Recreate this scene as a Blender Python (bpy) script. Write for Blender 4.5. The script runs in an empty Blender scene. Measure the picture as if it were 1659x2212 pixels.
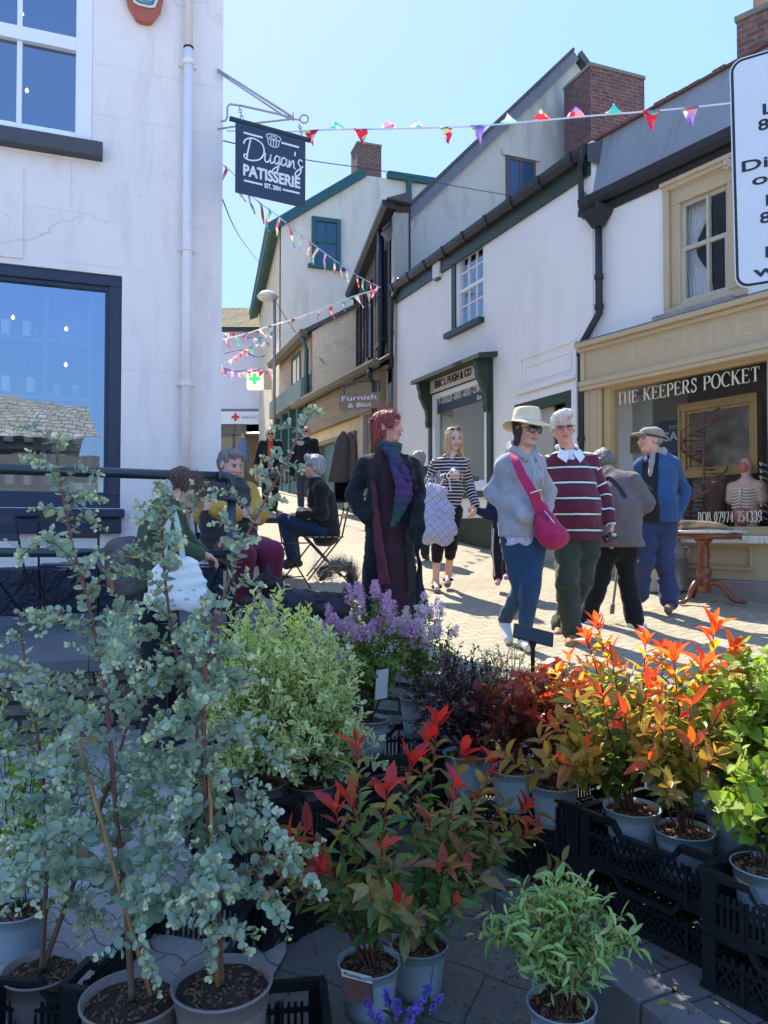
import bpy,bmesh,math,random
import numpy as np
from mathutils import Vector,Matrix,noise as mnoise
R=math.radians
C=bpy.context.scene.collection
random.seed(7);rng=np.random.default_rng(11)
# ------------------------------------------------------------------ camera, sky, sun, exposure
CAMZ=1.6;FPX=1661.0;CX=829.5;CY=1106.0;PIT=R(1.5)
cam=bpy.data.cameras.new('camera');camo=bpy.data.objects.new('camera',cam);C.objects.link(camo)
cam.sensor_fit='VERTICAL';cam.sensor_height=24;cam.lens=24*FPX/2212
cam.clip_start=.05;cam.clip_end=500
camo.location=(0,0,CAMZ);camo.rotation_euler=(R(90)+PIT,0,0)
bpy.context.scene.camera=camo
SUN_AZ=R(-21.5);SUN_EL=R(50)           # azimuth measured from +Y towards +X
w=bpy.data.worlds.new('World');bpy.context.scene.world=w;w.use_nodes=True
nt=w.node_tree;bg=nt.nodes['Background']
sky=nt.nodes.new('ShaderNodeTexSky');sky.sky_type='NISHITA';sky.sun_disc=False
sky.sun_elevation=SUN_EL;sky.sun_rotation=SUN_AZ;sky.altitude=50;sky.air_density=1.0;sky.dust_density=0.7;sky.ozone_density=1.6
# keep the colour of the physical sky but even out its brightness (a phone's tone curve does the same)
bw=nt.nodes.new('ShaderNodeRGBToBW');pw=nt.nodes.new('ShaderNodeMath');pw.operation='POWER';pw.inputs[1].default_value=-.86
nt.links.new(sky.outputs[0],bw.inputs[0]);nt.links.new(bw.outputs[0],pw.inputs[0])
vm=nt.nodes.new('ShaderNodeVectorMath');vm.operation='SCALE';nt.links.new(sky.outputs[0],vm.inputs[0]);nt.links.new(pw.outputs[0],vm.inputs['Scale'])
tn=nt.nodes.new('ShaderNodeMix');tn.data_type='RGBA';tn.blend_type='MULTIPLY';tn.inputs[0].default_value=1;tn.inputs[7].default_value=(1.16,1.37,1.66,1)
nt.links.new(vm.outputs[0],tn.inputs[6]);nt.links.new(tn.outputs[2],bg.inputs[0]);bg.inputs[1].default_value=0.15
sl=bpy.data.lights.new('sun','SUN');so=bpy.data.objects.new('sun',sl);C.objects.link(so)
sl.energy=2.95;sl.angle=R(.53);sl.color=(1,.93,.82)
sdir=Vector((math.sin(SUN_AZ)*math.cos(SUN_EL),math.cos(SUN_AZ)*math.cos(SUN_EL),math.sin(SUN_EL)))
so.rotation_euler=sdir.to_track_quat('Z','Y').to_euler()
vs=bpy.context.scene.view_settings
vs.view_transform='Standard';vs.look='None';vs.gamma=1;vs.use_curve_mapping=False;vs.exposure=1.78
# ------------------------------------------------------------------ helpers
def P(x,y,Y):
 """photo point (1659-wide scale) at forward distance Y -> world"""
 u=(x- CX)/FPX;v=(CY- y)/FPX;c,s=math.cos(PIT),math.sin(PIT)
 t=Y/(c- s*v)
 return Vector((u*t,Y,CAMZ+(s+c*v)*t))
WM={}
def tag(o,label=None,cat=None,group=None,kind=None):
 if label:o['label']=label
 if cat:o['category']=cat
 if group:o['group']=group
 if kind:o['kind']=kind
 return o
def thing(name,label,cat,loc=(0,0,0),rotz=0,group=None):
 o=bpy.data.objects.new(name,None);C.objects.link(o);o.empty_display_size=.1
 o.location=loc;o.rotation_euler=(0,0,rotz)
 WM[o]=Matrix.Translation(Vector(loc)) @ Matrix.Rotation(rotz,4,'Z')
 return tag(o,label,cat,group)
def copy_tree(o,parent=None):
 c=o.copy();C.objects.link(c);c.parent=parent
 WM[c]=WM.get(o,Matrix.Identity(4))
 for ch in list(o.children):copy_tree(ch,c)
 return c
def make_mesh(name,V,Fs,mat=None,parent=None,smooth=False,local=False,org=None,col=None):
 V=np.asarray(V,dtype=np.float64).reshape(-1,3)
 loc=None
 if parent is not None and not local:
  m=np.array(WM[parent].inverted());V=V @ m[:3,:3].T+m[:3,3]
 elif parent is None and org is not False and not local:
  if org is None:
   lo=V.min(0);hi=V.max(0);org=((lo[0]+hi[0])/2,(lo[1]+hi[1])/2,lo[2])
  loc=org;V=V- np.array(org)
 me=bpy.data.meshes.new(name)
 if isinstance(Fs,np.ndarray):
  n,k=Fs.shape
  me.vertices.add(len(V));me.vertices.foreach_set('co',V.astype(np.float32).ravel())
  me.loops.add(n*k);me.loops.foreach_set('vertex_index',Fs.astype(np.int32).ravel())
  me.polygons.add(n);me.polygons.foreach_set('loop_start',np.arange(0,n*k,k,dtype=np.int32))
  try:me.polygons.foreach_set('loop_total',np.full(n,k,dtype=np.int32))
  except Exception:pass
  me.update(calc_edges=True)
 else:
  me.from_pydata([tuple(v) for v in V],[],Fs)
 if smooth:me.polygons.foreach_set('use_smooth',[True]*len(me.polygons))
 if col is not None:
  ca=me.color_attributes.new('col','FLOAT_COLOR','POINT')
  cc=np.ones((len(V),4),dtype=np.float32);cc[:,:3]=col
  ca.data.foreach_set('color',cc.ravel())
 o=bpy.data.objects.new(name,me);C.objects.link(o)
 if mat:me.materials.append(mat)
 if parent is not None:o.parent=parent;WM[o]=WM[parent]
 elif loc is not None:o.location=loc;WM[o]=Matrix.Translation(Vector(loc))
 else:WM[o]=Matrix.Identity(4)
 return o
class MB:
 def __init__(s):s.v=[];s.f=[];s.c=[]
 def add(s,vs,fs,col=None):
  n=len(s.v);s.v+=[Vector(v) for v in vs];s.f+=[tuple(i+n for i in f) for f in fs]
  s.c+=[col or (1,1,1)]*len(vs);return s
 def hexa(s,p,col=None):  # 8 pts: bottom 0-3 ccw, top 4-7
  return s.add(p,[(0,3,2,1),(4,5,6,7),(0,1,5,4),(1,2,6,5),(2,3,7,6),(3,0,4,7)],col)
 def box(s,c,d,m=None,col=None):
  x,y,z=(k/2 for k in d)
  p=[Vector((a,b,e)) for e in (-z,z) for a,b in ((-x,-y),(x,-y),(x,y),(-x,y))]
  c=Vector(c)
  p=[(m @ (q+c)) if m is not None else q+c for q in p]
  return s.hexa(p,col)
 def poly(s,pts,col=None):return s.add(pts,[tuple(range(len(pts)))],col)
 def prism(s,pts,off,col=None):
  """closed outline extruded by vector off"""
  n=len(pts);off=Vector(off);a=[Vector(p) for p in pts];b=[p+off for p in a]
  fs=[tuple(range(n- 1,-1,-1)),tuple(range(n,2*n))]+[(i,(i+1) % n,n+(i+1) % n,n+i) for i in range(n)]
  return s.add(a+b,fs,col)
 def tube(s,pts,r,seg=8,col=None,cap=True):
  pts=[Vector(p) for p in pts];n=len(pts)
  rs=r if isinstance(r,(list,tuple)) else [r]*n
  vs=[];ref=None
  for i,p in enumerate(pts):
   t=(pts[min(i+1,n- 1)]- pts[max(i- 1,0)])
   if t.length< 1e-9:t=Vector((0,0,1))
   t.normalize()
   if ref is None:
    ref=Vector((0,0,1)) if abs(t.z)< .9 else Vector((1,0,0))
   a=(ref- t*ref.dot(t))
   if a.length< 1e-6:a=t.orthogonal()
   a.normalize();ref=a;b=t.cross(a)
   for k in range(seg):
    an=2*math.pi*k/seg
    vs.append(p+(a*math.cos(an)+b*math.sin(an))*rs[i])
  fs=[(i*seg+k,i*seg+(k+1) % seg,(i+1)*seg+(k+1) % seg,(i+1)*seg+k) for i in range(n- 1) for k in range(seg)]
  if cap:fs+=[tuple(range(seg- 1,-1,-1)),tuple((n- 1)*seg+k for k in range(seg))]
  return s.add(vs,fs,col)
 def lathe(s,prof,c=(0,0,0),seg=24,m=None,col=None,cap=True):
  vs=[];c=Vector(c)
  for r,z in prof:
   for k in range(seg):
    a=2*math.pi*k/seg
    q=Vector((r*math.cos(a),r*math.sin(a),z));vs.append((m @ q if m is not None else q)+c)
  n=len(prof)
  fs=[(i*seg+k,i*seg+(k+1) % seg,(i+1)*seg+(k+1) % seg,(i+1)*seg+k) for i in range(n- 1) for k in range(seg)]
  if cap:fs+=[tuple(range(seg- 1,-1,-1)),tuple((n- 1)*seg+k for k in range(seg))]
  return s.add(vs,fs,col)
 def build(s,name,mat,parent=None,smooth=False,local=False,org=None,usecol=False,bevel=0):
  o=make_mesh(name,[tuple(v) for v in s.v],s.f,mat,parent,smooth,local,org,np.array(s.c,dtype=np.float32) if usecol else None)
  if smooth=='auto':
   pass
  if bevel:
   b=o.modifiers.new('b','BEVEL');b.width=bevel;b.segments=2;b.limit_method='ANGLE';b.angle_limit=R(40)
  return o
# ------------------------------------------------------------------ materials
def nodes(name):
 m=bpy.data.materials.new(name);m.use_nodes=True;nt=m.node_tree
 return m,nt,nt.nodes['Principled BSDF'],nt.nodes['Material Output']
def N(nt,t,**k):
 n=nt.nodes.new('ShaderNode' +t)
 for a,b in k.items():setattr(n,a,b)
 return n
def L(nt,a,b):nt.links.new(a,b)
def setin(n,**k):
 for a,b in k.items():
  n.inputs[a.replace('_',' ')].default_value=b
def math_(nt,op,a,b=None,clamp=False):
 n=N(nt,'Math',operation=op);n.use_clamp=clamp
 for i,x in enumerate((a,b)):
  if x is None:continue
  if isinstance(x,(int,float)):n.inputs[i].default_value=x
  else:L(nt,x,n.inputs[i])
 return n.outputs[0]
def mixc(nt,fac,a,b,mode='MIX'):
 n=N(nt,'Mix',data_type='RGBA',blend_type=mode)
 for i,x in ((0,fac),(6,a),(7,b)):
  if isinstance(x,(int,float)):n.inputs[i].default_value=x
  elif isinstance(x,tuple):n.inputs[i].default_value=(*x,1) if len(x)==3 else x
  else:L(nt,x,n.inputs[i])
 return n.outputs[2]
def noise_(nt,vec,scale,detail=4,rough=.6,out=0):
 n=N(nt,'TexNoise');n.inputs['Scale'].default_value=scale;n.inputs['Detail'].default_value=detail;n.inputs['Roughness'].default_value=rough
 if vec is not None:L(nt,vec,n.inputs['Vector'])
 return n.outputs[out]
def ramp(nt,fac,stops):
 n=N(nt,'ValToRGB');cr=n.color_ramp
 while len(cr.elements)< len(stops):cr.elements.new(.5)
 for e,(p,c) in zip(cr.elements,stops):
  e.position=p;e.color=(*c,1) if isinstance(c,tuple) else (c,c,c,1)
 L(nt,fac,n.inputs[0]);return n.outputs[0]
def mapping(nt,vec,scale=(1,1,1),loc=(0,0,0),rot=(0,0,0)):
 n=N(nt,'Mapping');n.inputs['Scale'].default_value=scale;n.inputs['Location'].default_value=loc;n.inputs['Rotation'].default_value=rot
 L(nt,vec,n.inputs[0]);return n.outputs[0]
def bump_(nt,h,strength=.3,dist=.01,normal=None):
 n=N(nt,'Bump');n.inputs['Strength'].default_value=strength;n.inputs['Distance'].default_value=dist
 L(nt,h,n.inputs['Height'])
 if normal is not None:L(nt,normal,n.inputs['Normal'])
 return n.outputs[0]
def objc(nt):return N(nt,'TexCoord').outputs['Object']
def worldpos(nt):return N(nt,'NewGeometry').outputs['Position']
_mc={}
def M(name,col,rough=.75,var=.12,scale=4,bump=.15,bscale=80,metal=0,spec=.5,sheen=0,bd=.004):
 key=(name,)
 if key in _mc:return _mc[key]
 m,nt,b,out=nodes(name)
 oc=objc(nt)
 n1=noise_(nt,oc,scale,6,.62)
 c=mixc(nt,n1,tuple(k*(1- var) for k in col),tuple(min(1,k*(1+var)) for k in col))
 L(nt,c,b.inputs['Base Color'])
 b.inputs['Roughness'].default_value=rough;b.inputs['Metallic'].default_value=metal
 b.inputs['Specular IOR Level'].default_value=spec
 if sheen:b.inputs['Sheen Weight'].default_value=sheen
 if bump:
  n2=noise_(nt,oc,bscale,3,.6);L(nt,bump_(nt,n2,bump,bd),b.inputs['Normal'])
 _mc[key]=m;return m
def fvec(nt,ang):
 """facade coordinates: (along, height, depth); along+depth share bricks"""
 p=worldpos(nt);d=(math.sin(R(ang)),math.cos(R(ang)),0);nn=(d[1],-d[0],0)
 v1=N(nt,'VectorMath',operation='DOT_PRODUCT');L(nt,p,v1.inputs[0]);v1.inputs[1].default_value=d
 v2=N(nt,'VectorMath',operation='DOT_PRODUCT');L(nt,p,v2.inputs[0]);v2.inputs[1].default_value=nn
 sx=N(nt,'SeparateXYZ');L(nt,p,sx.inputs[0])
 c=N(nt,'CombineXYZ');L(nt,math_(nt,'ADD',v1.outputs['Value'],v2.outputs['Value']),c.inputs[0]);L(nt,sx.outputs[2],c.inputs[1]);L(nt,v2.outputs['Value'],c.inputs[2])
 return c.outputs[0]
def M_brick(name,ang,c1,c2,mortar,bw=.22,bh=.075,ms=.012,rough=.9,bump=.5,var=.5,dirt=.3):
 m,nt,b,out=nodes(name);v=fvec(nt,ang)
 wob=noise_(nt,v,5,2,.5,1)
 v2=mixc(nt,.012,v,wob,'ADD')
 br=N(nt,'TexBrick');L(nt,v2,br.inputs['Vector']);br.inputs['Scale'].default_value=1
 br.inputs['Brick Width'].default_value=bw;br.inputs['Row Height'].default_value=bh;br.inputs['Mortar Size'].default_value=ms;br.inputs['Mortar Smooth'].default_value=.3
 br.inputs['Color1'].default_value=(*c1,1);br.inputs['Color2'].default_value=(*c2,1);br.inputs['Mortar'].default_value=(*mortar,1)
 n=noise_(nt,v,9,6,.7)
 c=mixc(nt,var,br.outputs[0],ramp(nt,n,[(.25,.35),(.75,1.5)]),'MULTIPLY')
 n3=noise_(nt,v,1.3,5,.7)
 c=mixc(nt,math_(nt,'MULTIPLY',ramp(nt,n3,[(.5,0.),(.7,1.)]),dirt),c,(.05,.05,.04))
 L(nt,c,b.inputs['Base Color']);b.inputs['Roughness'].default_value=rough
 h=math_(nt,'ADD',math_(nt,'MULTIPLY',br.outputs[1],-1),math_(nt,'MULTIPLY',n,.5))
 L(nt,bump_(nt,h,bump,.012),b.inputs['Normal']);return m
def M_plaster(name,ang,col,stain=(.35,.33,.3),sa=.35,crack=.5,joints=0,sscale=1.2,bump=.3,low=None):
 m,nt,b,out=nodes(name);v=fvec(nt,ang)
 n1=noise_(nt,v,2.2,7,.65)
 c=mixc(nt,n1,tuple(k*.93 for k in col),tuple(min(1,k*1.05) for k in col))
 vs_=mapping(nt,v,(sscale*2.2,sscale*.45,sscale))
 n2=noise_(nt,vs_,1.6,8,.7)
 c=mixc(nt,math_(nt,'MULTIPLY',ramp(nt,n2,[(.52,0.),(.78,1.)]),sa),c,stain)
 n5=noise_(nt,v,14,5,.75)
 c=mixc(nt,math_(nt,'MULTIPLY',ramp(nt,n5,[(.66,0.),(.72,1.)]),sa*.8),c,tuple(k*.6 for k in stain))
 h=n1
 if crack:
  vo=N(nt,'TexVoronoi',feature='DISTANCE_TO_EDGE');vo.inputs['Scale'].default_value=.75
  dn=noise_(nt,v,3.5,5,.7,1);L(nt,mixc(nt,.30,v,dn,'ADD'),vo.inputs['Vector'])
  line=ramp(nt,vo.outputs[0],[(.0,1.),(.006,0.)])
  gate=ramp(nt,noise_(nt,v,.9,2,.5),[(.52,0.),(.6,1.)])
  lf=math_(nt,'MULTIPLY',math_(nt,'MULTIPLY',line,gate),crack)
  c=mixc(nt,lf,c,tuple(k*.35 for k in col))
 if joints:
  br=N(nt,'TexBrick');L(nt,v,br.inputs['Vector']);br.inputs['Scale'].default_value=1
  br.inputs['Brick Width'].default_value=1.25;br.inputs['Row Height'].default_value=.42;br.inputs['Mortar Size'].default_value=.006;br.inputs['Mortar Smooth'].default_value=.6
  g2=ramp(nt,noise_(nt,v,1.7,3,.6),[(.38,0.),(.6,1.)])
  jf=math_(nt,'MULTIPLY',math_(nt,'MULTIPLY',br.outputs[1],joints),g2)
  c=mixc(nt,jf,c,tuple(k*.6 for k in col));h=math_(nt,'SUBTRACT',n1,math_(nt,'MULTIPLY',jf,.5))
 L(nt,c,b.inputs['Base Color']);b.inputs['Roughness'].default_value=.85
 nb=noise_(nt,v,45,4,.6)
 hh=math_(nt,'ADD',math_(nt,'MULTIPLY',nb,.35),h)
 L(nt,bump_(nt,hh,bump,.02),b.inputs['Normal']);return m
def M_wood(name,col,dark,ang=0,plank=.14,vert=True,rough=.8,grain=1.0):
 m,nt,b,out=nodes(name);v=fvec(nt,ang)
 if not vert:
  v=mapping(nt,v,rot=(0,0,R(90)))
 g=noise_(nt,mapping(nt,v,(40,2.0,40)),1.2,6,.65)
 pl=N(nt,'TexBrick');L(nt,mapping(nt,v,(1,1,1),rot=(0,0,R(90))),pl.inputs['Vector']);pl.inputs['Scale'].default_value=1
 pl.inputs['Brick Width'].default_value=3.1;pl.inputs['Row Height'].default_value=plank;pl.inputs['Mortar Size'].default_value=.004
 pl.inputs['Color1'].default_value=(*col,1);pl.inputs['Color2'].default_value=(*[k*.7 for k in col],1);pl.inputs['Mortar'].default_value=(*[k*.15 for k in col],1)
 c=mixc(nt,math_(nt,'MULTIPLY',ramp(nt,g,[(.35,0.),(.7,1.)]),.75*grain),pl.outputs[0],dark)
 L(nt,c,b.inputs['Base Color']);b.inputs['Roughness'].default_value=rough
 L(nt,bump_(nt,math_(nt,'SUBTRACT',g,pl.outputs[1]),.5,.01),b.inputs['Normal']);return m
def M_glass(name,refl=.25,tint=(1,1,1),rough=.01,gcol=(1,1,1),fk=.8):
 m,nt,b,out=nodes(name);nt.nodes.remove(b)
 t=N(nt,'BsdfTransparent');t.inputs[0].default_value=(*tint,1)
 g=N(nt,'BsdfGlossy');g.inputs['Roughness'].default_value=rough;g.inputs['Color'].default_value=(*gcol,1)
 nb=noise_(nt,objc(nt),2.5,2,.5);L(nt,bump_(nt,nb,.05,.02),g.inputs['Normal'])
 fr=N(nt,'LayerWeight');fr.inputs[0].default_value=.25
 f=math_(nt,'ADD',math_(nt,'MULTIPLY',fr.outputs['Fresnel'],fk),refl,clamp=True)
 mx=N(nt,'MixShader');L(nt,f,mx.inputs[0]);L(nt,t.outputs[0],mx.inputs[1]);L(nt,g.outputs[0],mx.inputs[2]);L(nt,mx.outputs[0],out.inputs[0])
 return m
def M_leaf(name,rough=.45,trans=.4,spec=.5,var=.2,tboost=1.3,coat=0):
 m,nt,b,out=nodes(name)
 at=N(nt,'Attribute');at.attribute_name='col'
 n1=noise_(nt,objc(nt),35,3,.6)
 c=mixc(nt,var,at.outputs['Color'],ramp(nt,n1,[(.2,.4),(.8,1.6)]),'MULTIPLY')
 L(nt,c,b.inputs['Base Color']);b.inputs['Roughness'].default_value=rough;b.inputs['Specular IOR Level'].default_value=spec
 tr=N(nt,'BsdfTranslucent');cb=mixc(nt,1.,c,(tboost,tboost,tboost*.55),'MULTIPLY');L(nt,cb,tr.inputs[0])
 mx=N(nt,'MixShader');mx.inputs[0].default_value=trans
 L(nt,b.outputs[0],mx.inputs[1]);L(nt,tr.outputs[0],mx.inputs[2]);L(nt,mx.outputs[0],out.inputs[0]);return m
def M_emit(name,col,s):
 m,nt,b,out=nodes(name);b.inputs['Base Color'].default_value=(*col,1)
 b.inputs['Emission Color'].default_value=(*col,1);b.inputs['Emission Strength'].default_value=s;return m
def M_attr(name,rough=.8,var=.25,nscale=25,bump=.2,sheen=0,spec=.3,bscale=None,trans=0):
 m,nt,b,out=nodes(name)
 at=N(nt,'Attribute');at.attribute_name='col'
 n1=noise_(nt,objc(nt),nscale,4,.65)
 c=mixc(nt,var,at.outputs['Color'],ramp(nt,n1,[(.25,.5),(.75,1.45)]),'MULTIPLY')
 L(nt,c,b.inputs['Base Color']);b.inputs['Roughness'].default_value=rough;b.inputs['Specular IOR Level'].default_value=spec
 b.inputs['Sheen Weight'].default_value=sheen
 L(nt,bump_(nt,noise_(nt,objc(nt),bscale or nscale*3,3,.6),bump,.004),b.inputs['Normal'])
 if trans:
  tr=N(nt,'BsdfTranslucent');L(nt,c,tr.inputs[0]);mx=N(nt,'MixShader');mx.inputs[0].default_value=trans
  L(nt,b.outputs[0],mx.inputs[1]);L(nt,tr.outputs[0],mx.inputs[2]);L(nt,mx.outputs[0],out.inputs[0])
 return m
# ------------------------------------------------------------------ facades
class Fac:
 def __init__(s,X,Y,ang,flip=1):
  s.O=Vector((X,Y));s.ang=ang;s.d=Vector((math.sin(R(ang)),math.cos(R(ang))))
  s.n=Vector((-s.d.y,s.d.x))*flip     # outward (street side)
  if s.n.y> 0 and flip==1:s.n=-s.n
 def W(s,a,n,z):q=s.O+s.d*a+s.n*n;return Vector((q.x,q.y,z))
 def px(s,x,y,n=0):
  p=P(x,y,1.0)- Vector((0,0,CAMZ));r=Vector((p.x,p.y));O=s.O+s.n*n
  # O + d a = r t
  det=s.d.x*(-r.y)+r.x*s.d.y
  a=(-O.x*(-r.y)- r.x*O.y)/det
  t=(s.d.x*(-O.y)+O.x*s.d.y)/det
  return a,CAMZ+p.z*t
 def box(s,mb,a0,a1,n0,n1,z0,z1,col=None):
  p=[s.W(a,n,z) for z in (z0,z1) for a,n in ((a0,n0),(a1,n0),(a1,n1),(a0,n1))]
  return mb.hexa(p,col)
 def pb(s,mb,x0,y0,x1,y1,n0,n1,col=None):
  a0,z1=s.px(x0,y0);a1,z0=s.px(x1,y1)
  return s.box(mb,min(a0,a1),max(a0,a1),n0,n1,z0,z1,col)
 def wall(s,mb,a0,a1,z0,z1,holes=(),n=0,depth=.25):
  As=sorted({a0,a1,*[h[0] for h in holes],*[h[1] for h in holes]});Zs=sorted({z0,z1,*[h[2] for h in holes],*[h[3] for h in holes]})
  As=[a for a in As if a0<=a<=a1];Zs=[z for z in Zs if z0<=z<=z1]
  for i in range(len(As)- 1):
   for j in range(len(Zs)- 1):
    ca=(As[i]+As[i+1])/2;cz=(Zs[j]+Zs[j+1])/2
    if any(h[0]< ca< h[1] and h[2]< cz< h[3] for h in holes):continue
    mb.poly([s.W(As[i],n,Zs[j]),s.W(As[i+1],n,Zs[j]),s.W(As[i+1],n,Zs[j+1]),s.W(As[i],n,Zs[j+1])])
  for h in holes:
   a,b_,c,d=max(h[0],a0),min(h[1],a1),h[2],h[3]
   q=[(a,c),(b_,c),(b_,d),(a,d)]
   for i in range(4):
    (p0,q0),(p1,q1)=q[i],q[(i+1) % 4]
    mb.poly([s.W(p0,n,q0),s.W(p1,n,q1),s.W(p1,n- depth,q1),s.W(p0,n- depth,q0)])
 def frame(s,mb,a0,a1,z0,z1,w,n0,n1,wt=None,wb=None):
  wt=wt or w;wb=wb or w
  s.box(mb,a0,a0+w,n0,n1,z0+wb,z1- wt);s.box(mb,a1- w,a1,n0,n1,z0+wb,z1- wt)
  s.box(mb,a0,a1,n0,n1,z1- wt,z1);s.box(mb,a0,a1,n0,n1,z0,z0+wb)
 def pane(s,mb,a0,a1,z0,z1,n):
  mb.poly([s.W(a0,n,z0),s.W(a1,n,z0),s.W(a1,n,z1),s.W(a0,n,z1)])
 def tube(s,mb,pts,r,seg=10):return mb.tube([s.W(*p) for p in pts],r,seg)
def text_mesh(body,size,extr=.004,bold=0.0,shear=0.0,sx=1.0,spacing=1.0,align='LEFT'):
 cu=bpy.data.curves.new('t','FONT');cu.body=body;cu.size=size;cu.extrude=extr;cu.offset=bold;cu.shear=shear
 cu.space_character=spacing;cu.align_x=align;cu.resolution_u=3
 o=bpy.data.objects.new('t',cu);C.objects.link(o)
 dg=bpy.context.evaluated_depsgraph_get();me=bpy.data.meshes.new_from_object(o.evaluated_get(dg))
 V=[Vector((v.co.x*sx,v.co.y,v.co.z)) for v in me.vertices];Fs=[tuple(p.vertices) for p in me.polygons]
 bpy.data.objects.remove(o);bpy.data.curves.remove(cu);bpy.data.meshes.remove(me)
 return V,Fs
def put_text(mb,body,size,org,xa,ya,fit=None,**k):
 """writes body from point org along unit xa, letters upright along ya; fit = total width"""
 V,Fs=text_mesh(body,size,**k)
 if fit:
  x0=min(v.x for v in V);x1=max(v.x for v in V);sc=fit/(x1- x0)
  for v in V:v.x=(v.x- x0)*sc
 xa=Vector(xa).normalized();ya=Vector(ya).normalized();za=xa.cross(ya)
 mb.add([Vector(org)+xa*v.x+ya*v.y+za*v.z for v in V],Fs);return mb
def strokes(mb,lines,org,xa,ya,wd,th=.003):
 """flat ribbon strokes; lines = list of [(x,y),...] in metres"""
 xa=Vector(xa).normalized();ya=Vector(ya).normalized();za=xa.cross(ya);org=Vector(org)
 for k,ln in enumerate(lines):
  ww=wd
  if isinstance(ln,tuple):ln,ww=ln
  n=len(ln);a=[];b=[]
  for i,(x,y) in enumerate(ln):
   x0,y0=ln[max(i- 1,0)];x1,y1=ln[min(i+1,n- 1)]
   l=math.hypot(x1- x0,y1- y0) or 1;nx,ny=-(y1- y0)/l,(x1- x0)/l
   w_=ww[i] if isinstance(ww,list) else ww
   a.append((x+nx*w_/2,y+ny*w_/2));b.append((x- nx*w_/2,y- ny*w_/2))
  zz=th+.0003*(k % 5)
  vs_=[org+xa*p[0]+ya*p[1]+za*zz for p in a]+[org+xa*p[0]+ya*p[1]+za*zz for p in b]
  mb.add(vs_,[(i,i+1,n+i+1,n+i) for i in range(n- 1)])
 return mb
def bez(pts,n=8):
 """Catmull-Rom through 2-D points"""
 out=[]
 p=[pts[0]]+list(pts)+[pts[-1]]
 for i in range(1,len(p)- 2):
  for k in range(n):
   t=k/n
   out.append(tuple(.5*(2*p[i][j]+(p[i+1][j]- p[i- 1][j])*t+(2*p[i- 1][j]- 5*p[i][j]+4*p[i+1][j]- p[i+2][j])*t*t+(3*p[i][j]- p[i- 1][j]- 3*p[i+1][j]+p[i+2][j])*t**3) for j in range(len(pts[0]))))
 out.append(tuple(pts[-1]));return out
# ================================================================== GROUND
def G(x,y,z):
 p=P(x,y,1.0)- Vector((0,0,CAMZ));t=(z- CAMZ)/p.z
 return Vector((p.x*t,t,z))
_gy=[0,4.0,4.8,5.5,7.75,9,12.5,15.8,20,26,34,80];_gz=[.6,.70,.75,.79,1.0,1.12,1.43,1.97,2.45,3.0,3.5,5.0]
def zs(X,Y):return float(np.interp(Y,_gy,_gz))- .03*(max(-3,min(4,X))- .7)
def zl(X,Y):return max(0.0,(Y- 2.6)*.17)
def edgeY(X):      # front edge of the raised street / terrace
 if X< -.75:return 4.77+(X+1.66)*.376
 if X< .2:return 5.11- (X+.75)*.5
 return 4.63- (X- .2)*.12
def M_paver(name,c1,c2,mortar,rot,wavy=.014,bw=.2,bh=.1,dirt=.25,rough=.85,spk=.35):
 m,nt,b,out=nodes(name);p=worldpos(nt);v=mapping(nt,p,(1,1,1),rot=(0,0,R(rot)))
 sx=N(nt,'SeparateXYZ');L(nt,v,sx.inputs[0])
 yy=math_(nt,'ADD',sx.outputs[1],math_(nt,'MULTIPLY',math_(nt,'SINE',math_(nt,'MULTIPLY',sx.outputs[0],2*math.pi/bw*1.0)),wavy))
 xx=math_(nt,'ADD',sx.outputs[0],math_(nt,'MULTIPLY',math_(nt,'SINE',math_(nt,'MULTIPLY',sx.outputs[1],2*math.pi/bh)),wavy*.4))
 c=N(nt,'CombineXYZ');L(nt,xx,c.inputs[0]);L(nt,yy,c.inputs[1])
 br=N(nt,'TexBrick');L(nt,mixc(nt,.01,c.outputs[0],noise_(nt,v,6,2,.5,1),'ADD'),br.inputs['Vector']);br.inputs['Scale'].default_value=1
 br.inputs['Brick Width'].default_value=bw;br.inputs['Row Height'].default_value=bh;br.inputs['Mortar Size'].default_value=.005;br.inputs['Mortar Smooth'].default_value=.5
 br.inputs['Color1'].default_value=(*c1,1);br.inputs['Color2'].default_value=(*c2,1);br.inputs['Mortar'].default_value=(*mortar,1)
 n=noise_(nt,v,55,6,.75);cc=mixc(nt,spk,br.outputs[0],ramp(nt,n,[(.3,.45),(.7,1.5)]),'MULTIPLY')
 n2=noise_(nt,v,1.1,6,.7);cc=mixc(nt,math_(nt,'MULTIPLY',ramp(nt,n2,[(.42,0.),(.72,1.)]),dirt),cc,tuple(k*.45 for k in c1))
 L(nt,cc,b.inputs['Base Color']);b.inputs['Roughness'].default_value=rough
 L(nt,bump_(nt,math_(nt,'SUBTRACT',math_(nt,'MULTIPLY',n,.3),br.outputs[1]),.5,.008),b.inputs['Normal']);return m
m_street=M_paver('street_pavers',(.42,.36,.245),(.35,.30,.205),(.15,.12,.085),-30,dirt=.45,spk=.5)
m_low=M_paver('lower_pavers',(.41,.38,.345),(.35,.325,.295),(.15,.145,.14),35,dirt=.6,spk=.5)
m_asph=M_paver('asphalt',(.20,.18,.155),(.175,.158,.135),(.07,.067,.062),24,wavy=.010,bw=.40,bh=.27,dirt=.7,spk=.7)
def M_stone(name,c1,c2,mortar,ang,bw=.34,bh=.11,dirt=.5):
 m=M_brick(name,ang,c1,c2,mortar,bw,bh,.014,.95,.9,.6,dirt);return m
m_rubble=M_stone('rubble_stone',(.22,.20,.165),(.12,.11,.09),(.035,.033,.025),69,.27,.085)
m_kerb=M('kerb_stone',(.17,.165,.155),.9,.3,6,.6,90,bd=.006)
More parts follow.
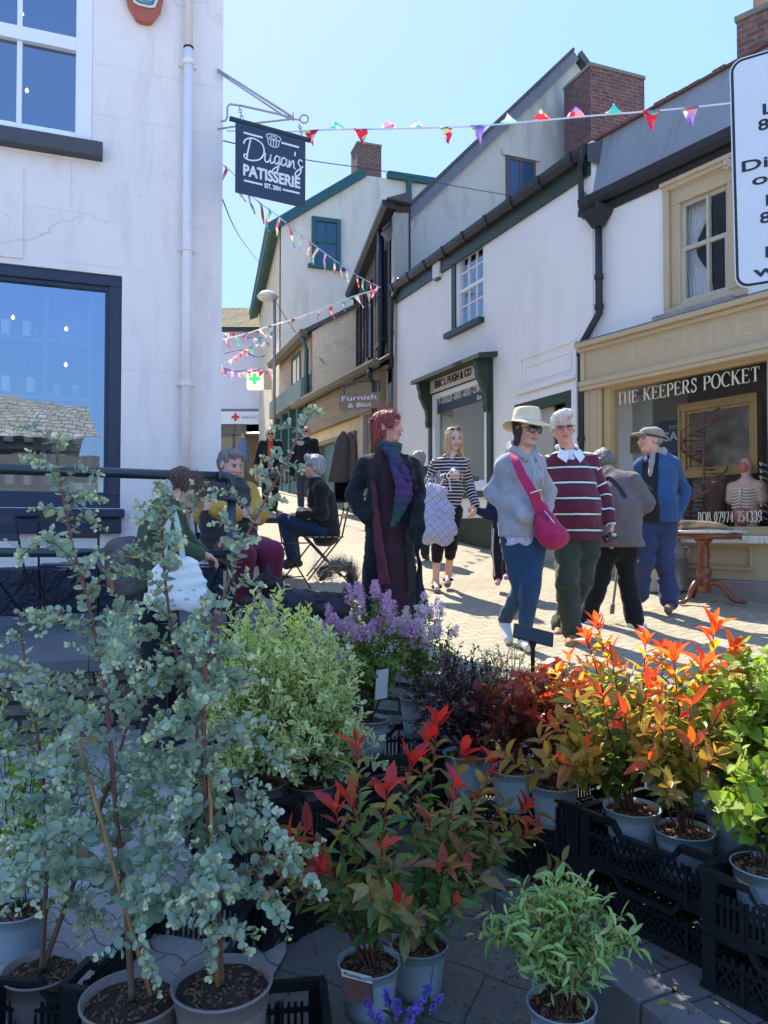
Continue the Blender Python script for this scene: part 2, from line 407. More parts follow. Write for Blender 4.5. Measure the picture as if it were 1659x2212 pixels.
m_slab=M_paver('terrace_slabs',(.19,.19,.19),(.16,.16,.162),(.08,.08,.08),20,wavy=0,bw=.9,bh=.6,dirt=.4)
def grid_sheet(name,mat,x0,x1,nx,yf,ymax,ny,zf,pw=1.0):
 V=[];F=[]
 for i in range(nx+1):
  X=x0+(x1- x0)*i/nx;ya=yf(X);yb=ymax(X) if callable(ymax) else ymax
  for j in range(ny+1):
   Y=ya+(yb- ya)*(j/ny)**pw;V.append((X,Y,zf(X,Y)))
 for i in range(nx):
  for j in range(ny):
   a=i*(ny+1)+j;F.append((a,a+ny+1,a+ny+2,a+1))
 return tag(make_mesh(name,V,F,mat,org=False),kind='structure')
grid_sheet('street_paving',m_street,-14,16,100,edgeY,90,90,zs,2.0)
grid_sheet('terrace_paving',m_slab,-9,-.55,40,edgeY,lambda X:6.9+.376*(X+.5),20,lambda X,Y:zs(X,Y)+.004)
KA=G(1047,1915,.15);KB=G(1435,2212,.15);kd=(KB- KA).normalized()      # outer line of the kerb
def kx(Y):return KA.x+(Y- KA.y)*kd.x/kd.y
grid_sheet('lower_road',m_low,-60,60,1,lambda X:.3,3,1,lambda X,Y:-.03)
# near ground as a sheet reaching the foot of the terrace wall and running under everything behind the camera
grid_sheet('lower_ground',m_asph,-12,12,120,lambda X:.3,lambda X:edgeY(X)+.1,60,lambda X,Y:zl(X,Y)- .012)
grid_sheet('market_square',M_paver('pale_square_paving',(.72,.67,.59),(.64,.60,.53),(.35,.33,.3),20,wavy=0,bw=.6,bh=.4),-60,60,2,lambda X:-60,.302,2,lambda X,Y:-.012)  # unseen pale ground added behind the camera, bounces light onto the walls
def left_ground():
 V=[];F=[];n=40
 for i in range(n+1):
  Y=1.0+(5.4- 1.0)*i/n
  xr=-.42+.06*math.sin(Y*7)+(.15 if Y< 2.2 else 0)
  V+=[(-9,Y,zl(0,Y)+.004),(xr,Y,zl(0,Y)+.004)]
  if i:F.append((2*i- 2,2*i- 1,2*i+1,2*i))
 return tag(make_mesh('cobbled_ground',V,F,m_low,org=False),kind='structure')
left_ground()
# retaining wall under the raised street
V=[];F=[]
xs=[(-9+18*i/180) for i in range(181)]
for X in xs:
 Y=edgeY(X);V+=[(X,Y- .0,zs(X,Y)- .05),(X,Y- .05,-.1)]
for i in range(180):F.append((2*i,2*i+2,2*i+3,2*i+1))
tag(make_mesh('retaining_wall',V,F,m_rubble),'rubble stone retaining wall under the edge of the raised terrace','wall')
mb=MB()
for i in range(180):
 a,b_=xs[i],xs[i+1]- .004*(i % 9==8)
 pa=Vector((a,edgeY(a),0));pb=Vector((b_,edgeY(b_),0));o=Vector((.12,-.33,0)).normalized()
 p=[pa+o*.05,pb+o*.05,pb- o*.28,pa- o*.28]
 mb.hexa([Vector((q.x,q.y,zs(q.x,q.y)- .06)) for q in p]+[Vector((q.x,q.y,zs(q.x,q.y)+.014)) for q in p])
tag(mb.build('terrace_coping',m_kerb,org=False),kind='structure')
# kerb and the pavement the crates stand on
mb=MB();kn=Vector((kd.y,-kd.x,0));kn=kn if kn.x> 0 else-kn
s0=-1.35
K=[]
L0=[-1.35,-.72,.05,.86,1.65,2.4]
for i in range(len(L0)- 1):
 a=KA+kd*(L0[i]+.006);b_=KA+kd*(L0[i+1]- .006)
 zt=.15
 mb.hexa([Vector((q.x,q.y,-.05)) for q in (a,b_,b_+kn*.16,a+kn*.16)]+[Vector((q.x,q.y,zt)) for q in (a+kn*.012,b_+kn*.012,b_+kn*.16,a+kn*.16)])
tag(mb.build('kerb',m_kerb,org=False,bevel=.008),kind='structure')
V=[KA+kd*-1.35+kn*.162,KA+kd*3.4+kn*.162,KA+kd*3.4+kn*6,KA+kd*-1.35+kn*6]
tag(make_mesh('pavement',[(v.x,v.y,.146) for v in V],[(0,1,2,3)],M_paver('setts',(.15,.145,.135),(.12,.115,.11),(.035,.04,.025),-26,wavy=0,bw=.21,bh=.16,dirt=.6),org=False),kind='structure')
# crumbs of spilt compost beside the kerb
m_soil=M('compost',(.045,.028,.018),.95,.6,25,.9,60,bd=.012)
V=[];F=[]
for i in range(900):
 s=random.uniform(-1.0,1.2);o=-abs(random.gauss(0,.10))- .01;c=KA+kd*s+kn*o;c.z=zl(0,c.y)+.003
 r=random.uniform(.002,.007);a=random.random()*6
 n=len(V);q=[c+Vector((math.cos(a+k*2.1)*r*random.uniform(.6,2),math.sin(a+k*2.1)*r,random.uniform(0,.004))) for k in range(3)]
 V+=q+[c+Vector((0,0,r))];F+=[(n,n+1,n+3),(n+1,n+2,n+3),(n+2,n,n+3)]
tag(make_mesh('spilt_compost',V,F,m_soil,org=False),'brown compost crumbs spilt on the ground along the kerb','compost',kind='stuff')
# ================================================================== LEFT BUILDING
LB=Fac(-2.2,6.3,69.4);ac=LB.px(479,700)[0]
m_white=M_plaster('pale_painted_render',69.4,(.87,.79,.73),(.50,.35,.34),.42,.45,.3,1.0)
m_navy=M('navy_paint',(.018,.032,.065),.45,.25,8,.12,50)
m_navywall=M('navy_painted_stone',(.012,.022,.045),.55,.4,5,1.2,7,bd=.05)
m_wpaint=M('white_gloss_paint',(.85,.85,.87),.4,.05,5,.05,60)
m_slate=M('dark_slate',(.07,.075,.085),.75,.3,9,.5,50)
m_room=M('dim_room_wall',(.10,.11,.12),.9,.2,3,0)
m_glassL=M_glass('sky_lit_glass',.42,gcol=(.62,.78,1.0));m_glassU=M_glass('upper_glass',.28,gcol=(.75,.85,1.0))
bl=thing('white_building','pale rendered building filling the left side with navy shop window and downpipe','building',LB.W(0,0,zs(-2.2,6.3)))
lw=(-4.6,LB.px(263,700)[0],LB.px(250,1098)[1],LB.px(262,596)[1])
uw=(LB.px(-420,200)[0],LB.px(200,200)[0],LB.px(200,313)[1],7.0)
mb=MB();LB.wall(mb,-8,ac,.4,11,[lw,uw],0,.16)
cor=LB.W(ac,0,0);sd=Vector((math.sin(R(-15)),math.cos(R(-15)),0));far=cor+sd*9;lf=LB.W(-8,0,0)
mb.poly([Vector((cor.x,cor.y,.4)),Vector((far.x,far.y,.4)),Vector((far.x,far.y,11)),Vector((cor.x,cor.y,11))])
lfb=lf+Vector((-2.2,9,0))
mb.poly([Vector((far.x,far.y,.4)),Vector((lfb.x,lfb.y,.4)),Vector((lfb.x,lfb.y,11)),Vector((far.x,far.y,11))])
mb.poly([Vector((lf.x,lf.y,.4)),Vector((lfb.x,lfb.y,.4)),Vector((lfb.x,lfb.y,11)),Vector((lf.x,lf.y,11))])
mb.build('wall',m_white,bl)
mb=MB();ov=.10
cc=LB.W(ac+ov,ov,0);q=[LB.W(-8,ov,0),cc,far+Vector((ov,0,0)),lfb]
mb.prism([Vector((v.x,v.y,11)) for v in q],(0,0,.25));rp=[Vector((v.x,v.y,11.25)) for v in q];rc=[(rp[0]+rp[3])/2+Vector((0,0,1.9)),(rp[1]+rp[2])/2+Vector((-1.2,0,1.9))]
mb.add(rp+rc,[(0,1,5,4),(2,3,4,5),(1,2,5),(3,0,4)])
mb.build('roof',m_slate,bl)
zt=LB.px(200,1229)[1]
mb=MB();LB.box(mb,-8,ac+.02,-.02,.035,.3,zt);mb.build('plinth',m_navywall,bl)
# lower shop window
wf=MB();LB.frame(wf,lw[0],lw[1],lw[2],lw[3],.10,-.13,-.02,.09,.10)
wfo=wf.build('shop_window',m_navy,bl,bevel=.006)
f2=MB();LB.frame(f2,lw[0]+.1,lw[1]- .1,lw[2]+.1,lw[3]- .09,.03,-.11,-.045);f2.build('bead',m_navy,wfo)
p_=MB();LB.pane(p_,lw[0]+.1,lw[1]- .1,lw[2]+.1,lw[3]- .09,-.085);p_.build('pane',m_glassL,wfo)
rm=MB()
def room(F,mb,a0,a1,z0,z1,n1,n0=-.2):
 c=[F.W(a,n,z) for z in (z0,z1) for a,n in ((a0,n0),(a1,n0),(a1,n1),(a0,n1))]
 mb.add(c,[(0,1,2,3),(4,5,6,7),(1,2,6,5),(2,3,7,6),(3,0,4,7)])
room(LB,rm,lw[0],lw[1]+.3,lw[2]- .1,lw[3]+.1,-1.6);rm.build('interior',m_room,bl)
sb=MB();s_t=LB.px(262,1100)[1]
LB.box(sb,lw[0],LB.px(263,1100)[0]+.02,0,.09,s_t- .07,s_t);LB.box(sb,lw[0],LB.px(262,1100)[0],.0,.055,s_t- .2,s_t- .075);sb.build('sill',m_navy,bl,bevel=.01)
# upper sash window
wf=MB();LB.frame(wf,uw[0],uw[1],uw[2],uw[3],.13,-.11,-.015,.12,.06);a_b=LB.px(40,200)[0]
wfo=wf.build('sash_window',m_wpaint,bl,bevel=.008)
gb=MB();zm=LB.px(168,100)[1]
LB.box(gb,a_b- .02,a_b+.02,-.09,-.055,uw[2]+.08,zm- .02);LB.box(gb,uw[0]+.13,uw[1]- .13,-.085,-.03,zm- .02,zm+.09);LB.box(gb,uw[0]+.13,uw[1]- .13,-.10,-.06,uw[2]+.06,uw[2]+.11)
LB.box(gb,a_b- .02,a_b+.02,-.075,-.04,zm+.09,uw[3]- .1);LB.box(gb,a_b- .66,a_b- .62,-.09,-.055,uw[2]+.08,zm- .02);gb.build('glazing_bar',m_wpaint,wfo,bevel=.004)
p_=MB();LB.pane(p_,uw[0]+.1,uw[1]- .1,uw[2]+.05,uw[3]- .1,-.08);p_.build('pane',m_glassU,wfo)
rm=MB();room(LB,rm,uw[0],uw[1],uw[2],uw[3],-2.0);rm.build('interior',M('dark_room',(.05,.055,.065),.9,.2,3,0),bl)
sb=MB();a0,z1=LB.px(222,318);LB.box(sb,uw[0]- .2,a0,-.02,.10,z1- .125,z1);sb.build('sill',m_slate,bl,bevel=.008)
# render mouldings: raised panels seen on the wall
mb=MB()
for x0,y0,x1,y1 in ((-60,345,50,560),):
 a0,z1=LB.px(x0,y0);a1,z0=LB.px(x1,y1);LB.box(mb,a0,a1,-.01,.012,z0,z1)
mb.build('raised_panel',m_white,bl,bevel=.006)
# downpipe
dp=MB();a_,_=LB.px(402,600);zz=[LB.px(402,y)[1] for y in (-60,118,540,830,1250)]
LB.tube(dp,[(a_,.075,zz[4]),(a_,.075,zz[1])],.040,16);LB.tube(dp,[(a_,.075,zz[1]+.004),(a_,.075,11)],.034,16)
dpo=dp.build('downpipe',m_white,bl,smooth=False)
for p in dpo.data.polygons:p.use_smooth=len(p.vertices)==4
for y in (145,543,832):
 cl=MB();z=LB.px(402,y)[1];LB.tube(cl,[(a_,.075,z- .022),(a_,.075,z+.022)],.047,16);LB.box(cl,a_- .075,a_+.075,.0,.03,z- .012,z+.012)
 cl.build('pipe_collar',m_white,dpo)
lab=MB();LB.tube(lab,[(a_,.075,zz[1]+.01),(a_,.075,zz[1]+.022)],.043,16);lab.build('socket_rim',M('black_dirt',(.02,.02,.02),.9),dpo)
# light bulbs inside
m_bulb=M_emit('warm_bulb',(1,.62,.28),2.5)
for i,(x,y,n) in enumerate([(110,392/2.0+0,-.6),(67,8,-.5)]):
 pass
def inside(F,x,y,n):a,z=F.px(x,y,n);return F.W(a,n,z)
for nm,pts in (('upstairs',[(58,196,-.7),(48,30,-.7)]),('shop',[(28,686,-.9),(62,703,-.9),(143,711,-.6),(143,745,-.8),(142,788,-.6)])):
 for x,y,n in pts:
  mb=MB();c=inside(LB,x,y,n);mb.lathe([(.002,-.016),(.011,-.011),(.014,0),(.011,.01),(.006,.014),(.005,.022)],c,10)
  tag(mb.build('light_bulb',m_bulb,smooth=True),'small warm bulb glowing behind the ' +('upstairs sash window' if nm=='upstairs' else 'blue shop window')+' of the white building','bulb','bulbs glowing behind the white building windows')
# shelf and bottles behind the shop window
m_shelf=M('blue_shelf',(.10,.16,.24),.6,.1,5,0)
sh=thing('display_shelves','blue shelving with bottles standing inside the left shop window','shelves',LB.W(-1.5,-.6,lw[2]))
mb=MB()
for y in (738,860,968,1060):
 z=LB.px(100,y,-.55)[1];LB.box(mb,lw[0],LB.px(190,800,-.55)[0],-.85,-.5,z- .02,z+.015)
mb.build('shelf',m_shelf,sh)
mb=MB()
for x in (-200,98,195):a=LB.px(x,800,-.55)[0];LB.box(mb,a- .02,a+.02,-.87,-.49,lw[2],lw[3])
mb.build('upright',m_shelf,sh)
m_bot=M('dark_bottle_glass',(.012,.02,.016),.12,.1,5,0,spec=.8);m_lab=M('cream_bottle_label',(.75,.73,.68),.8,.05,5,0);m_cap=M('red_foil',(.35,.03,.04),.4,.1,5,0)
m_jar=M('jam_jar',(.22,.30,.42),.2,.2,9,0)
def bottle(c,h,lab=True,label='',grp='wine bottles in the left shop window',body=m_bot):
 r=.038
 t=thing('wine_bottle',label,'bottle',c,random.random(),grp)
 mb=MB();mb.lathe([(0,0),(r,.003),(r,h*.58),(r*.8,h*.68),(.014,h*.76),(.0135,h*.97),(.016,h*.975),(.016,h)],(0,0,0),16);mb.build('glass',body,t,smooth=True,local=True)
 mb=MB();mb.lathe([(r+.001,h*.12),(r+.001,h*.5)],(0,0,0),16,cap=False);mb.build('label',m_lab,t,smooth=True,local=True)
 mb=MB();mb.lathe([(.0165,h*.82),(.0175,h+.002),(0,h+.003)],(0,0,0),12,cap=False);mb.build('capsule',m_cap,t,smooth=True,local=True)
k=0
for y,xs_,h,ds in ((738,(12,58,-35),.33,'tall dark wine bottle with long cream label on the top window shelf'),(860,(12,66,-38),.34,'red capped wine bottle on the second shelf down in the left shop window'),
     (968,(18,62,118,168,218),.32,'wine bottle with white label on the third shelf of the left window'),(1060,(20,60,105,-30),.30,'short label bottle on the lowest shelf just under the handrail')):
 z=LB.px(100,y,-.55)[1]+.016
 for x in xs_:
  if x> 190:continue
  a=LB.px(x,y,-.66)[0];bottle(LB.W(a,-.66,z),h,label=ds)
for x in (122,163,205):
 if x> 190:continue
 a=LB.px(x,860,-.62)[0];z=LB.px(100,860,-.55)[1]+.016
 t=thing('jam_jar','round glass jar with pale label on the second shelf of the left shop window','jar',LB.W(a,-.62,z),0,'jars in the left shop window')
 mb=MB();mb.lathe([(0,0),(.04,.004),(.043,.07),(.034,.095),(.034,.1)],(0,0,0),16);mb.build('glass',m_jar,t,smooth=True,local=True)
 mb=MB();mb.lathe([(.037,.098),(.037,.115),(0,.116)],(0,0,0),16,cap=False);mb.build('lid',m_lab,t,local=True)
a,z=LB.px(155,715,-.7);c=LB.W(a,-.72,LB.px(100,738,-.55)[1]+.016)
mb=MB();mm=Matrix.Translation(c+Vector((0,0,.15))) @ Matrix.Rotation(R(69.4- 90)*-1,4,'Z') @ Matrix.Rotation(R(80),4,'X')
mb.lathe([(0,0),(.10,.0),(.15,.015),(.155,.02),(.11,.006),(0,.005)],(0,0,0),32,mm)
tag(mb.build('display_plate',M('blue_plate',(.10,.20,.35),.3,.1,4,0),smooth=True),'large round blue plate leaning on the top shelf of the left shop window','plate')
# white counter and papers low in the window
mb=MB();a0,z0=LB.px(150,1090,-.35);a1,z1=LB.px(262,1040,-.35);LB.box(mb,a0,lw[1]+.1,-.75,-.3,z0- .12,z1- .02)
tag(mb.build('display_counter',M('pale_counter',(.75,.75,.76),.6,.05)),'pale counter standing low inside the left shop window','counter')
# alarm box
a,z=LB.px(311,8);al=thing('alarm_box','orange and teal burglar alarm box high on the white wall','alarm box',LB.W(a,0,z- .2))
def shield(w_,ht,hb,n=6):
 return [(-w_*.55,ht),(w_*.55,ht),(w_,ht*.2),(w_*.86,-hb*.35),(w_*.42,-hb*.92),(w_*.2,-hb),(-w_*.2,-hb),(-w_*.42,-hb*.92),(-w_*.86,-hb*.35),(-w_,ht*.2)]
sc=.155
mb=MB();mb.prism([LB.W(a+x,.0,z+y) for x,y in shield(sc,.20,.19)],LB.W(0,.065,0)- LB.W(0,0,0));mb.build('lens',M('amber_lens',(.42,.10,.045),.25,.2,9,0),al,bevel=.012)
mb=MB();mb.prism([LB.W(a+x,.066,z+y) for x,y in [(-.105,.14),(.105,.14),(.125,.05),(.085,-.06),(.045,-.075),(-.045,-.075),(-.085,-.06),(-.125,.05)]],LB.W(0,.014,0)- LB.W(0,0,0));fo=mb.build('surround',M('cream_plastic',(.72,.74,.66),.4),al,bevel=.004)
mb=MB();mb.prism([LB.W(a+x,.081,z+y) for x,y in [(-.085,.13),(.085,.13),(.1,.045),(.07,-.045),(.04,-.057),(-.04,-.057),(-.07,-.045),(-.1,.045)]],LB.W(0,.006,0)- LB.W(0,0,0));mb.build('badge',M('teal_plastic',(.06,.20,.25),.4),fo)
xa=Vector((LB.d.x,LB.d.y,0));up=Vector((0,0,1))
mb=MB();put_text(mb,'BEACON',.032,LB.W(a- .055,.088,z- .025),xa,up,fit=.11,extr=.001,bold=.0005);put_text(mb,'DETECTION',.012,LB.W(a- .045,.088,z- .045),xa,up,fit=.09,extr=.001)
th=[(.03*math.cos(t),.045+.03*math.sin(t)) for t in [math.pi+k*math.pi/8 for k in range(9)]];strokes(mb,[[(-.03,.09)]+th+[(.03,.09)]],LB.W(a,.088,z),xa,up,.012)
mb.build('lettering',M('cream_print',(.75,.78,.72),.5),fo)
# hand rail on the terrace edge
m_rail=M('dark_teal_gloss_paint',(.012,.028,.036),.28,.3,12,.25,30,spec=.7)
rl=thing('handrail','dark teal tubular handrail running in front of the left shop window','railing',Vector((-1.0,5.0,.8)))
rA=P(-60,1012,4.55);rB=P(488,1030,4.98)
rA=P(-60,1011,4.5);elb=rB+Vector((.035,.01,-.03));bot=Vector((elb.x,elb.y,zs(elb.x,elb.y)- .02))
mb=MB();mb.tube([rA- (rB- rA),rA,rB],.032,16);mb.build('top_rail',m_rail,rl,smooth=True)
mb=MB();mb.tube([rB- (rB- rA).normalized()*.05,rB,rB+Vector((.028,.008,-.012)),elb+Vector((.002,0,-.03)),elb+Vector((0,0,-.09))],.038,16);mb.tube([elb+Vector((0,0,-.10)),elb+Vector((0,0,-.13))],.043,16);mb.build('elbow',m_rail,rl,smooth=True)
mb=MB();mb.tube([elb+Vector((0,0,-.1)),bot],.030,16);mb.tube([bot+Vector((0,0,.0)),bot+Vector((0,0,.05))],.05,16);mb.build('post',m_rail,rl,smooth=True)
rC=P(-60,1193,4.5);rD=Vector((elb.x,elb.y,P(488,1196,4.98).z));mb=MB();mb.tube([rC- (rD- rC),rC,rD],.028,16);mb.build('lower_rail',m_rail,rl,smooth=True)
px_=P(-140,1011,4.42);mb=MB();mb.tube([px_,Vector((px_.x,px_.y,.6))],.030,12);mb.build('post',m_rail,rl,smooth=True)
# ================================================================== hanging sign
sgY=6.1;m_sign=M('navy_sign_paint',(.022,.042,.075),.5,.08,4,.03)
p00=P(510,262,sgY);p10=P(660,291,sgY+.30)
sgx=Vector((p10.x- p00.x,p10.y- p00.y,0));sw=sgx.length;sgx.normalize();sgn=Vector((sgx.y,-sgx.x,0))
zT=p00.z+.0;sh_=sw*1.02;TL=Vector((p00.x,p00.y,zT));TLb=Vector((p00.x,p00.y,0))
hs=thing('hanging_sign','navy hanging sign for a patisserie on the corner bracket of the white building','sign',TL+Vector((0,0,-sh_)))
Lb=P(511,414,sgY).z;BL=Vector((TL.x,TL.y,Lb));hh=TL.z- Lb
mb=MB();mb.prism([TL,TL+sgx*sw,TL+sgx*sw- up*hh,TL- up*hh],-sgn*.018);mb.build('board',m_sign,hs)
mb=MB();q=TL- sgx*.05+up*.0;mb.prism([q,q+sgx*(sw+.1),q+sgx*(sw+.1)+up*.028,q+up*.028],-sgn*.03);mb.v=[v+sgn*.006 for v in mb.v];mb.build('top_bar',M('green_black_timber',(.03,.045,.05),.8,.4,9,.4),hs)
m_wl=M('white_lettering',(.78,.79,.8),.5,.03)
o=BL+sgn*.001;W_,H_=sw,hh
mb=MB()
strokes(mb,[[(.10*W_,.865*H_),(.37*W_,.865*H_)],[(.64*W_,.865*H_),(.90*W_,.865*H_)]],o,sgx,up,.016)
strokes(mb,[[(.11*W_,.185*H_),(.37*W_,.185*H_)],[(.66*W_,.185*H_),(.91*W_,.185*H_)]],o,sgx,up,.016)
put_text(mb,'PATISSERIE',.125,o+sgx*.10*W_+up*.265*H_,sgx,up,fit=.82*W_,extr=.002,bold=.0045)
put_text(mb,'EST. 2004',.052,o+sgx*.40*W_+up*.155*H_,sgx,up,fit=.235*W_,extr=.002,bold=.002)
def scr(pts,w0=.012):
 b_=bez([(x*W_,y*H_) for x,y in pts],6);return b_
SC=[
[(.20,.82),(.16,.60),(.15,.50)],
[(.10,.72),(.14,.80),(.24,.84),(.36,.79),(.39,.66),(.33,.54),(.22,.49),(.13,.50),(.11,.55),(.16,.57)],
[(.41,.66),(.40,.56),(.43,.52),(.47,.57),(.49,.66),(.48,.56),(.50,.52),(.53,.56)],
[(.61,.64),(.57,.66),(.54,.59),(.56,.53),(.60,.57),(.62,.66),(.60,.50),(.57,.40),(.52,.38),(.52,.43),(.60,.51),(.64,.57)],
[(.71,.63),(.67,.66),(.64,.59),(.66,.53),(.70,.57),(.72,.65),(.71,.56),(.73,.53),(.75,.57)],
[(.76,.65),(.755,.53),(.79,.62),(.82,.645),(.825,.55),(.85,.53)],
[(.845,.80),(.835,.73)],
[(.955,.68),(.91,.69),(.89,.63),(.93,.56),(.92,.48),(.87,.42),(.84,.44),(.87,.50),(.93,.56),(.96,.60)]]
strokes(mb,[scr([(x,y*.92+.045) for x,y in q]) for q in SC],o,sgx,up,.0125)
tart=[[(.44,.885),(.455,.80),(.50,.775),(.55,.775),(.595,.80),(.61,.885)],[(.48,.87),(.49,.79)],[(.525,.865),(.525,.78)],[(.57,.87),(.56,.79)],
  [(.42,.90),(.46,.875),(.525,.865),(.59,.875),(.63,.90),(.61,.935),(.525,.95),(.44,.935),(.42,.90)],[(.47,.905),(.50,.925),(.54,.925),(.575,.905),(.525,.885),(.47,.905)]]
strokes(mb,[scr(q) for q in tart],o,sgx,up,.007)
mb.build('lettering',m_wl,hs)
m_iron=M('flaked_white_iron',(.42,.38,.38),.6,.35,30,.3,80)
cw=LB.W(ac- .005,.02,0)
br=thing('sign_bracket','pale painted iron bracket holding the hanging sign out from the corner','bracket',Vector((cw.x,cw.y,P(478,280,6.6).z)))
def sp(x,y,f):return P(x,y,6.55+(sgY+.35- 6.55)*f)
mb=MB();e=sp(632,258,1)
mb.tube([sp(470,150,0),sp(634,254,1)],.010,8);mb.tube([sp(470,155,0),sp(622,256,.95)],.008,8)
mb.tube([sp(478,262,.02),sp(487,261,.05),sp(491,252,.07),sp(491,232,.07),sp(496,225,.1),sp(520,228,.3),sp(600,246,.85),sp(634,256,1)],.009,8)
mb.tube([sp(470,279,0),sp(560,265,.55),sp(634,257,1),sp(648,259,1.05)],.008,8)
mb.tube([sp(648+9- 9*math.cos(t),257- 9*math.sin(t),1.05) for t in [k*.45 for k in range(-2,13)]],.007,8)
mb.tube([sp(633,242,1),sp(634,262,1)],.005,6)
mb.build('scroll_bar',m_iron,br,smooth=True)
def chain(mb,a,b,n=4,r=.013,w_=.0045):
 a,b=Vector(a),Vector(b);d=(b- a)/n
 for i in range(n):
  c=a+d*(i+.5);ax=Vector((1,0,0)) if i % 2 else Vector((0,1,0));l=d.length*.62
  mb.tube([c+ax*r*math.cos(t)+d.normalized()*l*math.sin(t) for t in [k*math.pi/5 for k in range(11)]],w_,5,cap=False)
mb=MB();chain(mb,sp(517,230,.3),TL+sgx*.05+up*.03);mb.build('chain',m_iron,br)
mb=MB();chain(mb,sp(646,268,1.05),TL+sgx*(sw- .03)+up*.03,5);mb.build('chain',m_iron,br)
# ================================================================== RIGHT SIDE: antique shop (A) and white building (B)
A=Fac(3.68,7.93,-32.5);B=Fac(2.57,9.67,-23.3)
aJ=A.px(1268,900)[0]
m_whiteA=M_plaster('white_limewash',-32.5,(.84,.82,.78),(.5,.40,.36),.25,.25,0,.9)
m_whiteB=M_plaster('blue_white_masonry_paint',-23.3,(.89,.86,.82),(.55,.53,.5),.3,.15,0,.8,bump=.22)
m_beige=M_plaster('beige_joinery_paint',-32.5,(.52,.41,.25),(.62,.52,.36),.5,.1,0,2.2,bump=.12)
m_ochre=M_plaster('ochre_frame_paint',-32.5,(.50,.36,.17),(.52,.34,.2),.35,.1,0,2.5,bump=.12)
m_black=M('black_cast_iron',(.018,.019,.023),.45,.4,14,.35,60)
m_roofs=M('roof_slates',(.10,.10,.11),.85,.35,5,.8,30)
m_chip=M_plaster('chipped_white_sill',-32.5,(.72,.68,.60),(.18,.14,.08),.95,.1,0,5)
m_glassR=M_glass('shop_glass',.02,fk=.05);m_glassD=M_glass('window_glass',.05,gcol=(.8,.9,1),fk=.2)
ba=thing('beige_shop_building','white upper floor above a beige antique shop front on the right','building',A.W(.8,0,zs(3.4,8.2)))
gy0=A.px(1659,742.8)[1];zf0=A.px(1268.5,836)[1];zf1=A.px(1272,748)[1]
glz=(A.px(1325,900)[0],A.px(1648,900)[0]);gz1=(A.px(1325,843)[1]+A.px(1648,774)[1])/2;gz0=A.px(1500,1143)[1]
a_l,a_r=min(glz),max(glz)
zg=A.px(1300,428)[1]
uw=(A.px(1600,600)[0],A.px(1437,500)[0],A.px(1475,672)[1],A.px(1437,418)[1])
mb=MB();A.wall(mb,-4,aJ,.3,zg+.15,[(a_l- .12,a_r+.12,gz0- .1,gz1+.1),uw],0,.14)
q=[A.W(-4,0,0),A.W(aJ,0,0),A.W(aJ,-5,0),A.W(-4,-5,0)]
for i in (1,2,3):
 p0,p1=q[i],q[(i+1) % 4];mb.poly([Vector((p0.x,p0.y,.3)),Vector((p1.x,p1.y,.3)),Vector((p1.x,p1.y,zg+.15)),Vector((p0.x,p0.y,zg+.15))])
mb.build('wall',m_whiteA,ba)
# parapet-like steep lead roof behind the gutter
zr=A.px(1297,300,-.12)[1]
mb=MB();mb.poly([A.W(-4,.02,zg+.06),A.W(aJ+.08,.02,zg+.06),A.W(aJ+.08,-.12,zr),A.W(-4,-.12,zr)]);mb.poly([A.W(-4,-.12,zr),A.W(aJ+.08,-.12,zr),A.W(aJ+.08,-5,zg+.1),A.W(-4,-5,zg+.1)])
mb.poly([A.W(aJ+.08,.02,zg+.06),A.W(aJ+.08,-.12,zr),A.W(aJ+.08,-5,zg+.1)])
rf=mb.build('roof',M_plaster('lead_grey_roof',-32.5,(.27,.30,.33),(.14,.13,.13),.6,.3,0,1.4),ba)
mb=MB()
for i in range(40):
 a=-4+i*(aJ+4.1)/40;l=(aJ+4.1)/40
 A.box(mb,a,a+l*random.uniform(.85,.98),-.17,-.07,zr- .01,zr+random.uniform(.012,.035))
mb.build('roof_edge',M('rusty_roof_edge',(.16,.08,.06),.9,.5,30),rf)
mb=MB();zq=zg
prof=[(.0,-.10),(.10,-.10),(.14,-.04),(.15,.04),(.02,.05)]
pts=[A.W(-4,n,zq+z) for n,z in prof];mb.prism(pts,A.W(aJ,0,0)- A.W(-4,0,0));mb.build('gutter',m_black,ba)
mb=MB();A.box(mb,-4,aJ- .05,.0,.03,zq- .2,zq- .1);mb.build('soffit_board',M('tarred_board',(.03,.028,.028),.8,.5,12,.5),ba)
# downpipe with hopper at the joint
ah=A.px(1304,520)[0];z1=A.px(1304,425)[1];zh=A.px(1304,462)[1];zo0=A.px(1302,680)[1];zo1=A.px(1268,745)[1];al_=A.px(1266,800)[0]
dp=thing('downpipe','black cast iron downpipe with hopper between the white and beige fronts','downpipe',A.W(al_,.08,zs(2.5,9.6)))
mb=MB();A.tube(mb,[(ah,.09,zh),(ah,.09,zo0),(al_- .02,.09,zo1),(al_,.09,zo1- .1),(al_,.09,.9)],.046,12);A.tube(mb,[(ah,.09,zh),(ah,.09,z1)],.04,12);mb.build('pipe',m_black,dp,smooth=True)
mb=MB();c4=[]
for (w_,z) in ((.06,-.19),(.15,-.02),(.17,.03)):c4.append([A.W(ah+x*w_,.10+y*w_*.7,zh+z) for x,y in ((-1,-1),(1,-1),(1,1),(-1,1))])
mb.add([p for r_ in c4 for p in r_],[(0,1,2,3)]+[(i*4+k,i*4+(k+1) % 4,i*4+4+(k+1) % 4,i*4+4+k) for i in range(2) for k in range(4)]+[(11,10,9,8)]);mb.build('hopper',m_black,dp)
for z in (zh- .8,zo0+.08,zo1- .12,zo1- 1.2):
 mb=MB();a=ah if z> zo0- .02 else al_;A.tube(mb,[(a,.09,z- .03),(a,.09,z+.03)],.058,12);mb.build('pipe_collar',m_black,dp)
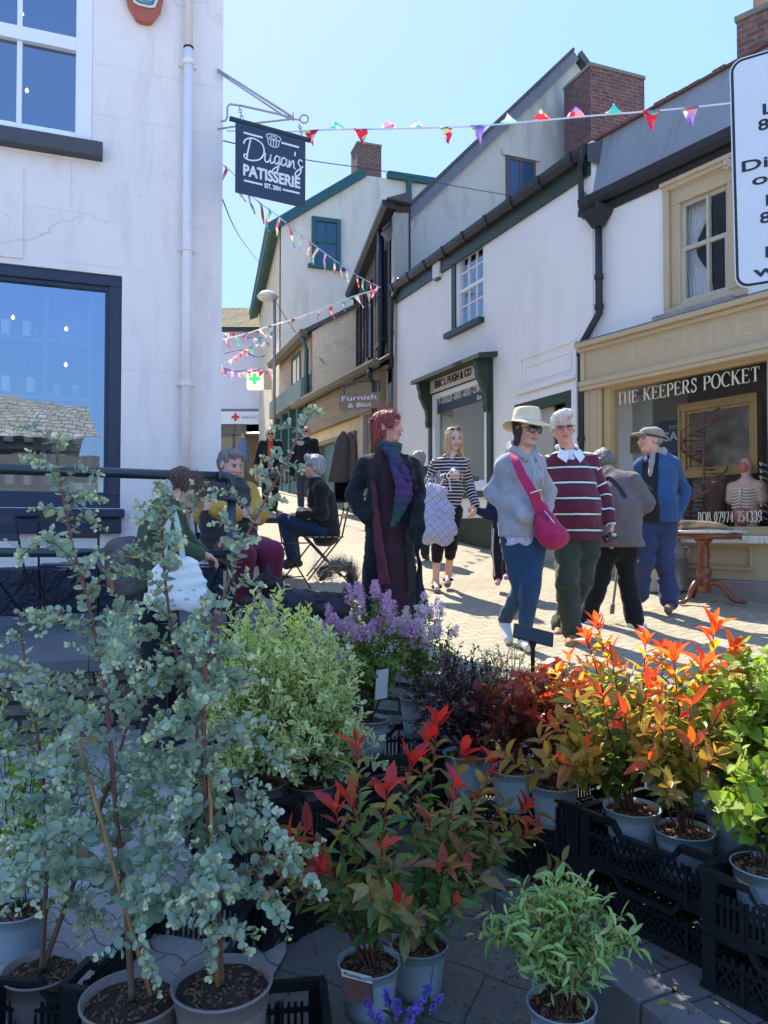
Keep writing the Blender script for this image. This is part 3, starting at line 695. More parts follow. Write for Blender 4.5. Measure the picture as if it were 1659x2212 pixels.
# upper sash window
wf=MB();A.frame(wf,uw[0]- .02,uw[1]- .01,uw[2],uw[3],.17,-.10,-.01,.17,.09);wo=wf.build('sash_window',m_beige,ba,bevel=.01)
ft=MB();A.frame(ft,uw[0]- .08,uw[1]+.0,uw[2]- .02,uw[3]+.07,.07,.0,.045);A.box(ft,uw[0]- .1,uw[1]+.03,-.0,.07,uw[3]+.05,uw[3]+.10);ft.build('architrave',m_beige,wo,bevel=.008)
gl0,gl1=uw[0]+.15,uw[1]- .18;zmr=A.px(1470,543)[1];am=A.px(1525,550)[0]
sbm=M('flaking_cream_sash',(.50,.44,.33),.7,.3,40)
gb=MB();A.frame(gb,gl0,gl1,zmr,uw[3]- .17,.045,-.09,-.055);A.frame(gb,gl0,gl1,uw[2]+.09,zmr+.05,.05,-.075,-.035);A.box(gb,am- .016,am+.016,-.085,-.03,uw[2]+.09,uw[3]- .2);gb.build('sash',sbm,wo,bevel=.004)
p_=MB();A.pane(p_,gl0,gl1,uw[2]+.09,uw[3]- .16,-.07);p_.build('pane',m_glassD,wo)
rm=MB();room(A,rm,uw[0],uw[1],uw[2],uw[3],-2.2,-.15);rm.build('interior',M('unlit_room',(.05,.05,.055),.9,.1,2,0),wo)
sb=MB();A.box(sb,A.px(1596,690)[0],A.px(1422,690)[0],-.02,.12,uw[2]- .12,uw[2]- .005);sb.build('sill',M('lichened_stone',(.33,.31,.27),.95,.4,9,.8,30),wo,bevel=.01)
# curtain: pleated sheet tied in the middle
def curtain(F,a0,a1,z0,z1,n,zt,tie=.5,name='curtain',mat=None,parent=None,pl=9,shift=0):
 V=[];Fq=[];nx,nz=pl*6,30
 for j in range(nz+1):
  t=j/nz;z=z0+(z1- z0)*t;k=1- tie*math.exp(-((z- zt)/.28)**2)
  for i in range(nx+1):
   u=i/nx;aa=a0+(a1- a0)*(shift+(u- shift)*k)
   V.append(F.W(aa,n+.025*math.sin(u*pl*2*math.pi)*(.4+.6*k),z))
 for j in range(nz):
  for i in range(nx):q=j*(nx+1)+i;Fq.append((q,q+1,q+nx+2,q+nx+1))
 return make_mesh(name,V,Fq,mat,parent,smooth=True)
m_curt=M('pale_curtain_cloth',(.62,.66,.66),.9,.15,6,.1,40,sheen=.3)
ca_=A.px(1474,500,-.2)[0];cb_=A.px(1540,500,-.2)[0]
cu=curtain(A,max(ca_,cb_),min(ca_,cb_),uw[2],uw[3]- .1,-.2,zmr+.05,.55,mat=m_curt,pl=8,shift=0)
tag(cu,'pale pleated curtain gathered inside the upper sash window beside the road sign','curtain')
# shop front joinery
sf=thing('shop_front','beige timber antique shop front with cornice fascia and panelled stall riser','shop front',A.W(.8,.1,zs(3.4,8.2)+.25))
sf.parent=None
ztop=zf1
mb=MB();A.box(mb,-4,aJ- .02,0,.12,zf0- .0,ztop- .05);mb.build('fascia',m_beige,sf)
mb=MB();A.box(mb,-4.02,aJ+.01,0,.22,ztop- .05,ztop+.01);A.box(mb,-4.02,aJ,0,.17,ztop- .10,ztop- .05);A.box(mb,-4,aJ- .0,.12,.16,zf0- .02,zf0+.05);A.box(mb,-4,aJ,0,.15,zf0- .07,zf0- .02)
A.box(mb,aJ- .09,aJ- .03,.12,.155,zf0+.05,ztop- .10);mb.build('cornice',m_beige,sf,bevel=.012)
mb=MB();A.box(mb,-4.02,aJ+.01,.0,.20,ztop+.01,ztop+.03);mb.build('lead_flashing',M('mossy_lead',(.20,.18,.15),.9,.5,20,.6),sf)
gs=MB();put_text(gs,'KEEPERS',.30,A.W(1.28,.122,zf0+.16),-Vector((A.d.x,A.d.y,0)),up,fit=2.2,extr=.0012);gs.build('ghost_lettering',M('faded_beige_letters',(.545,.435,.275),.85,.1),sf)
zb=A.px(1500,1160)[1];zpb=A.px(1600,1252)[1]
# pilaster and frame
mb=MB();A.box(mb,aJ- .30,aJ- .03,0,.09,zb- .75,zf0- .07);A.box(mb,aJ- .24,aJ- .20,.09,.105,zb- .7,zf0- .08);A.box(mb,aJ- .12,aJ- .08,.09,.105,zb- .7,zf0- .08);mb.build('pilaster',m_beige,sf,bevel=.006)
mb=MB();A.frame(mb,a_l- .2,a_r+.10,gz0- .07,gz1+.16,.10,-.08,.06,.14,.06);fo=mb.build('window_frame',m_ochre,sf,bevel=.01)
mb=MB();A.frame(mb,a_l- .10,a_r+.01,gz0- .012,gz1+.02,.035,-.06,.03);mb.build('bead',m_ochre,fo)
mb=MB();A.pane(mb,a_l- .08,a_r,gz0,gz1,-.02);mb.build('pane',m_glassR,fo)
mb=MB();A.box(mb,-4,aJ- .02,-.02,.17,gz0- .15,gz0- .07);mb.build('sill',m_chip,sf,bevel=.012)
mb=MB();A.box(mb,-4,aJ- .02,-.02,.08,zpb+.0,gz0- .15);mb.build('stall_riser',m_beige,sf)
for k in range(-2,2):
 c0=A.px(1637,1180)[0]+k*1.16;mb=MB();z0,z1=A.px(1637,1224)[1],A.px(1560,1183)[1]
 A.frame(mb,c0,c0+.86,z0- .04,z1+.05,.03,.08,.105);A.frame(mb,c0+.055,c0+.805,z0+.015,z1- .005,.018,.08,.095);mb.build('panel_moulding',m_beige,sf,bevel=.006)
mb=MB();
a=-4
while a< aJ:
 l=random.uniform(.5,.8);A.box(mb,a,min(aJ,a+l- .008),.0,.12+random.uniform(-.006,.008),.55,zpb- .22 if False else zpb- .004);a+=l
mb.build('stone_base',M_plaster('pinkish_stone_base',-32.5,(.34,.27,.24),(.12,.11,.10),.7,.8,0,1.6,bump=.8),ba,bevel=.012)
# gold lettering on the glass (thick and thin strokes with serifs)
def serif_font():
 V_,H_=1.0,.32
 def st(x,y0,y1,w_=V_):return ([(x,y0),(x,y1)],w_)
 def sf_(x,y,w_=.26):return ([(x- w_/2,y),(x+w_/2,y)],H_)
 def arc(cx,cy,rx,ry,t0,t1,n=14):
  pts=[(cx+rx*math.cos(R(t0+(t1- t0)*k/n)),cy+ry*math.sin(R(t0+(t1- t0)*k/n))) for k in range(n+1)]
  return (pts,[H_+(V_- H_)*abs(math.cos(R(t0+(t1- t0)*k/n))) for k in range(n+1)])
 F_={}
 F_['T']=([st(.33,0,1),([(.02,.97),(.64,.97)],H_),sf_(.33,.02),([(.03,.97),(.03,.78)],H_),([(.63,.97),(.63,.78)],H_)],.66)
 F_['H']=([st(.12,0,1),st(.6,0,1),([(.12,.52),(.6,.52)],H_),sf_(.12,.02),sf_(.12,.98),sf_(.6,.02),sf_(.6,.98)],.73)
 F_['E']=([st(.12,0,1),([(.0,.98),(.56,.98)],H_),([(.0,.02),(.6,.02)],H_),([(.12,.52),(.42,.52)],H_),([(.56,.98),(.56,.8)],H_),([(.6,.02),(.6,.22)],H_),([(.43,.42),(.43,.62)],H_)],.64)
 F_['K']=([st(.12,0,1),([(.62,1),(.14,.44)],H_),([(.28,.6),(.62,.0)],V_),sf_(.12,.02),sf_(.12,.98),sf_(.64,.02),sf_(.6,.98)],.74)
 F_['P']=([st(.12,0,1),sf_(.12,.02),([(.0,.98),(.3,.98)],H_),arc(.3,.73,.26,.25,90,-90),([(.12,.48),(.3,.48)],H_)],.6)
 F_['R']=([st(.12,0,1),sf_(.12,.02),([(.0,.98),(.3,.98)],H_),arc(.3,.74,.25,.24,90,-90),([(.12,.5),(.3,.5)],H_),([(.3,.5),(.62,0)],V_),sf_(.64,.02,.2)],.7)
 F_['S']=([(bez([(.47,.78),(.38,.96),(.2,.96),(.1,.76),(.22,.58),(.4,.44),(.46,.22),(.33,.03),(.14,.04),(.04,.24)],4),.75),([(.48,.98),(.48,.72)],H_),([(.04,.02),(.04,.28)],H_)],.54)
 F_['O']=([arc(.38,.5,.34,.5,0,360,28)],.76)
 F_['C']=([arc(.4,.5,.36,.5,50,310,24),([(.66,.95),(.66,.68)],H_)],.7)
 F_['D']=([st(.12,0,1),([(.0,.98),(.3,.98)],H_),([(.0,.02),(.3,.02)],H_),arc(.3,.5,.38,.48,90,-90)],.72)
 F_['I']=([st(.14,0,1),sf_(.14,.02),sf_(.14,.98)],.3)
 F_['B']=([st(.12,0,1),([(.0,.98),(.3,.98)],H_),([(.0,.02),(.3,.02)],H_),arc(.28,.75,.2,.23,90,-90),arc(.3,.27,.26,.25,90,-90)],.6)
 F_['0']=([arc(.26,.5,.2,.5,0,360,24)],.54)
 F_['9']=([arc(.26,.7,.2,.28,0,360,20),(bez([(.46,.7),(.42,.3),(.1,.0)],5),.8)],.54)
 F_['7']=([([(.04,.95),(.48,.95)],.6),([(.48,.95),(.2,0)],.8),([(.04,.95),(.04,.76)],H_)],.52)
 F_['4']=([st(.36,0,1),([(.36,1),(.02,.3)],H_),([(.0,.3),(.52,.3)],H_),sf_(.36,.02)],.56)
 F_['5']=([([(.12,.95),(.46,.95)],.6),([(.12,.95),(.1,.58)],H_),arc(.22,.32,.24,.3,110,-150,16)],.54)
 F_['3']=([arc(.24,.74,.18,.23,150,-80,12),arc(.24,.27,.23,.27,85,-150,14)],.54)
 F_[' ']=([],.38);F_['N']=([([(.1,0),(.1,1)],H_),([(.1,1),(.6,0)],V_),([(.6,0),(.6,1)],H_),sf_(.1,.98),sf_(.6,.98),sf_(.1,.02)],.72);F_['G']=F_['C']
 return F_
SF=serif_font()
def serif_text(mb,s,org,xa,ya,h,total,wd=.13,th=.002):
 tw=sum(SF[c][1] for c in s)+.1*(len(s)- 1);k=total/(tw*h);x=0
 for c in s:
  ls,w_=SF[c]
  for pts,ww in ls:
   q=[((x+p[0])*h*k,p[1]*h) for p in pts]
   strokes(mb,[(q,[v*wd*h for v in ww] if isinstance(ww,list) else ww*wd*h)],org,xa,ya,0,th)
  x+=w_+.1
xr=-Vector((A.d.x,A.d.y,0))
mb=MB();p0=A.px(1332,868,.0);p1=A.px(1640,812,.0);zt_=(p0[1]+p1[1])/2
serif_text(mb,'THE KEEPERS POCKET',A.W(p0[0],-.008,zt_- .045),xr,up,A.px(1332,844)[1]- A.px(1332,868)[1]+.015,abs(p1[0]- p0[0]),.15)
p0=A.px(1457,1139);p1=A.px(1645,1137)
serif_text(mb,'DI      BOB 07974 754339',A.W(p0[0],-.008,gz0+.07),xr,up,.115,abs(p1[0]- p0[0]),.115)
mb.build('window_lettering',M('cream_gold_lettering',(.72,.66,.48),.5,.1),fo)
# things displayed in the window
m_dk=M('brown_backdrop',(.17,.14,.11),.9,.2,2,0)
rm=MB();room(A,rm,a_l- .3,a_r+.4,gz0- .1,gz1+.2,-1.5,-.1);rm.build('interior',m_dk,fo)
mb=MB();A.box(mb,a_l- .3,a_r+.4,-1.4,-.11,gz0- .12,gz0- .02);mb.build('display_floor',m_dk,fo)
# grey panel boards left in the window
mb=MB();b0,b1=A.px(1400,950,-.5)[0],A.px(1327,950,-.5)[0];A.box(mb,b0,a_r+.35,-.62,-.58,gz0,gz1);mb.build('board',M('grey_green_board',(.38,.40,.36),.7,.1,2,.1),fo)
# big gilt picture frame
px0=A.px(1475,900,-.5)[0];px1=A.px(1640,900,-.5)[0];pz0=A.px(1560,1025,-.5)[1];pz1=A.px(1560,865,-.5)[1]
m_gilt=M('gilt_moulding',(.36,.24,.09),.38,.3,20,.3,40,metal=.5)
pf=thing('framed_painting','large gilt framed dark landscape painting in the antique shop window','painting',A.W((px0+px1)/2,-.5,gz0))
mb=MB();A.frame(mb,px1,px0,pz0,pz1,.07,-.53,-.44);A.frame(mb,px1+.06,px0- .06,pz0+.06,pz1- .06,.045,-.53,-.47);A.frame(mb,px1- .02,px0+.02,pz0- .02,pz1+.02,.03,-.53,-.42);mb.build('frame',m_gilt,pf,bevel=.008)
mp,nt_,b_,o_=nodes('dark_landscape_canvas');v=fvec(nt_,-32.5);n_=noise_(nt_,mapping(nt_,v,(1.5,3,1)),1.6,6,.6);L(nt_,ramp(nt_,n_,[(.3,(.02,.022,.02)),(.5,(.10,.09,.06)),(.62,(.20,.17,.11)),(.75,(.06,.06,.06))]),b_.inputs['Base Color']);b_.inputs['Roughness'].default_value=.4
mb=MB();A.box(mb,px1+.1,px0- .1,-.515,-.495,pz0+.1,pz1- .1);mb.build('canvas',mp,pf)
mb=MB();A.box(mb,px1+.1,px0- .1,-.60,-.54,gz0,pz0+.2);mb.build('easel_rest',m_dk,pf)
m_mahog=M('mahogany',(.13,.035,.02),.35,.35,12,.1,30,spec=.6)
# spiral staircase model
cs=A.px(1520,990,-.32);sp_=thing('spiral_stair_model','polished wooden spiral staircase model in the antique shop window','model staircase',A.W(cs[0],-.32,gz0- .02))
hS=A.px(1500,882,-.32)[1]- gz0;rS=.24
mb=MB();mb.tube([(0,0,0),(0,0,hS*.97)],.016,10);mb.build('newel',m_mahog,sp_,local=True)
mb=MB()
for i in range(26):
 t=i*.40+1;z=.03+i*(hS*.88)/26
 p=[Vector((.012*math.cos(t),.012*math.sin(t),z)),Vector((rS*math.cos(t- .2),rS*math.sin(t- .2),z)),Vector((rS*math.cos(t+.22),rS*math.sin(t+.22),z))];mb.prism(p,(0,0,.014))
mb.build('tread',m_mahog,sp_,local=True)
mb=MB();hp=[Vector((rS*math.cos(i*.2+1),rS*math.sin(i*.2+1),.14+i*(hS*.88)/52)) for i in range(53)];mb.tube(hp,.009,6)
mb.tube([p- Vector((0,0,.11)) for p in hp],.014,6)
for i in range(0,53):mb.tube([hp[i]- Vector((0,0,.12)),hp[i]],.003,4)
mb.build('balustrade',m_mahog,sp_,local=True)
mb=MB();mb.lathe([(.0,0),(.22,0),(.22,.03),(0,.03)],seg=24);mb.build('base',m_mahog,sp_,local=True)
# For Sale board behind
c=A.px(1455,930,-.56);fs=thing('sale_board','dark blue for sale board standing behind the picture frame','sign',A.W(c[0],-.56,gz0))
mb=MB();A.box(mb,c[0]- .3,c[0]+.20,-.575,-.555,c[1]- .28,c[1]+.13);mb.build('board',M('navy_board',(.02,.035,.06),.5),fs)
mb=MB();A.box(mb,c[0]- .02,c[0]+.02,-.59,-.576,gz0,c[1]);mb.build('stake',m_mahog,fs)
mb=MB();put_text(mb,'FOR',.06,A.W(c[0]+.05,-.552,c[1]+.02),xr,up,fit=.16,extr=.001);put_text(mb,'SALE',.15,A.W(c[0]+.13,-.552,c[1]- .12),xr,up,fit=.36,extr=.001,bold=.003);mb.build('lettering',M('grey_print',(.4,.45,.45),.5),fs)
# basket with sticks
m_wick=M('wicker',(.10,.045,.025),.8,.5,60,.8,90)
c=A.px(1545,1100,-.25);bk=thing('stick_basket','tall brown wicker basket in the antique shop window','basket',A.W(c[0],-.25,gz0- .02))
mb=MB();hb=A.px(1545,1040,-.25)[1]- gz0
mb.lathe([(.10,0),(.105,hb),(.098,hb),(.095,.02)],seg=18)
for k in range(18):mb.tube([(.107*math.cos(k*.349),.107*math.sin(k*.349),0),(.112*math.cos(k*.349),.112*math.sin(k*.349),hb)],.006,5)
for k in range(9):mb.tube([(.113*math.cos(t*.349),.113*math.sin(t*.349),.02+k*hb/9) for t in range(19)],.005,4)
mb.build('weave',m_wick,bk,local=True)
for i,(dx,col,h_,tx) in enumerate([(.03,(.55,.45,.28),.52,.0),(-.03,(.03,.025,.02),.50,-.10)]):
 mb=MB();b0=Vector((dx,0,.03));t0=Vector((dx+tx,.02,h_));d_=(t0- b0).normalized()
 mb.tube([b0,t0,t0+Vector((-.01,0,.02)),t0+Vector((-.045,0,.022)),t0+Vector((-.06,0,.0))],.011,8)
 mb.v=[bk.matrix_basis @ v for v in mb.v]
 tag(mb.build('walking_cane',M('pale_cane' if i==0 else 'black_cane',col,.4,.2),smooth=True),('pale knobbly' if i==0 else 'black')+' walking cane standing in the wicker basket','cane')
# ================================================================== WHITE BUILDING (B) with the radio shop
m_green=M('dark_green_paint',(.018,.042,.024),.45,.3,9,.25,50)
m_teal=M('teal_green_paint',(.02,.085,.075),.5,.25,9,.2,40)
aB=B.px(858,700)[0];zgB=B.px(1240,348)[1]
bb=thing('white_terrace_building','white painted two storey building with a long black gutter in the middle','building',B.W(3,0,zs(1.4,12.4)))
wB=(B.px(1044.5,600)[0],B.px(986,600)[0],B.px(1020,697)[1],B.px(1018,532)[1])
dB=(B.px(1237,900)[0],B.px(1113,900)[0],.9,B.px(1180,857)[1])
sB=(B.px(1066,900)[0],B.px(930,900)[0],B.px(1000,1062)[1],B.px(1000,815)[1])
mb=MB();B.wall(mb,-.12,aB,.5,zgB+.1,[wB,dB,sB],0,.14)
q=[B.W(-.12,0,0),B.W(aB,0,0),B.W(aB,-4.5,0),B.W(-.12,-4.5,0)]
for i in (1,2,3):
 p0,p1=q[i],q[(i+1) % 4];mb.poly([Vector((p0.x,p0.y,.5)),Vector((p1.x,p1.y,.5)),Vector((p1.x,p1.y,zgB+.1)),Vector((p0.x,p0.y,zgB+.1))])
mb.build('wall',m_whiteB,bb)
mb=MB();mb.poly([B.W(-.16,.1,zgB+.02),B.W(aB,.1,zgB+.02),B.W(aB,-2.2,zgB+1.0),B.W(-.16,-2.2,zgB+1.0)]);mb.poly([B.W(-.16,-2.2,zgB+1.0),B.W(aB,-2.2,zgB+1.0),B.W(aB,-4.6,zgB),B.W(-.16,-4.6,zgB)])
mb.poly([B.W(-.16,.1,zgB- .2),B.W(-.16,.1,zgB+.02),B.W(-.16,-2.2,zgB+1.0),B.W(-.16,-4.6,zgB),B.W(-.16,-4.6,zgB- .2)]);mb.build('roof',m_roofs,bb)
mb=MB();mb.prism([B.W(-.15,n,zgB+z) for n,z in [(.03,-.13),(.12,-.12),(.16,-.05),(.165,.02),(.03,.03)]],B.W(aB+.02,0,0)- B.W(-.15,0,0));gt=mb.build('gutter',m_black,bb)
for k in range(9):
 mb=MB();a=.1+k*(aB- .2)/8;mb.prism([B.W(a,n,zgB+z) for n,z in [(.02,-.15),(.13,-.14),(.175,-.05),(.18,.025),(.02,.035)]],B.W(.06,0,0)- B.W(0,0,0));mb.build('gutter_bracket',m_black,gt)
mb=MB();B.box(mb,-.1,aB,.0,.045,zgB- .33,zgB- .1);mb.build('fascia_board',m_green,bb)
# sash window with green reveal
wf=MB();B.frame(wf,wB[0]- .02,wB[1],wB[2],wB[3],.07,-.13,-.02,.07,.05);wo=wf.build('sash_window',m_wpaint,bb,bevel=.005)
wf=MB();B.box(wf,wB[1],wB[1]+.13,.0,.03,wB[2]- .03,zgB- .3);B.box(wf,wB[0]+.01,wB[1]+.13,.0,.028,wB[3]+.0,zgB- .32);wf.build('surround',m_green,wo)
gb=MB();g0,g1=wB[0]+.05,wB[1]- .07;zm=(wB[2]+wB[3])/2
for k in (1,2):a=g0+(g1- g0)*k/3;B.box(gb,a- .012,a+.012,-.09,-.05,wB[2]+.05,wB[3]- .07)
for z in (wB[2]+.05+(zm- wB[2])*.5,zm+(zm- wB[2])*.48):B.box(gb,g0,g1,-.088,-.052,z- .012,z+.012)
B.box(gb,g0,g1,-.095,-.035,zm- .025,zm+.03);gb.build('glazing_bar',m_wpaint,wo)
p_=MB();B.pane(p_,g0,g1,wB[2],wB[3],-.07);p_.build('pane',m_glassD,wo)
rm=MB();room(B,rm,wB[0],wB[1],wB[2],wB[3],-1.5,-.14);rm.build('interior',M('unlit_room',(.05,.05,.055)),wo)
sb=MB();B.box(sb,wB[0]- .02,wB[1]+.30,-.02,.10,wB[2]- .09,wB[2]- .0);sb.build('sill',m_green,wo,bevel=.006)
# alarm box
c=B.px(949,577);al=thing('alarm_box','small white alarm box on the white wall left of the green sash window','alarm box',B.W(c[0],0,c[1]- .2))
mb=MB();mb.prism([B.W(c[0]+x,0.0,c[1]+z) for x,z in [(-.13,.10),(0,.22),(.13,.14),(.13,-.17),(.1,-.2),(-.1,-.2),(-.13,-.17)]],B.W(0,.08,0)- B.W(0,0,0));mb.build('case',M('cream_white_plastic',(.72,.70,.62),.5),al,bevel=.015)
mb=MB();B.box(mb,c[0]- .07,c[0]+.07,.0,.07,c[1]- .235,c[1]- .2);mb.build('strobe',M('grey_plastic',(.1,.1,.1),.5),al)
# blocked fascia panel over the door
mb=MB();a0,z1=B.px(1124,772);a1,z0=B.px(1248,818);z1=B.px(1123,776)[1];z0=B.px(1119,847)[1]
B.frame(mb,a1,a0,z0,z1,.035,0,.022);B.frame(mb,a1+.12,a0- .12,z0+.08,z1- .15,.015,0,.012);B.box(mb,a1- .04,a0+.06,0,.07,z0- .05,z0- .01);mb.build('blank_fascia',m_whiteB,bb,bevel=.006)
# door
do=MB();B.frame(do,dB[0],dB[1],dB[2],dB[3],.14,-.12,.01,.14,.02);dr=do.build('doorway',m_green,bb,bevel=.006)
mb=MB();amid=B.px(1188,1000)[0];B.box(mb,amid,dB[1]- .14,-.10,-.06,1.1,dB[3]- .14);mb.build('door_leaf',M('pale_door_paint',(.42,.40,.34),.6,.1),dr)
rm=MB();room(B,rm,dB[0]+.05,dB[1],.9,dB[3],-2.5,-.12);rm.build('interior',M('unlit_room',(.05,.05,.055)),dr)
mb=MB();B.frame(mb,dB[0]- .1,dB[1]+.1,1.0,dB[3]+.1,.1,0,.02);mb.build('door_surround',m_wpaint,dr)
# radio shop front
sf=thing('radio_shop_front','dark green shop front with bracketed canopy and navy window band','shop front',B.W(sB[0],.1,1.2))
zc=B.px(1089,757)[1]
aR,aL=sB[0],sB[1]
m_moss=M('mossy_green_board',(.035,.06,.035),.8,.6,18,.6)
mb=MB();pr=.33
mb.prism([B.W(aR- .13,0,zc+.03),B.W(aR- .13,pr,zc- .02),B.W(aR- .13,pr+.01,zc- .09),B.W(aR- .13,0,zc- .05)],B.W(aL- aR+.26,0,0)- B.W(0,0,0));mb.build('canopy',m_moss,sf)
for a in (aR+.02,aL- .12):
 mb=MB();prof=[(n*.52,z) for n,z in [(0,zc- .05),(.56,zc- .09),(.56,zc- .17),(.50,zc- .24),(.50,zc- .32),(.40,zc- .42),(.33,zc- .50),(.26,zc- .56),(.22,zc- .68),(.24,zc- .80),(.19,zc- .88),(.12,zc- .84),(.15,zc- .78),(.12,zc- .76),(.07,zc- .82),(.09,zc- .95),(0,zc- 1.05)]]
 mb.prism([B.W(a,n,z) for n,z in prof],B.W(.1,0,0)- B.W(0,0,0));mb.build('scroll_bracket',m_green,sf)
zsg=B.px(929,828)[1];zsb=B.px(929,857)[1]
mb=MB();B.box(mb,aR+.13,aL- .13,.0,.05,zsb- .0,zc- .08);mb.build('backboard',m_green,sf)
mb=MB();B.box(mb,aR+.14,aL- .02,.05,.065,zsb+.02,zsg+.0);fs=mb.build('name_board',M('cream_board',(.66,.60,.52),.6,.06),sf)
xb=-Vector((B.d.x,B.d.y,0));hgt=zsg- zsb- .02
mb=MB();put_text(mb,'ERIC L PUGH & CO',hgt*.78,B.W(aL- .30,.067,zsb+.09),xb,up,fit=(aL- aR)*.60,extr=.003,bold=.007);mb.build('lettering',M('black_letters',(.01,.01,.012),.5),fs)
mb=MB();B.box(mb,aL- .12,aL,.0,.05,1.0,zc- .08);B.box(mb,aR,aR+.13,.0,.05,1.0,zc- .08);mb.build('pilaster',m_green,sf,bevel=.005)
mb=MB();B.frame(mb,aR+.13,aL- .12,sB[2]+.02,zsb,.10,-.08,.03,.08,.12);fo=mb.build('window_frame',m_wpaint,sf,bevel=.005)
mb=MB();B.pane(mb,aR+.2,aL- .2,sB[2]+.1,zsb- .06,-.03);mb.build('pane',m_glassR,fo)
zb1=B.px(946,859)[1];zb0=B.px(946,893)[1]
mb=MB();B.box(mb,aR+.2,aL- .22,-.028,-.022,zb0,zb1);mb.build('window_band',M('navy_vinyl',(.022,.035,.055),.5),fo)
mb=MB();put_text(mb,'TV - SATELLITE - RADIO - AUDIO - COMPUTER',.17,B.W(aL- .26,-.018,zb0+.15),xb,up,fit=(aL- aR)- .50,extr=.001,bold=.001);put_text(mb,'Est. 19',.10,B.W(aR+.52,-.018,zb0+.03),xb,up,fit=.28,extr=.001,bold=.002);mb.build('band_lettering',M('white_lettering',(.78,.79,.8)),fo)
rm=MB();room(B,rm,aR,aL,sB[2]- .1,sB[3],-1.1,-.14);rm.build('interior',M('cream_backing',(.70,.64,.46),.9,.1,2,0),fo)
cu=curtain(B,aR+.3,aR+1.0,sB[2]+.1,zb0+.1,-.5,9,0,'curtain',M('dark_cloth',(.04,.035,.035),.9,.2),None,7);tag(cu,'dark cloth hanging inside the radio shop window','curtain')
m_kit=M('black_kit',(.02,.02,.025),.35)
for k,(a,w_,h) in enumerate([(aR+.35,.22,.2),(aR+.75,.25,.12),(aR+1.2,.3,.17)]):
 t=thing('display_radio',['upright dark radio set near the door end of the radio shop window','low flat dark set in the middle of the radio shop window','wide dark radio at the far end of the radio shop window'][k],'radio',B.W(a,-.3,sB[2]+.1),R(113.3),'sets displayed in the radio shop window')
 mb=MB();mb.box((0,0,h/2),(w_,.12,h));mb.build('case',m_kit,t,local=True,bevel=.012)
 mb=MB();mb.box((0,.065,h*.6),(w_*.8,.008,h*.35));mb.box((0,-.065,h*.6),(w_*.8,.008,h*.35));mb.build('dial',m_lab,t,local=True)
mb=MB();B.box(mb,aR- .02,aL+.03,0,.12,sB[2]- .02,sB[2]+.04);mb.build('sill',m_wpaint,sf,bevel=.008)
mb=MB();B.box(mb,aR- .02,aL+.03,0,.09,sB[2]- .12,sB[2]- .02);mb.build('sill_moulding',m_green,sf)
zp=B.px(1009,1120)[1]
mb=MB();B.box(mb,aR+.0,aL+.0,0,.05,zp,sB[2]- .12);mb.build('stall_riser',m_wpaint,sf)
mb=MB();B.box(mb,aR- .5,aL+2.2,-.01,.07,.6,zp);mb.build('plinth',M('green_plinth_paint',(.035,.05,.03),.7,.3,6,.4,20),bb)
# pipes on B
def cpipe(name,pts,r,mat,label=None,collars=(),F=None,parent=None):
 t=thing(name,label,'downpipe',Vector(pts[-1]))
 mb=MB();mb.tube(pts,r,10);mb.build('pipe',mat,t,smooth=True)
 for c in collars:
  mb=MB();mb.tube([Vector(c)- Vector((0,0,.03)),Vector(c)+Vector((0,0,.03))],r*1.25,10);mb.build('pipe_collar',mat,t)
 return t
def bp(x,y,n=.09):a,z=B.px(x,y,n);return B.W(a,n,z)
x1=[bp(1261,322,.12),bp(1258,345,.12),bp(1254,360),bp(1256,462),bp(1262,468),bp(1283,466),bp(1290,462)]
cpipe('downpipe',x1,.038,m_black,'short black pipe elbow dropping from the high gutter to the hopper',[x1[3]])
x2=[bp(862,602,.14),bp(856,628),bp(847,645),bp(845,790),bp(838,800)]
cpipe('downpipe',x2,.04,m_black,'black downpipe on the left edge of the middle white building',[x2[2],(x2[3]+x2[2])/2])
m_galv=M('galvanised_wire',(.25,.25,.27),.5)
# ================================================================== GREY GABLE HOUSE (C) behind
gx=Fac(.29,15.5,68.8)
zA=gx.px(860,492)[1];ap=gx.px(1237,127)
m_grey=M_plaster('grey_cement_render',68.8,(.64,.58,.48),(.27,.26,.22),.75,.5,0,.7,bump=.4)
gh=thing('grey_gable_house','tall grey rendered gable end with small window behind the white building','house',gx.W(3,0,3))
aE=ap[0]+4.5;zE=zA
mb=MB();front=[(-.05,1.5),(aE,1.5),(aE,zE),(ap[0],ap[1]),(-.05,zA)]
mb.prism([gx.W(a,0,z) for a,z in front],Vector((.9,9,0)));mb.build('wall',m_grey,gh)
m_verge=M('weathered_verge_board',(.19,.20,.22),.8,.4,12,.5,40)
sl_=(Vector((ap[0],ap[1]))- Vector((-.05,zA))).normalized();nr=Vector((-sl_.y,sl_.x))
mb=MB();p0=Vector((-.05,zA))- sl_*.35;p1=Vector((ap[0],ap[1]))+sl_*.05
mb.prism([gx.W(p.x,.10,p.y) for p in (p0- nr*.10,p1- nr*.10,p1+nr*.12,p0+nr*.12)],gx.W(0,-.12,0)- gx.W(0,0,0));mb.build('verge_board',m_verge,gh)
mb=MB();mb.prism([gx.W(p.x,.16,p.y) for p in (p0+nr*.12,p1+nr*.12,p1+nr*.17,p0+nr*.17)],Vector((.9,9.2,0)))
p2=Vector((aE+.2,zE));s2=(p2- p1).normalized();n2=Vector((-s2.y,s2.x));n2=n2 if n2.y> 0 else-n2
mb.prism([gx.W(p.x,.14,p.y) for p in (p1+n2*.02,p2+n2*.02,p2+n2*.16,p1+n2*.16)],Vector((.9,9.2,0)));mb.build('roof',m_roofs,gh)
mb=MB();a0,z1=gx.px(1092,336);a1,z0=gx.px(1156,412);z0=gx.px(1100,412)[1]- .25
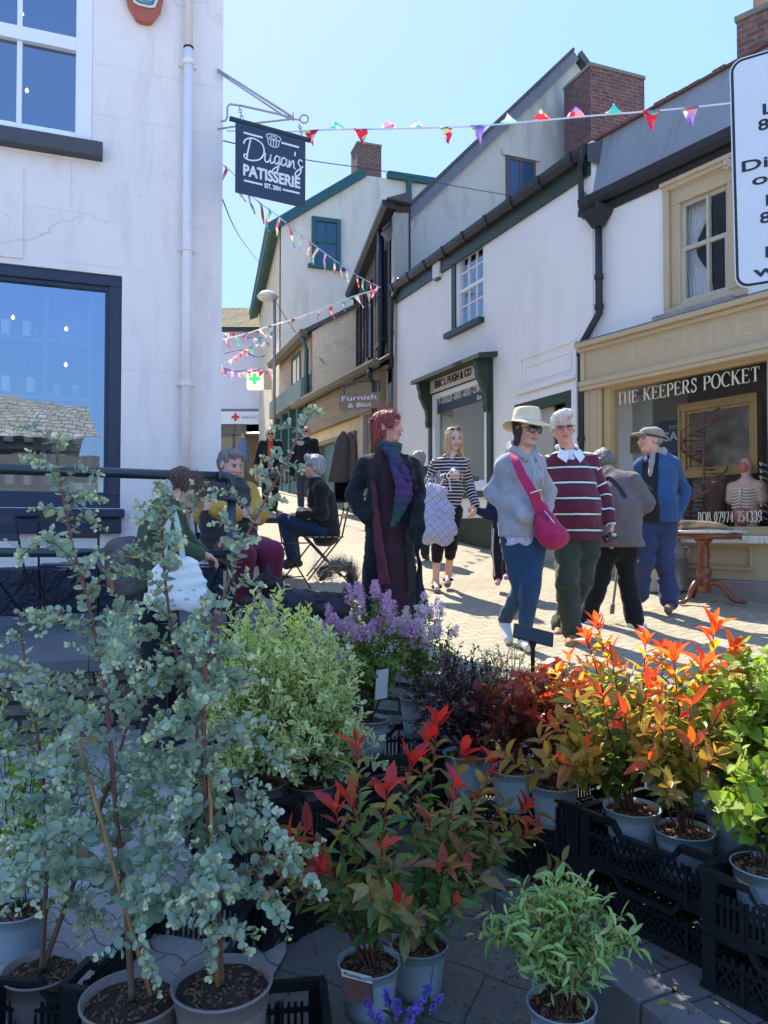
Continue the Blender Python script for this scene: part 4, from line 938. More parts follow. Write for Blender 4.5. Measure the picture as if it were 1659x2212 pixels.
gx.frame(mb,a0,a1,z0,z1,.07,-.02,.035);am=(a0+a1)/2;gx.box(mb,am- .03,am+.03,-.02,.03,z0,z1);wo=mb.build('window',M('brown_window_paint',(.13,.09,.075),.6,.3),gh)
mb=MB();gx.pane(mb,a0,a1,z0,z1,.015);mb.build('pane',M('blue_glass',(.035,.09,.17),.12,.1,2,0),wo)
mb=MB();gx.box(mb,a0- .1,a1+.1,0,.05,z1,z1+.12);mb.build('lintel',m_grey,wo)
# stair-chimney
def chimney(name,label,F,a0,a1,n0,n1,z0,z1,c1,c2,pots=2,parent=None,ang=0,crack=.3):
 t=thing(name,label,'chimney',F.W((a0+a1)/2,(n0+n1)/2,z0))
 mb=MB();F.box(mb,a0,a1,n0,n1,z0,z1);m_=M_brick(name+'_brick_' +label.split()[0],F.ang,c1,c2,(.20,.18,.16),.23,.078,.014,.92,.7,.7,.5)
 st=mb.build('stack',m_,t)
 mb=MB();F.box(mb,a0- .05,a1+.05,n0- .05,n1+.05,z1- .30,z1- .14);
 if pots>=0:pass
 mb2=MB();F.box(mb2,a0- .02,a1+.02,n0- .02,n1+.02,z1,z1+.07);mb2.build('mortar_cap',M('mossy_mortar',(.22,.20,.15),.95,.5,14,.8),t)
 for k in range(pots):
  mb=MB();a=a0+(a1- a0)*(k+1)/(pots+1);c=F.W(a,(n0+n1)/2,z1+.05);mb.lathe([(.12,0),(.11,.1),(.13,.12),(.13,.16),(.10,.16),(.09,.02)],c,16);mb.build('chimney_pot',M('clay_pot',(.42,.24,.15),.85,.2),t)
 return t
ch=P(1276,142,15.6)
cf=Fac(ch.x,ch.y,69)
chimney('brick_chimney','massive dark red brick chimney beside the grey gable',cf,0,1.36,-.95,0,5.8,ch.z,(.29,.09,.06),(.17,.055,.045),2)
# ================================================================== TIMBER BUILDING (D)
D=Fac(B.W(aB,0,0).x- .02,B.W(aB,0,0).y+.02,-9.9)
m_timb=M_wood('weathered_red_cladding',(.16,.065,.04),(.05,.025,.018),-9.9,.16)
m_dkt=M('dark_stained_timber',(.022,.018,.017),.7,.3,12,.4)
lD=6.0;zD1=D.px(835,488)[1];zD0=D.px(832,795)[1]- .1
db=thing('timber_clad_building','narrow upper storey clad in weathered red brown boards','building',D.W(3,0,zD0))
m_pier=M_plaster('peeling_render_pier',-9.9,(.42,.39,.33),(.15,.11,.08),.9,.8,0,2)
mb=MB();q=[D.W(.03,0,0),D.W(lD,0,0),D.W(lD,-.3,0),D.W(.03,-.3,0)];mb.prism([Vector((v.x,v.y,zD0)) for v in q],(0,0,zD1- zD0));mb.build('cladding',m_timb,db)
mb=MB();D.box(mb,.0,.3,-.25,.04,1,P(850,470,15.3).z);mb.build('pier',m_pier,db)
for a0,a1 in ((1.0,1.7),(2.9,3.7),(4.7,5.4)):
 mb=MB();D.frame(mb,a0,a1,zD0+.7,zD1- .55,.09,.0,.06);D.box(mb,a0- .1,a1+.1,0,.14,zD0+.6,zD0+.68);w_=mb.build('window',m_dkt,db)
 mb=MB();D.pane(mb,a0+.05,a1- .05,zD0+.75,zD1- .6,.02);mb.build('pane',M('blue_glass',(.035,.09,.17)),w_)
for a in (.55,2.1,2.35,4.2,5.9):mb=MB();D.box(mb,a- .08,a+.08,0,.05,zD0,zD1);mb.build('corner_board',m_dkt,db)
mb=MB();mb.prism([D.W(.0,n,zD1+z) for n,z in [(0,-.1),(.2,-.08),(.28,.0),(.28,.08),(0,.1)]],D.W(lD,0,0)- D.W(0,0,0));mb.build('gutter',m_black,db)
mb=MB();mb.prism([D.W(-.1,.2,zD1+.08),D.W(-.1,-.3,zD1+.25),D.W(-.1,-.3,zD1)],D.W(lD+.1,0,0)- D.W(0,0,0));mb.build('roof',m_roofs,db)
def dpp(x,y,n=.12):a,z=D.px(x,y,n);return D.W(a,n,z)
cpipe('downpipe',[dpp(822,500),dpp(822,560),dpp(824,790)],.075,M('blue_black_pipe',(.02,.028,.05),.4),'tall blue black pipe on the red brown timber cladding',[dpp(823,640)])
# ================================================================== CORNER SHOP (E), lean-to
pE=P(833,786,15.15);E=Fac(pE.x,pE.y,-23.3)
aE0,aE1=0,E.px(660,880)[0];zE=(pE.z+E.px(659,873)[1])/2
m_tanE=M_plaster('tan_stone_render',-23.3,(.60,.47,.28),(.28,.2,.13),.7,.5,0,1.5)
m_tanw=M_wood('faded_tan_boards',(.33,.26,.16),(.16,.12,.08),-23.3,.25,False)
eb=thing('lean_to_shop','low tan shop with mossy lean-to roof and open green door','shop',E.W(2.5,0,2))
dE=(E.px(766,1000)[0],E.px(688,1000)[0],1.9,E.px(766,930)[1]);w2=(.15,E.px(782,1000)[0],2.2,zE- .75)
mb=MB();E.wall(mb,0,aE1,1.0,zE,[dE,w2],-.05,.2);mb.poly([E.W(aE1,-.05,1),E.W(aE1,-.05,zE),E.W(aE1,-2,zE),E.W(aE1,-2,1)]);mb.build('wall',m_tanE,eb)
mb=MB();mb.prism([E.W(-.05,.25,zE- .02),E.W(-.05,-.9,zE+.75),E.W(-.05,-.9,zE+.65),E.W(-.05,.25,zE- .10)],E.W(aE1+.1,0,0)- E.W(0,0,0));mb.build('roof',M_stone('mossy_slates',(.13,.12,.09),(.09,.09,.05),(.03,.03,.02),-23.3,.3,.2),eb)
mb=MB();mb.prism([E.W(-.2,n,zE+z) for n,z in [(.22,-.12),(.32,-.1),(.37,-.02),(.36,.03),(.22,.02)]],E.W(aE1+.4,0,0)- E.W(0,0,0));mb.build('gutter',M('mossy_iron',(.14,.12,.08),.8,.5,20,.6),eb)
mb=MB();E.box(mb,.1,aE1- .1,-.05,.10,zE- .85,zE- .15);mb.build('fascia',m_tanw,eb)
mb=MB();E.frame(mb,dE[0],dE[1],dE[2],dE[3],.1,-.1,.02);do=mb.build('doorway',M('olive_door_frame',(.20,.17,.10),.7,.2),eb)
mb=MB();E.box(mb,dE[1]- .95,dE[1]- .1,-.12,-.07,1.9,dE[3]- .1);mb.build('door_leaf',m_teal,do)
mb=MB();E.box(mb,dE[0]+.1,dE[0]+.8,-.45,-.40,1.9,dE[3]- .1);mb.build('tan_door',m_tanw,do)
rm=MB();room(E,rm,dE[0],dE[1],1.5,dE[3],-1.5,-.2);rm.build('interior',M('dark_room',(.05,.055,.065)),do)
mb=MB();E.frame(mb,w2[0],w2[1],w2[2],w2[3],.12,-.08,.03);wo=mb.build('window',M('pale_weathered_timber',(.50,.46,.38),.8,.2,10,.4),eb)
mb=MB();E.pane(mb,w2[0],w2[1],w2[2],w2[3],-.03);mb.build('pane',m_glassR,wo)
rm=MB();room(E,rm,w2[0],w2[1],w2[2],w2[3],-1.0,-.2);rm.build('interior',M('warm_backing',(.32,.24,.17),.9,.2,2,0),wo)
x3=[E.W(.1,.3,zE- .1),E.W(.05,.32,zE- .3),E.W(.12,.2,zE- .4),E.W(.12,.2,1.5)]
cpipe('downpipe',x3,.055,m_black,'black downpipe beside the hanging wooden shop sign',[x3[3]+Vector((0,0,1.5))])
# wooden hanging sign
q0=P(733,852,14.6);q1=P(820,847,14.3);q2=P(733,886,14.6)
wx=(q1- q0);wx.z=0;ww=wx.length;wx.normalize();wh=q0.z- q2.z;wn=Vector((wx.y,-wx.x,0))
ws=thing('wooden_shop_sign','hanging weathered wooden sign with white hand lettering over the lean-to shop','sign',q2)
mb=MB();mb.prism([q0,q0+wx*ww,q0+wx*ww- up*wh,q0- up*wh],-wn*.03);mb.build('board',M('grey_brown_plank',(.26,.19,.14),.85,.3,14,.4),ws)
mb=MB();put_text(mb,'Furnish',wh*.44,q2+wx*.06*ww+up*wh*.56+wn*.002,wx,up,fit=ww*.86,extr=.003,bold=.001);put_text(mb,'& Blot',wh*.40,q2+wx*.22*ww+up*wh*.12+wn*.002,wx,up,fit=ww*.58,extr=.003,bold=.001);mb.build('lettering',m_wl,ws)
mb=MB();mb.tube([q0+wx*.1,q0+wx*.1+up*.12,q0+wx*ww*.5+up*.22,q0+wx*ww+up*.2,E.W(.3,.0,q0.z+.2)],.015,6);mb.tube([q0+wx*ww*.9,q0+wx*ww*.9+up*.2],.012,6);mb.build('bracket',m_black,ws)
# ================================================================== BRICK AND GREEN SHOP (F)
pF=P(674,716,20);F_=Fac(pF.x,pF.y,-20);aF=F_.px(603,780)[0];zF=(pF.z+F_.px(603,782)[1])/2
m_pbrick=M_brick('painted_brick',70,(.82,.72,.55),(.79,.69,.52),(.74,.64,.48),.24,.085,.008,.9,.3,.25,.25)
m_pink=M_brick('pink_brick',-20,(.46,.31,.22),(.38,.26,.19),(.34,.27,.2),.24,.08,.012,.9,.4,.4,.2)
fb=thing('green_shop_building','small two storey shop with painted brick gable and green shop front','building',F_.W(1.5,0,2.3))
gF=Fac(pF.x,pF.y,70)
wF=(1.2,2.3,F_.px(650,845)[1] ,zF- .25)
mb=MB();F_.wall(mb,0,aF,1.5,zF,[wF],0,.15);mb.build('front_wall',m_pink,fb)
mb=MB();zr_=gF.px(755,662)[1];ar_=gF.px(756,662)[0];mb.prism([gF.W(a,0,z) for a,z in ((0,1.5),(ar_+1,1.5),(ar_+1,zr_+.3),(ar_,zr_),(0,zF))],F_.W(aF,0,0)- F_.W(0,0,0));mb.v=[v+Vector((.01,.0,-.02)) for v in mb.v];mb.build('gable_wall',m_pbrick,fb)
mb=MB();sl2=[gF.W(-.25,.08,zF- .12),gF.W(ar_+.3,.08,zr_+.05),gF.W(ar_+.3,.08,zr_+.17),gF.W(-.25,.08,zF+.0)];mb.prism(sl2,F_.W(aF+.1,0,0)- F_.W(0,0,0));mb.build('roof',m_roofs,fb)
mb=MB();mb.prism([F_.W(-.1,n,zF+z) for n,z in [(.15,-.2),(.32,-.18),(.36,-.05),(.34,.0),(.15,-.02)]],F_.W(aF+.2,0,0)- F_.W(0,0,0));mb.build('gutter',M('mossy_iron',(.14,.12,.08)),fb)
mb=MB();F_.frame(mb,*wF,.1,-.08,.03);F_.box(mb,1.7,1.8,-.08,0,wF[2],wF[3]);wo=mb.build('window',m_teal,fb)
mb=MB();F_.pane(mb,*wF,-.04);mb.build('pane',M('pale_blue_glass',(.30,.42,.5),.1,.1,2,0),wo)
zfa=F_.px(672,820)[1];zfb=F_.px(672,862)[1]
mb=MB();mb.prism([F_.W(0,n,z) for n,z in ((0,zfa+.15),(.3,zfa),(.3,zfb),(0,zfb))],F_.W(aF,0,0)- F_.W(0,0,0));mb.build('fascia',M('grey_green_fascia',(.16,.20,.17),.7,.3,6,.2),fb)
mb=MB()
for a in (.0,.9,1.9,2.9,aF- .15):F_.box(mb,a,a+.14,0,.16,2,zfb)
F_.box(mb,0,aF,0,.14,2,3.0);mb.build('shop_frame',m_teal,fb)
mb=MB();F_.pane(mb,0,aF,3.0,zfb,.05);mb.build('shop_glass',M('green_dark_glass',(.03,.05,.045),.15,.2,2,0),fb)
cpipe('downpipe',[F_.W(-.02,.3,zF- .1),F_.W(.0,.15,zF- .5),F_.W(0.0,.15,2.2)],.06,m_teal,'green downpipe at the corner of the painted brick gable',[F_.W(0,.15,zF- 1.5)])
# ================================================================== TALL CREAM HOUSE (G)
Gg=Fac(P(607,480,24).x,24,72)
m_cream=M_plaster('cream_limewash',72,(.74,.68,.55),(.36,.24,.19),.6,.3,0,.5)
m_gtrim=M('blue_green_trim',(.02,.10,.095),.5,.2,6,.1)
gb_=thing('tall_cream_house','tall cream gable house with blue green trim and brick chimney','house',Gg.W(3,0,2.8))
e0=Gg.px(607,480);a1_=Gg.px(780,378);a2_=Gg.px(955,368)
mb=MB();mb.prism([Gg.W(a,0,z) for a,z in ((0,2),(a2_[0]+2,2),(a2_[0]+2,a1_[1]+.1),(a1_[0],a1_[1]),(0,e0[1]))],Vector((-2.2,9.6,0)));mb.build('wall',m_cream,gb_)
s_=(Vector(a1_)- Vector(e0)).normalized();n_=Vector((-s_.y,s_.x));mb=MB();p0=Vector(e0)- s_*.5;p1=Vector(a1_)+s_*.1
mb.prism([Gg.W(p.x,.12,p.y) for p in (p0- n_*.12,p1- n_*.12,p1+n_*.16,p0+n_*.16)],Vector((-2.2,9.6,0))*1.0+Vector((0,0,0)));mb.build('verge',m_gtrim,gb_)
mb=MB();Gg.box(mb,a1_[0]+.9,a2_[0]+2,-.1,.15,a1_[1]+.0,a1_[1]+.22);Gg.box(mb,a1_[0]+1.55,a1_[0]+1.7,0,.15,a1_[1]- 3,a1_[1]);mb.build('parapet_trim',m_gtrim,gb_)
m_rough=M_stone('sunlit_rubble',(.85,.70,.48),(.75,.6,.42),(.5,.4,.28),-13,.35,.16,.2)  # stone colour raised and warmed, standing in for sunlight on this front
mb=MB();q=[Gg.W(-.02,0,0),Gg.W(-.02,0,0)+Vector((-2.2,9.6,0))];mb.poly([Vector((q[0].x- .02,q[0].y,2)),Vector((q[1].x- .02,q[1].y,2)),Vector((q[1].x- .02,q[1].y,e0[1])),Vector((q[0].x- .02,q[0].y,e0[1]))]);mb.build('street_front',m_rough,gb_)
mb=MB();c0=Gg.W(-.05,0,e0[1]);mb.prism([c0+Vector((-.35,0,-.35)),c0+Vector((0,0,-.25)),c0+Vector((0,0,.12)),c0+Vector((-.4,0,-.05))],Vector((-2.3,9.9,0)));mb.build('eaves',m_gtrim,gb_)
def gwin(x0,y0,x1,y1):
 a0,z1=Gg.px(x0,y0);a1,z0=Gg.px(x1,y1);mb=MB();Gg.frame(mb,a0,a1,z0,z1,.13,-.02,.08);Gg.box(mb,a0- .12,a1+.15,0,.12,z0- .12,z0);zm=(z0+z1)/2;Gg.box(mb,a0,a1,-.02,.05,zm- .05,zm+.05);Gg.box(mb,(a0+a1)/2- .02,(a0+a1)/2+.02,-.02,.04,z0,z1)
 w_=mb.build('sash_window',m_gtrim,gb_);mb=MB();Gg.pane(mb,a0,a1,z0,z1,.02);mb.build('pane',M('blue_glass',(.035,.09,.17)),w_)
gwin(673,468,735,578)
for x,y in ((590,560),(586,640),(588,700)):
 pass
chimney('brick_chimney','small far brick chimney on the cream house',Fac(P(772,370,25.9).x,25.9,72),0,.86,-.8,0,P(770,380,25.9).z- .8,P(770,309,25.9).z,(.20,.075,.06),(.15,.06,.05),1)
# ================================================================== CHARITY SHOP at the end (H)
H=Fac(P(430,900,34).x,34,90)
m_wH=M_plaster('pale_lilac_render',90,(.74,.72,.76),(.5,.5,.5),.15,.1,0,.4)
hb=thing('charity_shop','pale charity shop at the far end of the street with mossy tiled roof','shop',H.W(2,0,3.4))
def hp(x,y):return H.px(x,y)
zHt=hp(500,712)[1];aHr=hp(640,800)[0];zHs=hp(500,917)[1]
mb=MB();mb.prism([H.W(-3,0,zHs),H.W(aHr,0,zHs),H.W(aHr,0,zHt),H.W(-3,0,zHt)],(0,8,0));mb.build('wall',m_wH,hb)
m_lich=M_stone('lichen_tiles',(.42,.33,.13),(.30,.22,.13),(.12,.09,.05),90,.3,.16,.35)
mb=MB();mb.prism([H.W(-3,.3,zHt- .1),H.W(-3,-1.6,hp(500,659)[1]+.35),H.W(-3,-1.7,zHt- .1)],H.W(aHr+3,0,0)- H.W(0,0,0));mb.build('roof',m_lich,hb)
mb=MB();H.box(mb,-3,aHr,.25,.45,zHt- .15,zHt);mb.build('gutter',m_black,hb)
mb=MB();H.box(mb,-3,aHr,.0,.15,zHs,hp(500,890)[1]);fo=mb.build('fascia',M('white_fascia',(.8,.8,.8),.4,.03),hb)
mb=MB();H.box(mb,-3,aHr,.0,.10,hp(500,890)[1],hp(500,884)[1]);mb.build('cornice',m_verge,fo)
c=hp(510,902);mb=MB();r_=.17;H.box(mb,c[0]- r_,c[0]+r_,.15,.17,c[1]- r_*.33,c[1]+r_*.33);H.box(mb,c[0]- r_*.33,c[0]+r_*.33,.15,.168,c[1]- r_,c[1]+r_);mb.build('red_cross',M('red_print',(.65,.03,.04),.5),fo)
mb=MB();put_text(mb,'British Red Cross',.22,H.W(c[0]+.28,.16,c[1]- .07),(1,0,0),up,fit=.98,extr=.004,bold=.003);mb.build('lettering',M('grey_print',(.4,.45,.45)),fo)
m_hin=M('warm_shop_interior',(.42,.34,.24),.9,.3,.8,0)
rm=MB();room(H,rm,-3,aHr,3.2,zHs,-3.5,0);rm.build('interior',m_hin,hb)
m_alu=M('bronze_frames',(.11,.09,.08),.5)
mb=MB()
for x in (470,505,530,562,571):a=hp(x,950)[0];H.box(mb,a- .05,a+.05,-.05,.05,3.2,zHs)
H.box(mb,-3,aHr,-.05,.05,hp(500,940)[1]- .04,hp(500,940)[1]+.04);H.box(mb,-3,hp(530,940)[0],-.05,.1,3.2,4.0);mb.build('window_frame',m_alu,hb)
mb=MB();mb.poly([H.W(-3,-.02,4.0),H.W(hp(530,940)[0],-.02,4),H.W(hp(530,940)[0],-.02,zHs),H.W(-3,-.02,zHs)]);mb.build('pane',m_glassD,hb)
for k,x in enumerate((536,550)):
 c=hp(x,925);mb=MB();H.box(mb,c[0]- .35,c[0]+.3,-1.5,-1.4,c[1]- .03,c[1]+.01);tag(mb.build('ceiling_light',M_emit('shop_ceiling_light',(1,.9,.7),1.5)),['left','right'][k]+' bright ceiling light inside the charity shop','light')
# pharmacy sign and street lamp
pp=P(534,805,27);pq=P(568,842,27);ph=thing('pharmacy_sign','lit pale yellow box sign with a green cross far down the street','sign',Vector(((pp.x+pq.x)/2,27,pq.z)))
mb=MB();cx_,cz_=(pp.x+pq.x)/2,(pp.z+pq.z)/2;mb.box((cx_,27,cz_),(abs(pq.x- pp.x),.25,abs(pp.z- pq.z)));mb.build('case',M_emit('lit_cream_face',(.85,.80,.50),.35),ph,bevel=.05)
mb=MB();r_=.19;cz2=cz_+.06;mb.box((cx_,26.86,cz2),(2*r_,.02,.13));mb.box((cx_,26.862,cz2),(.13,.02,2*r_));mb.build('green_cross',M_emit('lit_green',(.02,.5,.12),.5),ph)
mb=MB();put_text(mb,'Pharmacy',.13,(cx_- .25,26.86,pq.z+.05),(1,0,0),up,fit=.5,extr=.004);mb.build('lettering',M('green_print',(.05,.3,.1),.5),ph)
mb=MB();mb.box((pq.x+.35,27.02,cz_),(.62,.2,.55));mb.build('bracket_box',M('tan_box',(.42,.35,.24),.7),ph)
lp=P(593,700,22);bz=zs(lp.x,22)- .05;tp=P(593,640,22).z
la=thing('street_lamp','grey street lamp with a shallow white hood on a tall pole','street lamp',Vector((lp.x,22,bz)))
mb=MB();mb.tube([(lp.x,22,bz),(lp.x,22,bz+1.2)],.06,12);mb.tube([(lp.x,22,bz+1.2),(lp.x,22,tp)],.045,12);mb.tube([(lp.x,22,tp- .05),(lp.x- .05,22,tp+.08),(lp.x- .25,22,tp+.12)],.035,8);mb.build('pole',M('grey_lamp_paint',(.16,.17,.18),.5,.2),la,smooth=True)
mb=MB();mb.lathe([(.0,.17),(.05,.16),(.06,.12),(.2,.09),(.31,-.02),(.31,-.05)],(lp.x- .20,22,tp+.02),20,cap=False);mb.build('hood',M('stained_white_enamel',(.55,.55,.50),.5,.4,20,.2),la,smooth=True)
mb=MB();mb.lathe([(.30,-.05),(.25,-.12),(.1,-.15),(0,-.155)],(lp.x- .20,22,tp+.02),20,cap=False);mb.build('bowl',M('lamp_bowl',(.5,.5,.48),.2),la,smooth=True)
# coats hanging by the open door, blue dress in the charity shop
m_coat=M('grey_tweed',(.085,.08,.075),.95,.4,60,.4,120)
def hung(name,c,w_,h,mat,label,cat,lean=0,group=None):
 mb=MB();rows=[]
 for j in range(9):
  t=j/8;ww_=w_*(.16+.50*min(1,t*7)+.34*t);z=-h*t+.03*(j==0)
  rows.append([(ww_*math.cos(k*math.pi/8)*.5+lean*t,.10*min(1,t*2+.2)*math.sin(k*math.pi/8)*(1+.3*math.sin(k*5)),z) for k in range(16)])
 vs_=[Vector(c)+Vector(p) for r_ in rows for p in r_];mb.add(vs_,[(j*16+k,j*16+(k+1) % 16,j*16+16+(k+1) % 16,j*16+16+k) for j in range(8) for k in range(16)]+[tuple(range(8*16,9*16))])
 return tag(mb.build(name,mat,smooth=True),label,cat,group)
c=P(742,935,15.9)
hung('hanging_coat',c,.42,1.02,m_coat,'dark tweed coat hanging nearest the doorway of the lean-to shop','coat',-.12)
hung('hanging_coat',c+Vector((.14,.1,.0)),.40,.95,M('brown_tweed',(.12,.10,.085),.95,.4,60,.4),'brownish tweed coat hanging right of the darker coat','coat',-.02)
c=P(525,948,32);hung('hanging_dress',c,.55,.95,M('denim_blue_cloth',(.10,.17,.30),.9),'blue dress hanging in the entrance of the charity shop','dress')
mb=MB();mb.lathe([(0,-.02),(.09,.02),(.1,.12),(.05,.22),(0,.24)],c+Vector((0,0,.0)),12);tag(mb.build('mannequin_head',M('tan_mannequin',(.4,.25,.15),.6),smooth=True),'tan display head above the blue dress in the charity shop','mannequin')
# white A-board and far green plants by the door
# ================================================================== hidden side: market hall behind the photographer, seen in the shop window
m_wall=LB
def mirror(p):
 n=Vector((LB.n.x,LB.n.y,0));o=LB.W(0,0,0);d=(p- o).dot(n);return p- n*2*d
rr=[mirror(P(-330,800,17)),mirror(P(190,880,19)),mirror(P(215,945,16)),mirror(P(-330,930,14))]
mh=thing('market_hall','market hall with a long stone tiled roof reflected in the left shop window','building',(rr[3].x,rr[3].y,0))
back=[rr[0]+(rr[0]- rr[3])*1- Vector((0,0,2*(rr[0].z- rr[3].z))),rr[1]+(rr[1]- rr[2])- Vector((0,0,2*(rr[1].z- rr[2].z)))]
m_tile=M_stone('stone_roof_tiles',(.42,.37,.27),(.30,.26,.2),(.12,.1,.08),20,.3,.12,.3)
mb=MB();mb.poly(rr);mb.poly([rr[0],rr[1],back[1],back[0]]);mb.build('roof',m_tile,mh)
mb=MB()
q=[rr[3]*.97+back[0]*.03,rr[2]*.97+back[1]*.03,back[1],back[0]]
for i in range(4):
 p0,p1=q[i],q[(i+1) % 4];p0=Vector((p0.x,p0.y,min(p0.z,3.2)));p1=Vector((p1.x,p1.y,min(p1.z,3.2)));mb.poly([Vector((p0.x,p0.y,0)),Vector((p1.x,p1.y,0)),p1,p0])
mb.build('wall',M('dark_stone_wall',(.12,.11,.1),.9,.3,3,.5),mh)
# ================================================================== far right chimney, road sign
cp=P(1591,48,9.6);cF=Fac(cp.x,cp.y,135)
chimney('brick_chimney','weathered red brick chimney above the road sign at the right edge',cF,0,1.2,-.6,0,5.4,cp.z+.0,(.30,.10,.07),(.16,.06,.05),0)
mb=MB();mb.lathe([(.13,0),(.12,.5),(.15,.52),(.15,.6),(.1,.6)],P(1650,40,9.9)+Vector((0,0,-.12)),16);tag(mb.build('chimney_pot',M('pale_clay_pot',(.50,.36,.27),.85,.2),smooth=True),'pale clay pot on the right edge chimney','chimney pot')
# rosette on the window head
c=A.px(1569,353,.10);mb=MB()
for k in range(7):t=k*.9;mb.lathe([(.0,-.02),(.022,0),(0,.02)],A.W(c[0]+.028*math.cos(t),.10,c[1]+.045*math.sin(t)),8)
mb.lathe([(0,-.03),(.03,0),(0,.03)],A.W(c[0],.12,c[1]),8);A.box(mb,c[0]- .02,c[0]+.02,.0,.1,c[1]- .03,c[1]+.03)
tag(mb.build('plaster_rosette',M('pale_plaster',(.6,.5,.42),.9)),'small pale moulded ornament above the beige sash window','ornament')
# sign
sY=3.6;s00=P(1575,133,sY);s01=P(1588,626,sY);th_=R(-59)
sx_=Vector((math.cos(R(31)),-math.sin(R(31)),0)) ;sx_=Vector((.857,-.515,.035)).normalized();sy_=(s00- s01).normalized();sn_=sx_.cross(sy_).normalized();sx_=sy_.cross(sn_)*-1 if sy_.cross(sn_).dot(sx_)< 0 else sy_.cross(sn_)
sH=(s00- s01).length;sW=.78
rs=thing('road_sign','large white loading restriction sign with black border at the right edge','road sign',Vector((s01.x+.33,s01.y- .2,.14)))
def rrect(x0,y0,x1,y1,r,n=6):
 o=[]
 for cx,cy,a0 in ((x1- r,y1- r,0),(x0+r,y1- r,90),(x0+r,y0+r,180),(x1- r,y0+r,270)):
  for k in range(n+1):t=R(a0+90*k/n);o.append((cx+r*math.cos(t),cy+r*math.sin(t)))
 return o
def SP(x,y,n=0):return s01+sx_*x+sy_*y+sn_*n
m_black2=M('black_sign_film',(.012,.012,.02),.5)
mb=MB();mb.prism([SP(x,y) for x,y in rrect(0,0,sW,sH,.06)],-sn_*.004);mb.build('back_plate',M('white_sign_edge',(.7,.7,.72),.5),rs)
mb=MB();mb.prism([SP(x,y,.0015) for x,y in rrect(.006,.006,sW- .006,sH- .006,.055)],-sn_*.001);mb.build('border',m_black2,rs)
mb=MB();mb.prism([SP(x,y,.003) for x,y in rrect(.018,.018,sW- .018,sH- .018,.045)],-sn_*.001);mb.build('face',M('white_sign_film',(.68,.72,.74),.45,.05,3,0),rs)
mb=MB()
def srow(txt,xl,yb,h,fit):put_text(mb,txt,h*1.38,SP(xl,yb,.0045),sx_,sy_,fit=fit,extr=.0008,bold=.0012)
def sc_(x,y):      # sign-plane coordinates of a photo point
 p=P(x,y,1)- Vector((0,0,CAMZ));o=Vector((0,0,CAMZ));t=(s01- o).dot(sn_)/p.dot(sn_);q=o+p*t- s01;return q.dot(sx_),q.dot(sy_)
for txt,x,y,fit in (('Loading',1648,249,.34),('8am - 6pm',1638,284,.42),('Dim ond',1603,373,.44),('o fewn',1625,402,.35),('Llwytho',1655,445,.33),('8am - 6pm',1642,484,.42),('No',1654,557,.14),('within',1627,600,.34)):
 u,v_=sc_(x,y);srow(txt,u,v_,.052,fit)
mb.build('lettering',m_black2,rs)
mb=MB();pc=SP(sW/2,0,-.05);mb.tube([Vector((pc.x,pc.y,.1)),Vector((pc.x,pc.y,s00.z+.05))],.038,14);mb.build('post',M('grey_post',(.2,.2,.21),.5),rs,smooth=True)
mb=MB()
for y in (.25,.85):p=SP(sW/2,y,-.02);mb.tube([p- sx_*.2,p+sx_*.2],.015,6)
mb.build('clamp',m_galv,rs)
# ================================================================== BUNTING AND WIRES
m_flag=None
def M_flag():
 m,nt,b,out=nodes('printed_bunting_cloth');at=N(nt,'Attribute');at.attribute_name='col'
 vo=N(nt,'TexVoronoi');vo.inputs['Scale'].default_value=13;L(nt,objc(nt),vo.inputs['Vector'])
 sp3=N(nt,'SeparateColor');L(nt,vo.outputs['Color'],sp3.inputs[0])
 c=ramp(nt,sp3.outputs[0],[(0.,(.75,.78,.85)),(.3,(.65,.015,.04)),(.55,(.75,.8,.9)),(.7,(.04,.42,.40)),(.85,(.7,.65,.25)),(1.,(.6,.03,.05))])
 c2=mixc(nt,math_(nt,'GREATER_THAN',sp3.outputs[1],.42),at.outputs['Color'],c)
 L(nt,c2,b.inputs['Base Color']);b.inputs['Roughness'].default_value=.7
 tr=N(nt,'BsdfTranslucent');L(nt,c2,tr.inputs[0]);mx=N(nt,'MixShader');mx.inputs[0].default_value=.5;L(nt,b.outputs[0],mx.inputs[1]);L(nt,tr.outputs[0],mx.inputs[2]);L(nt,mx.outputs[0],out.inputs[0]);return m
m_flag=M_flag();m_tape=M('white_bunting_tape',(.75,.75,.8),.8)
FC=[(.70,.02,.05),(.03,.40,.38),(.33,.20,.60),(.75,.03,.06)]
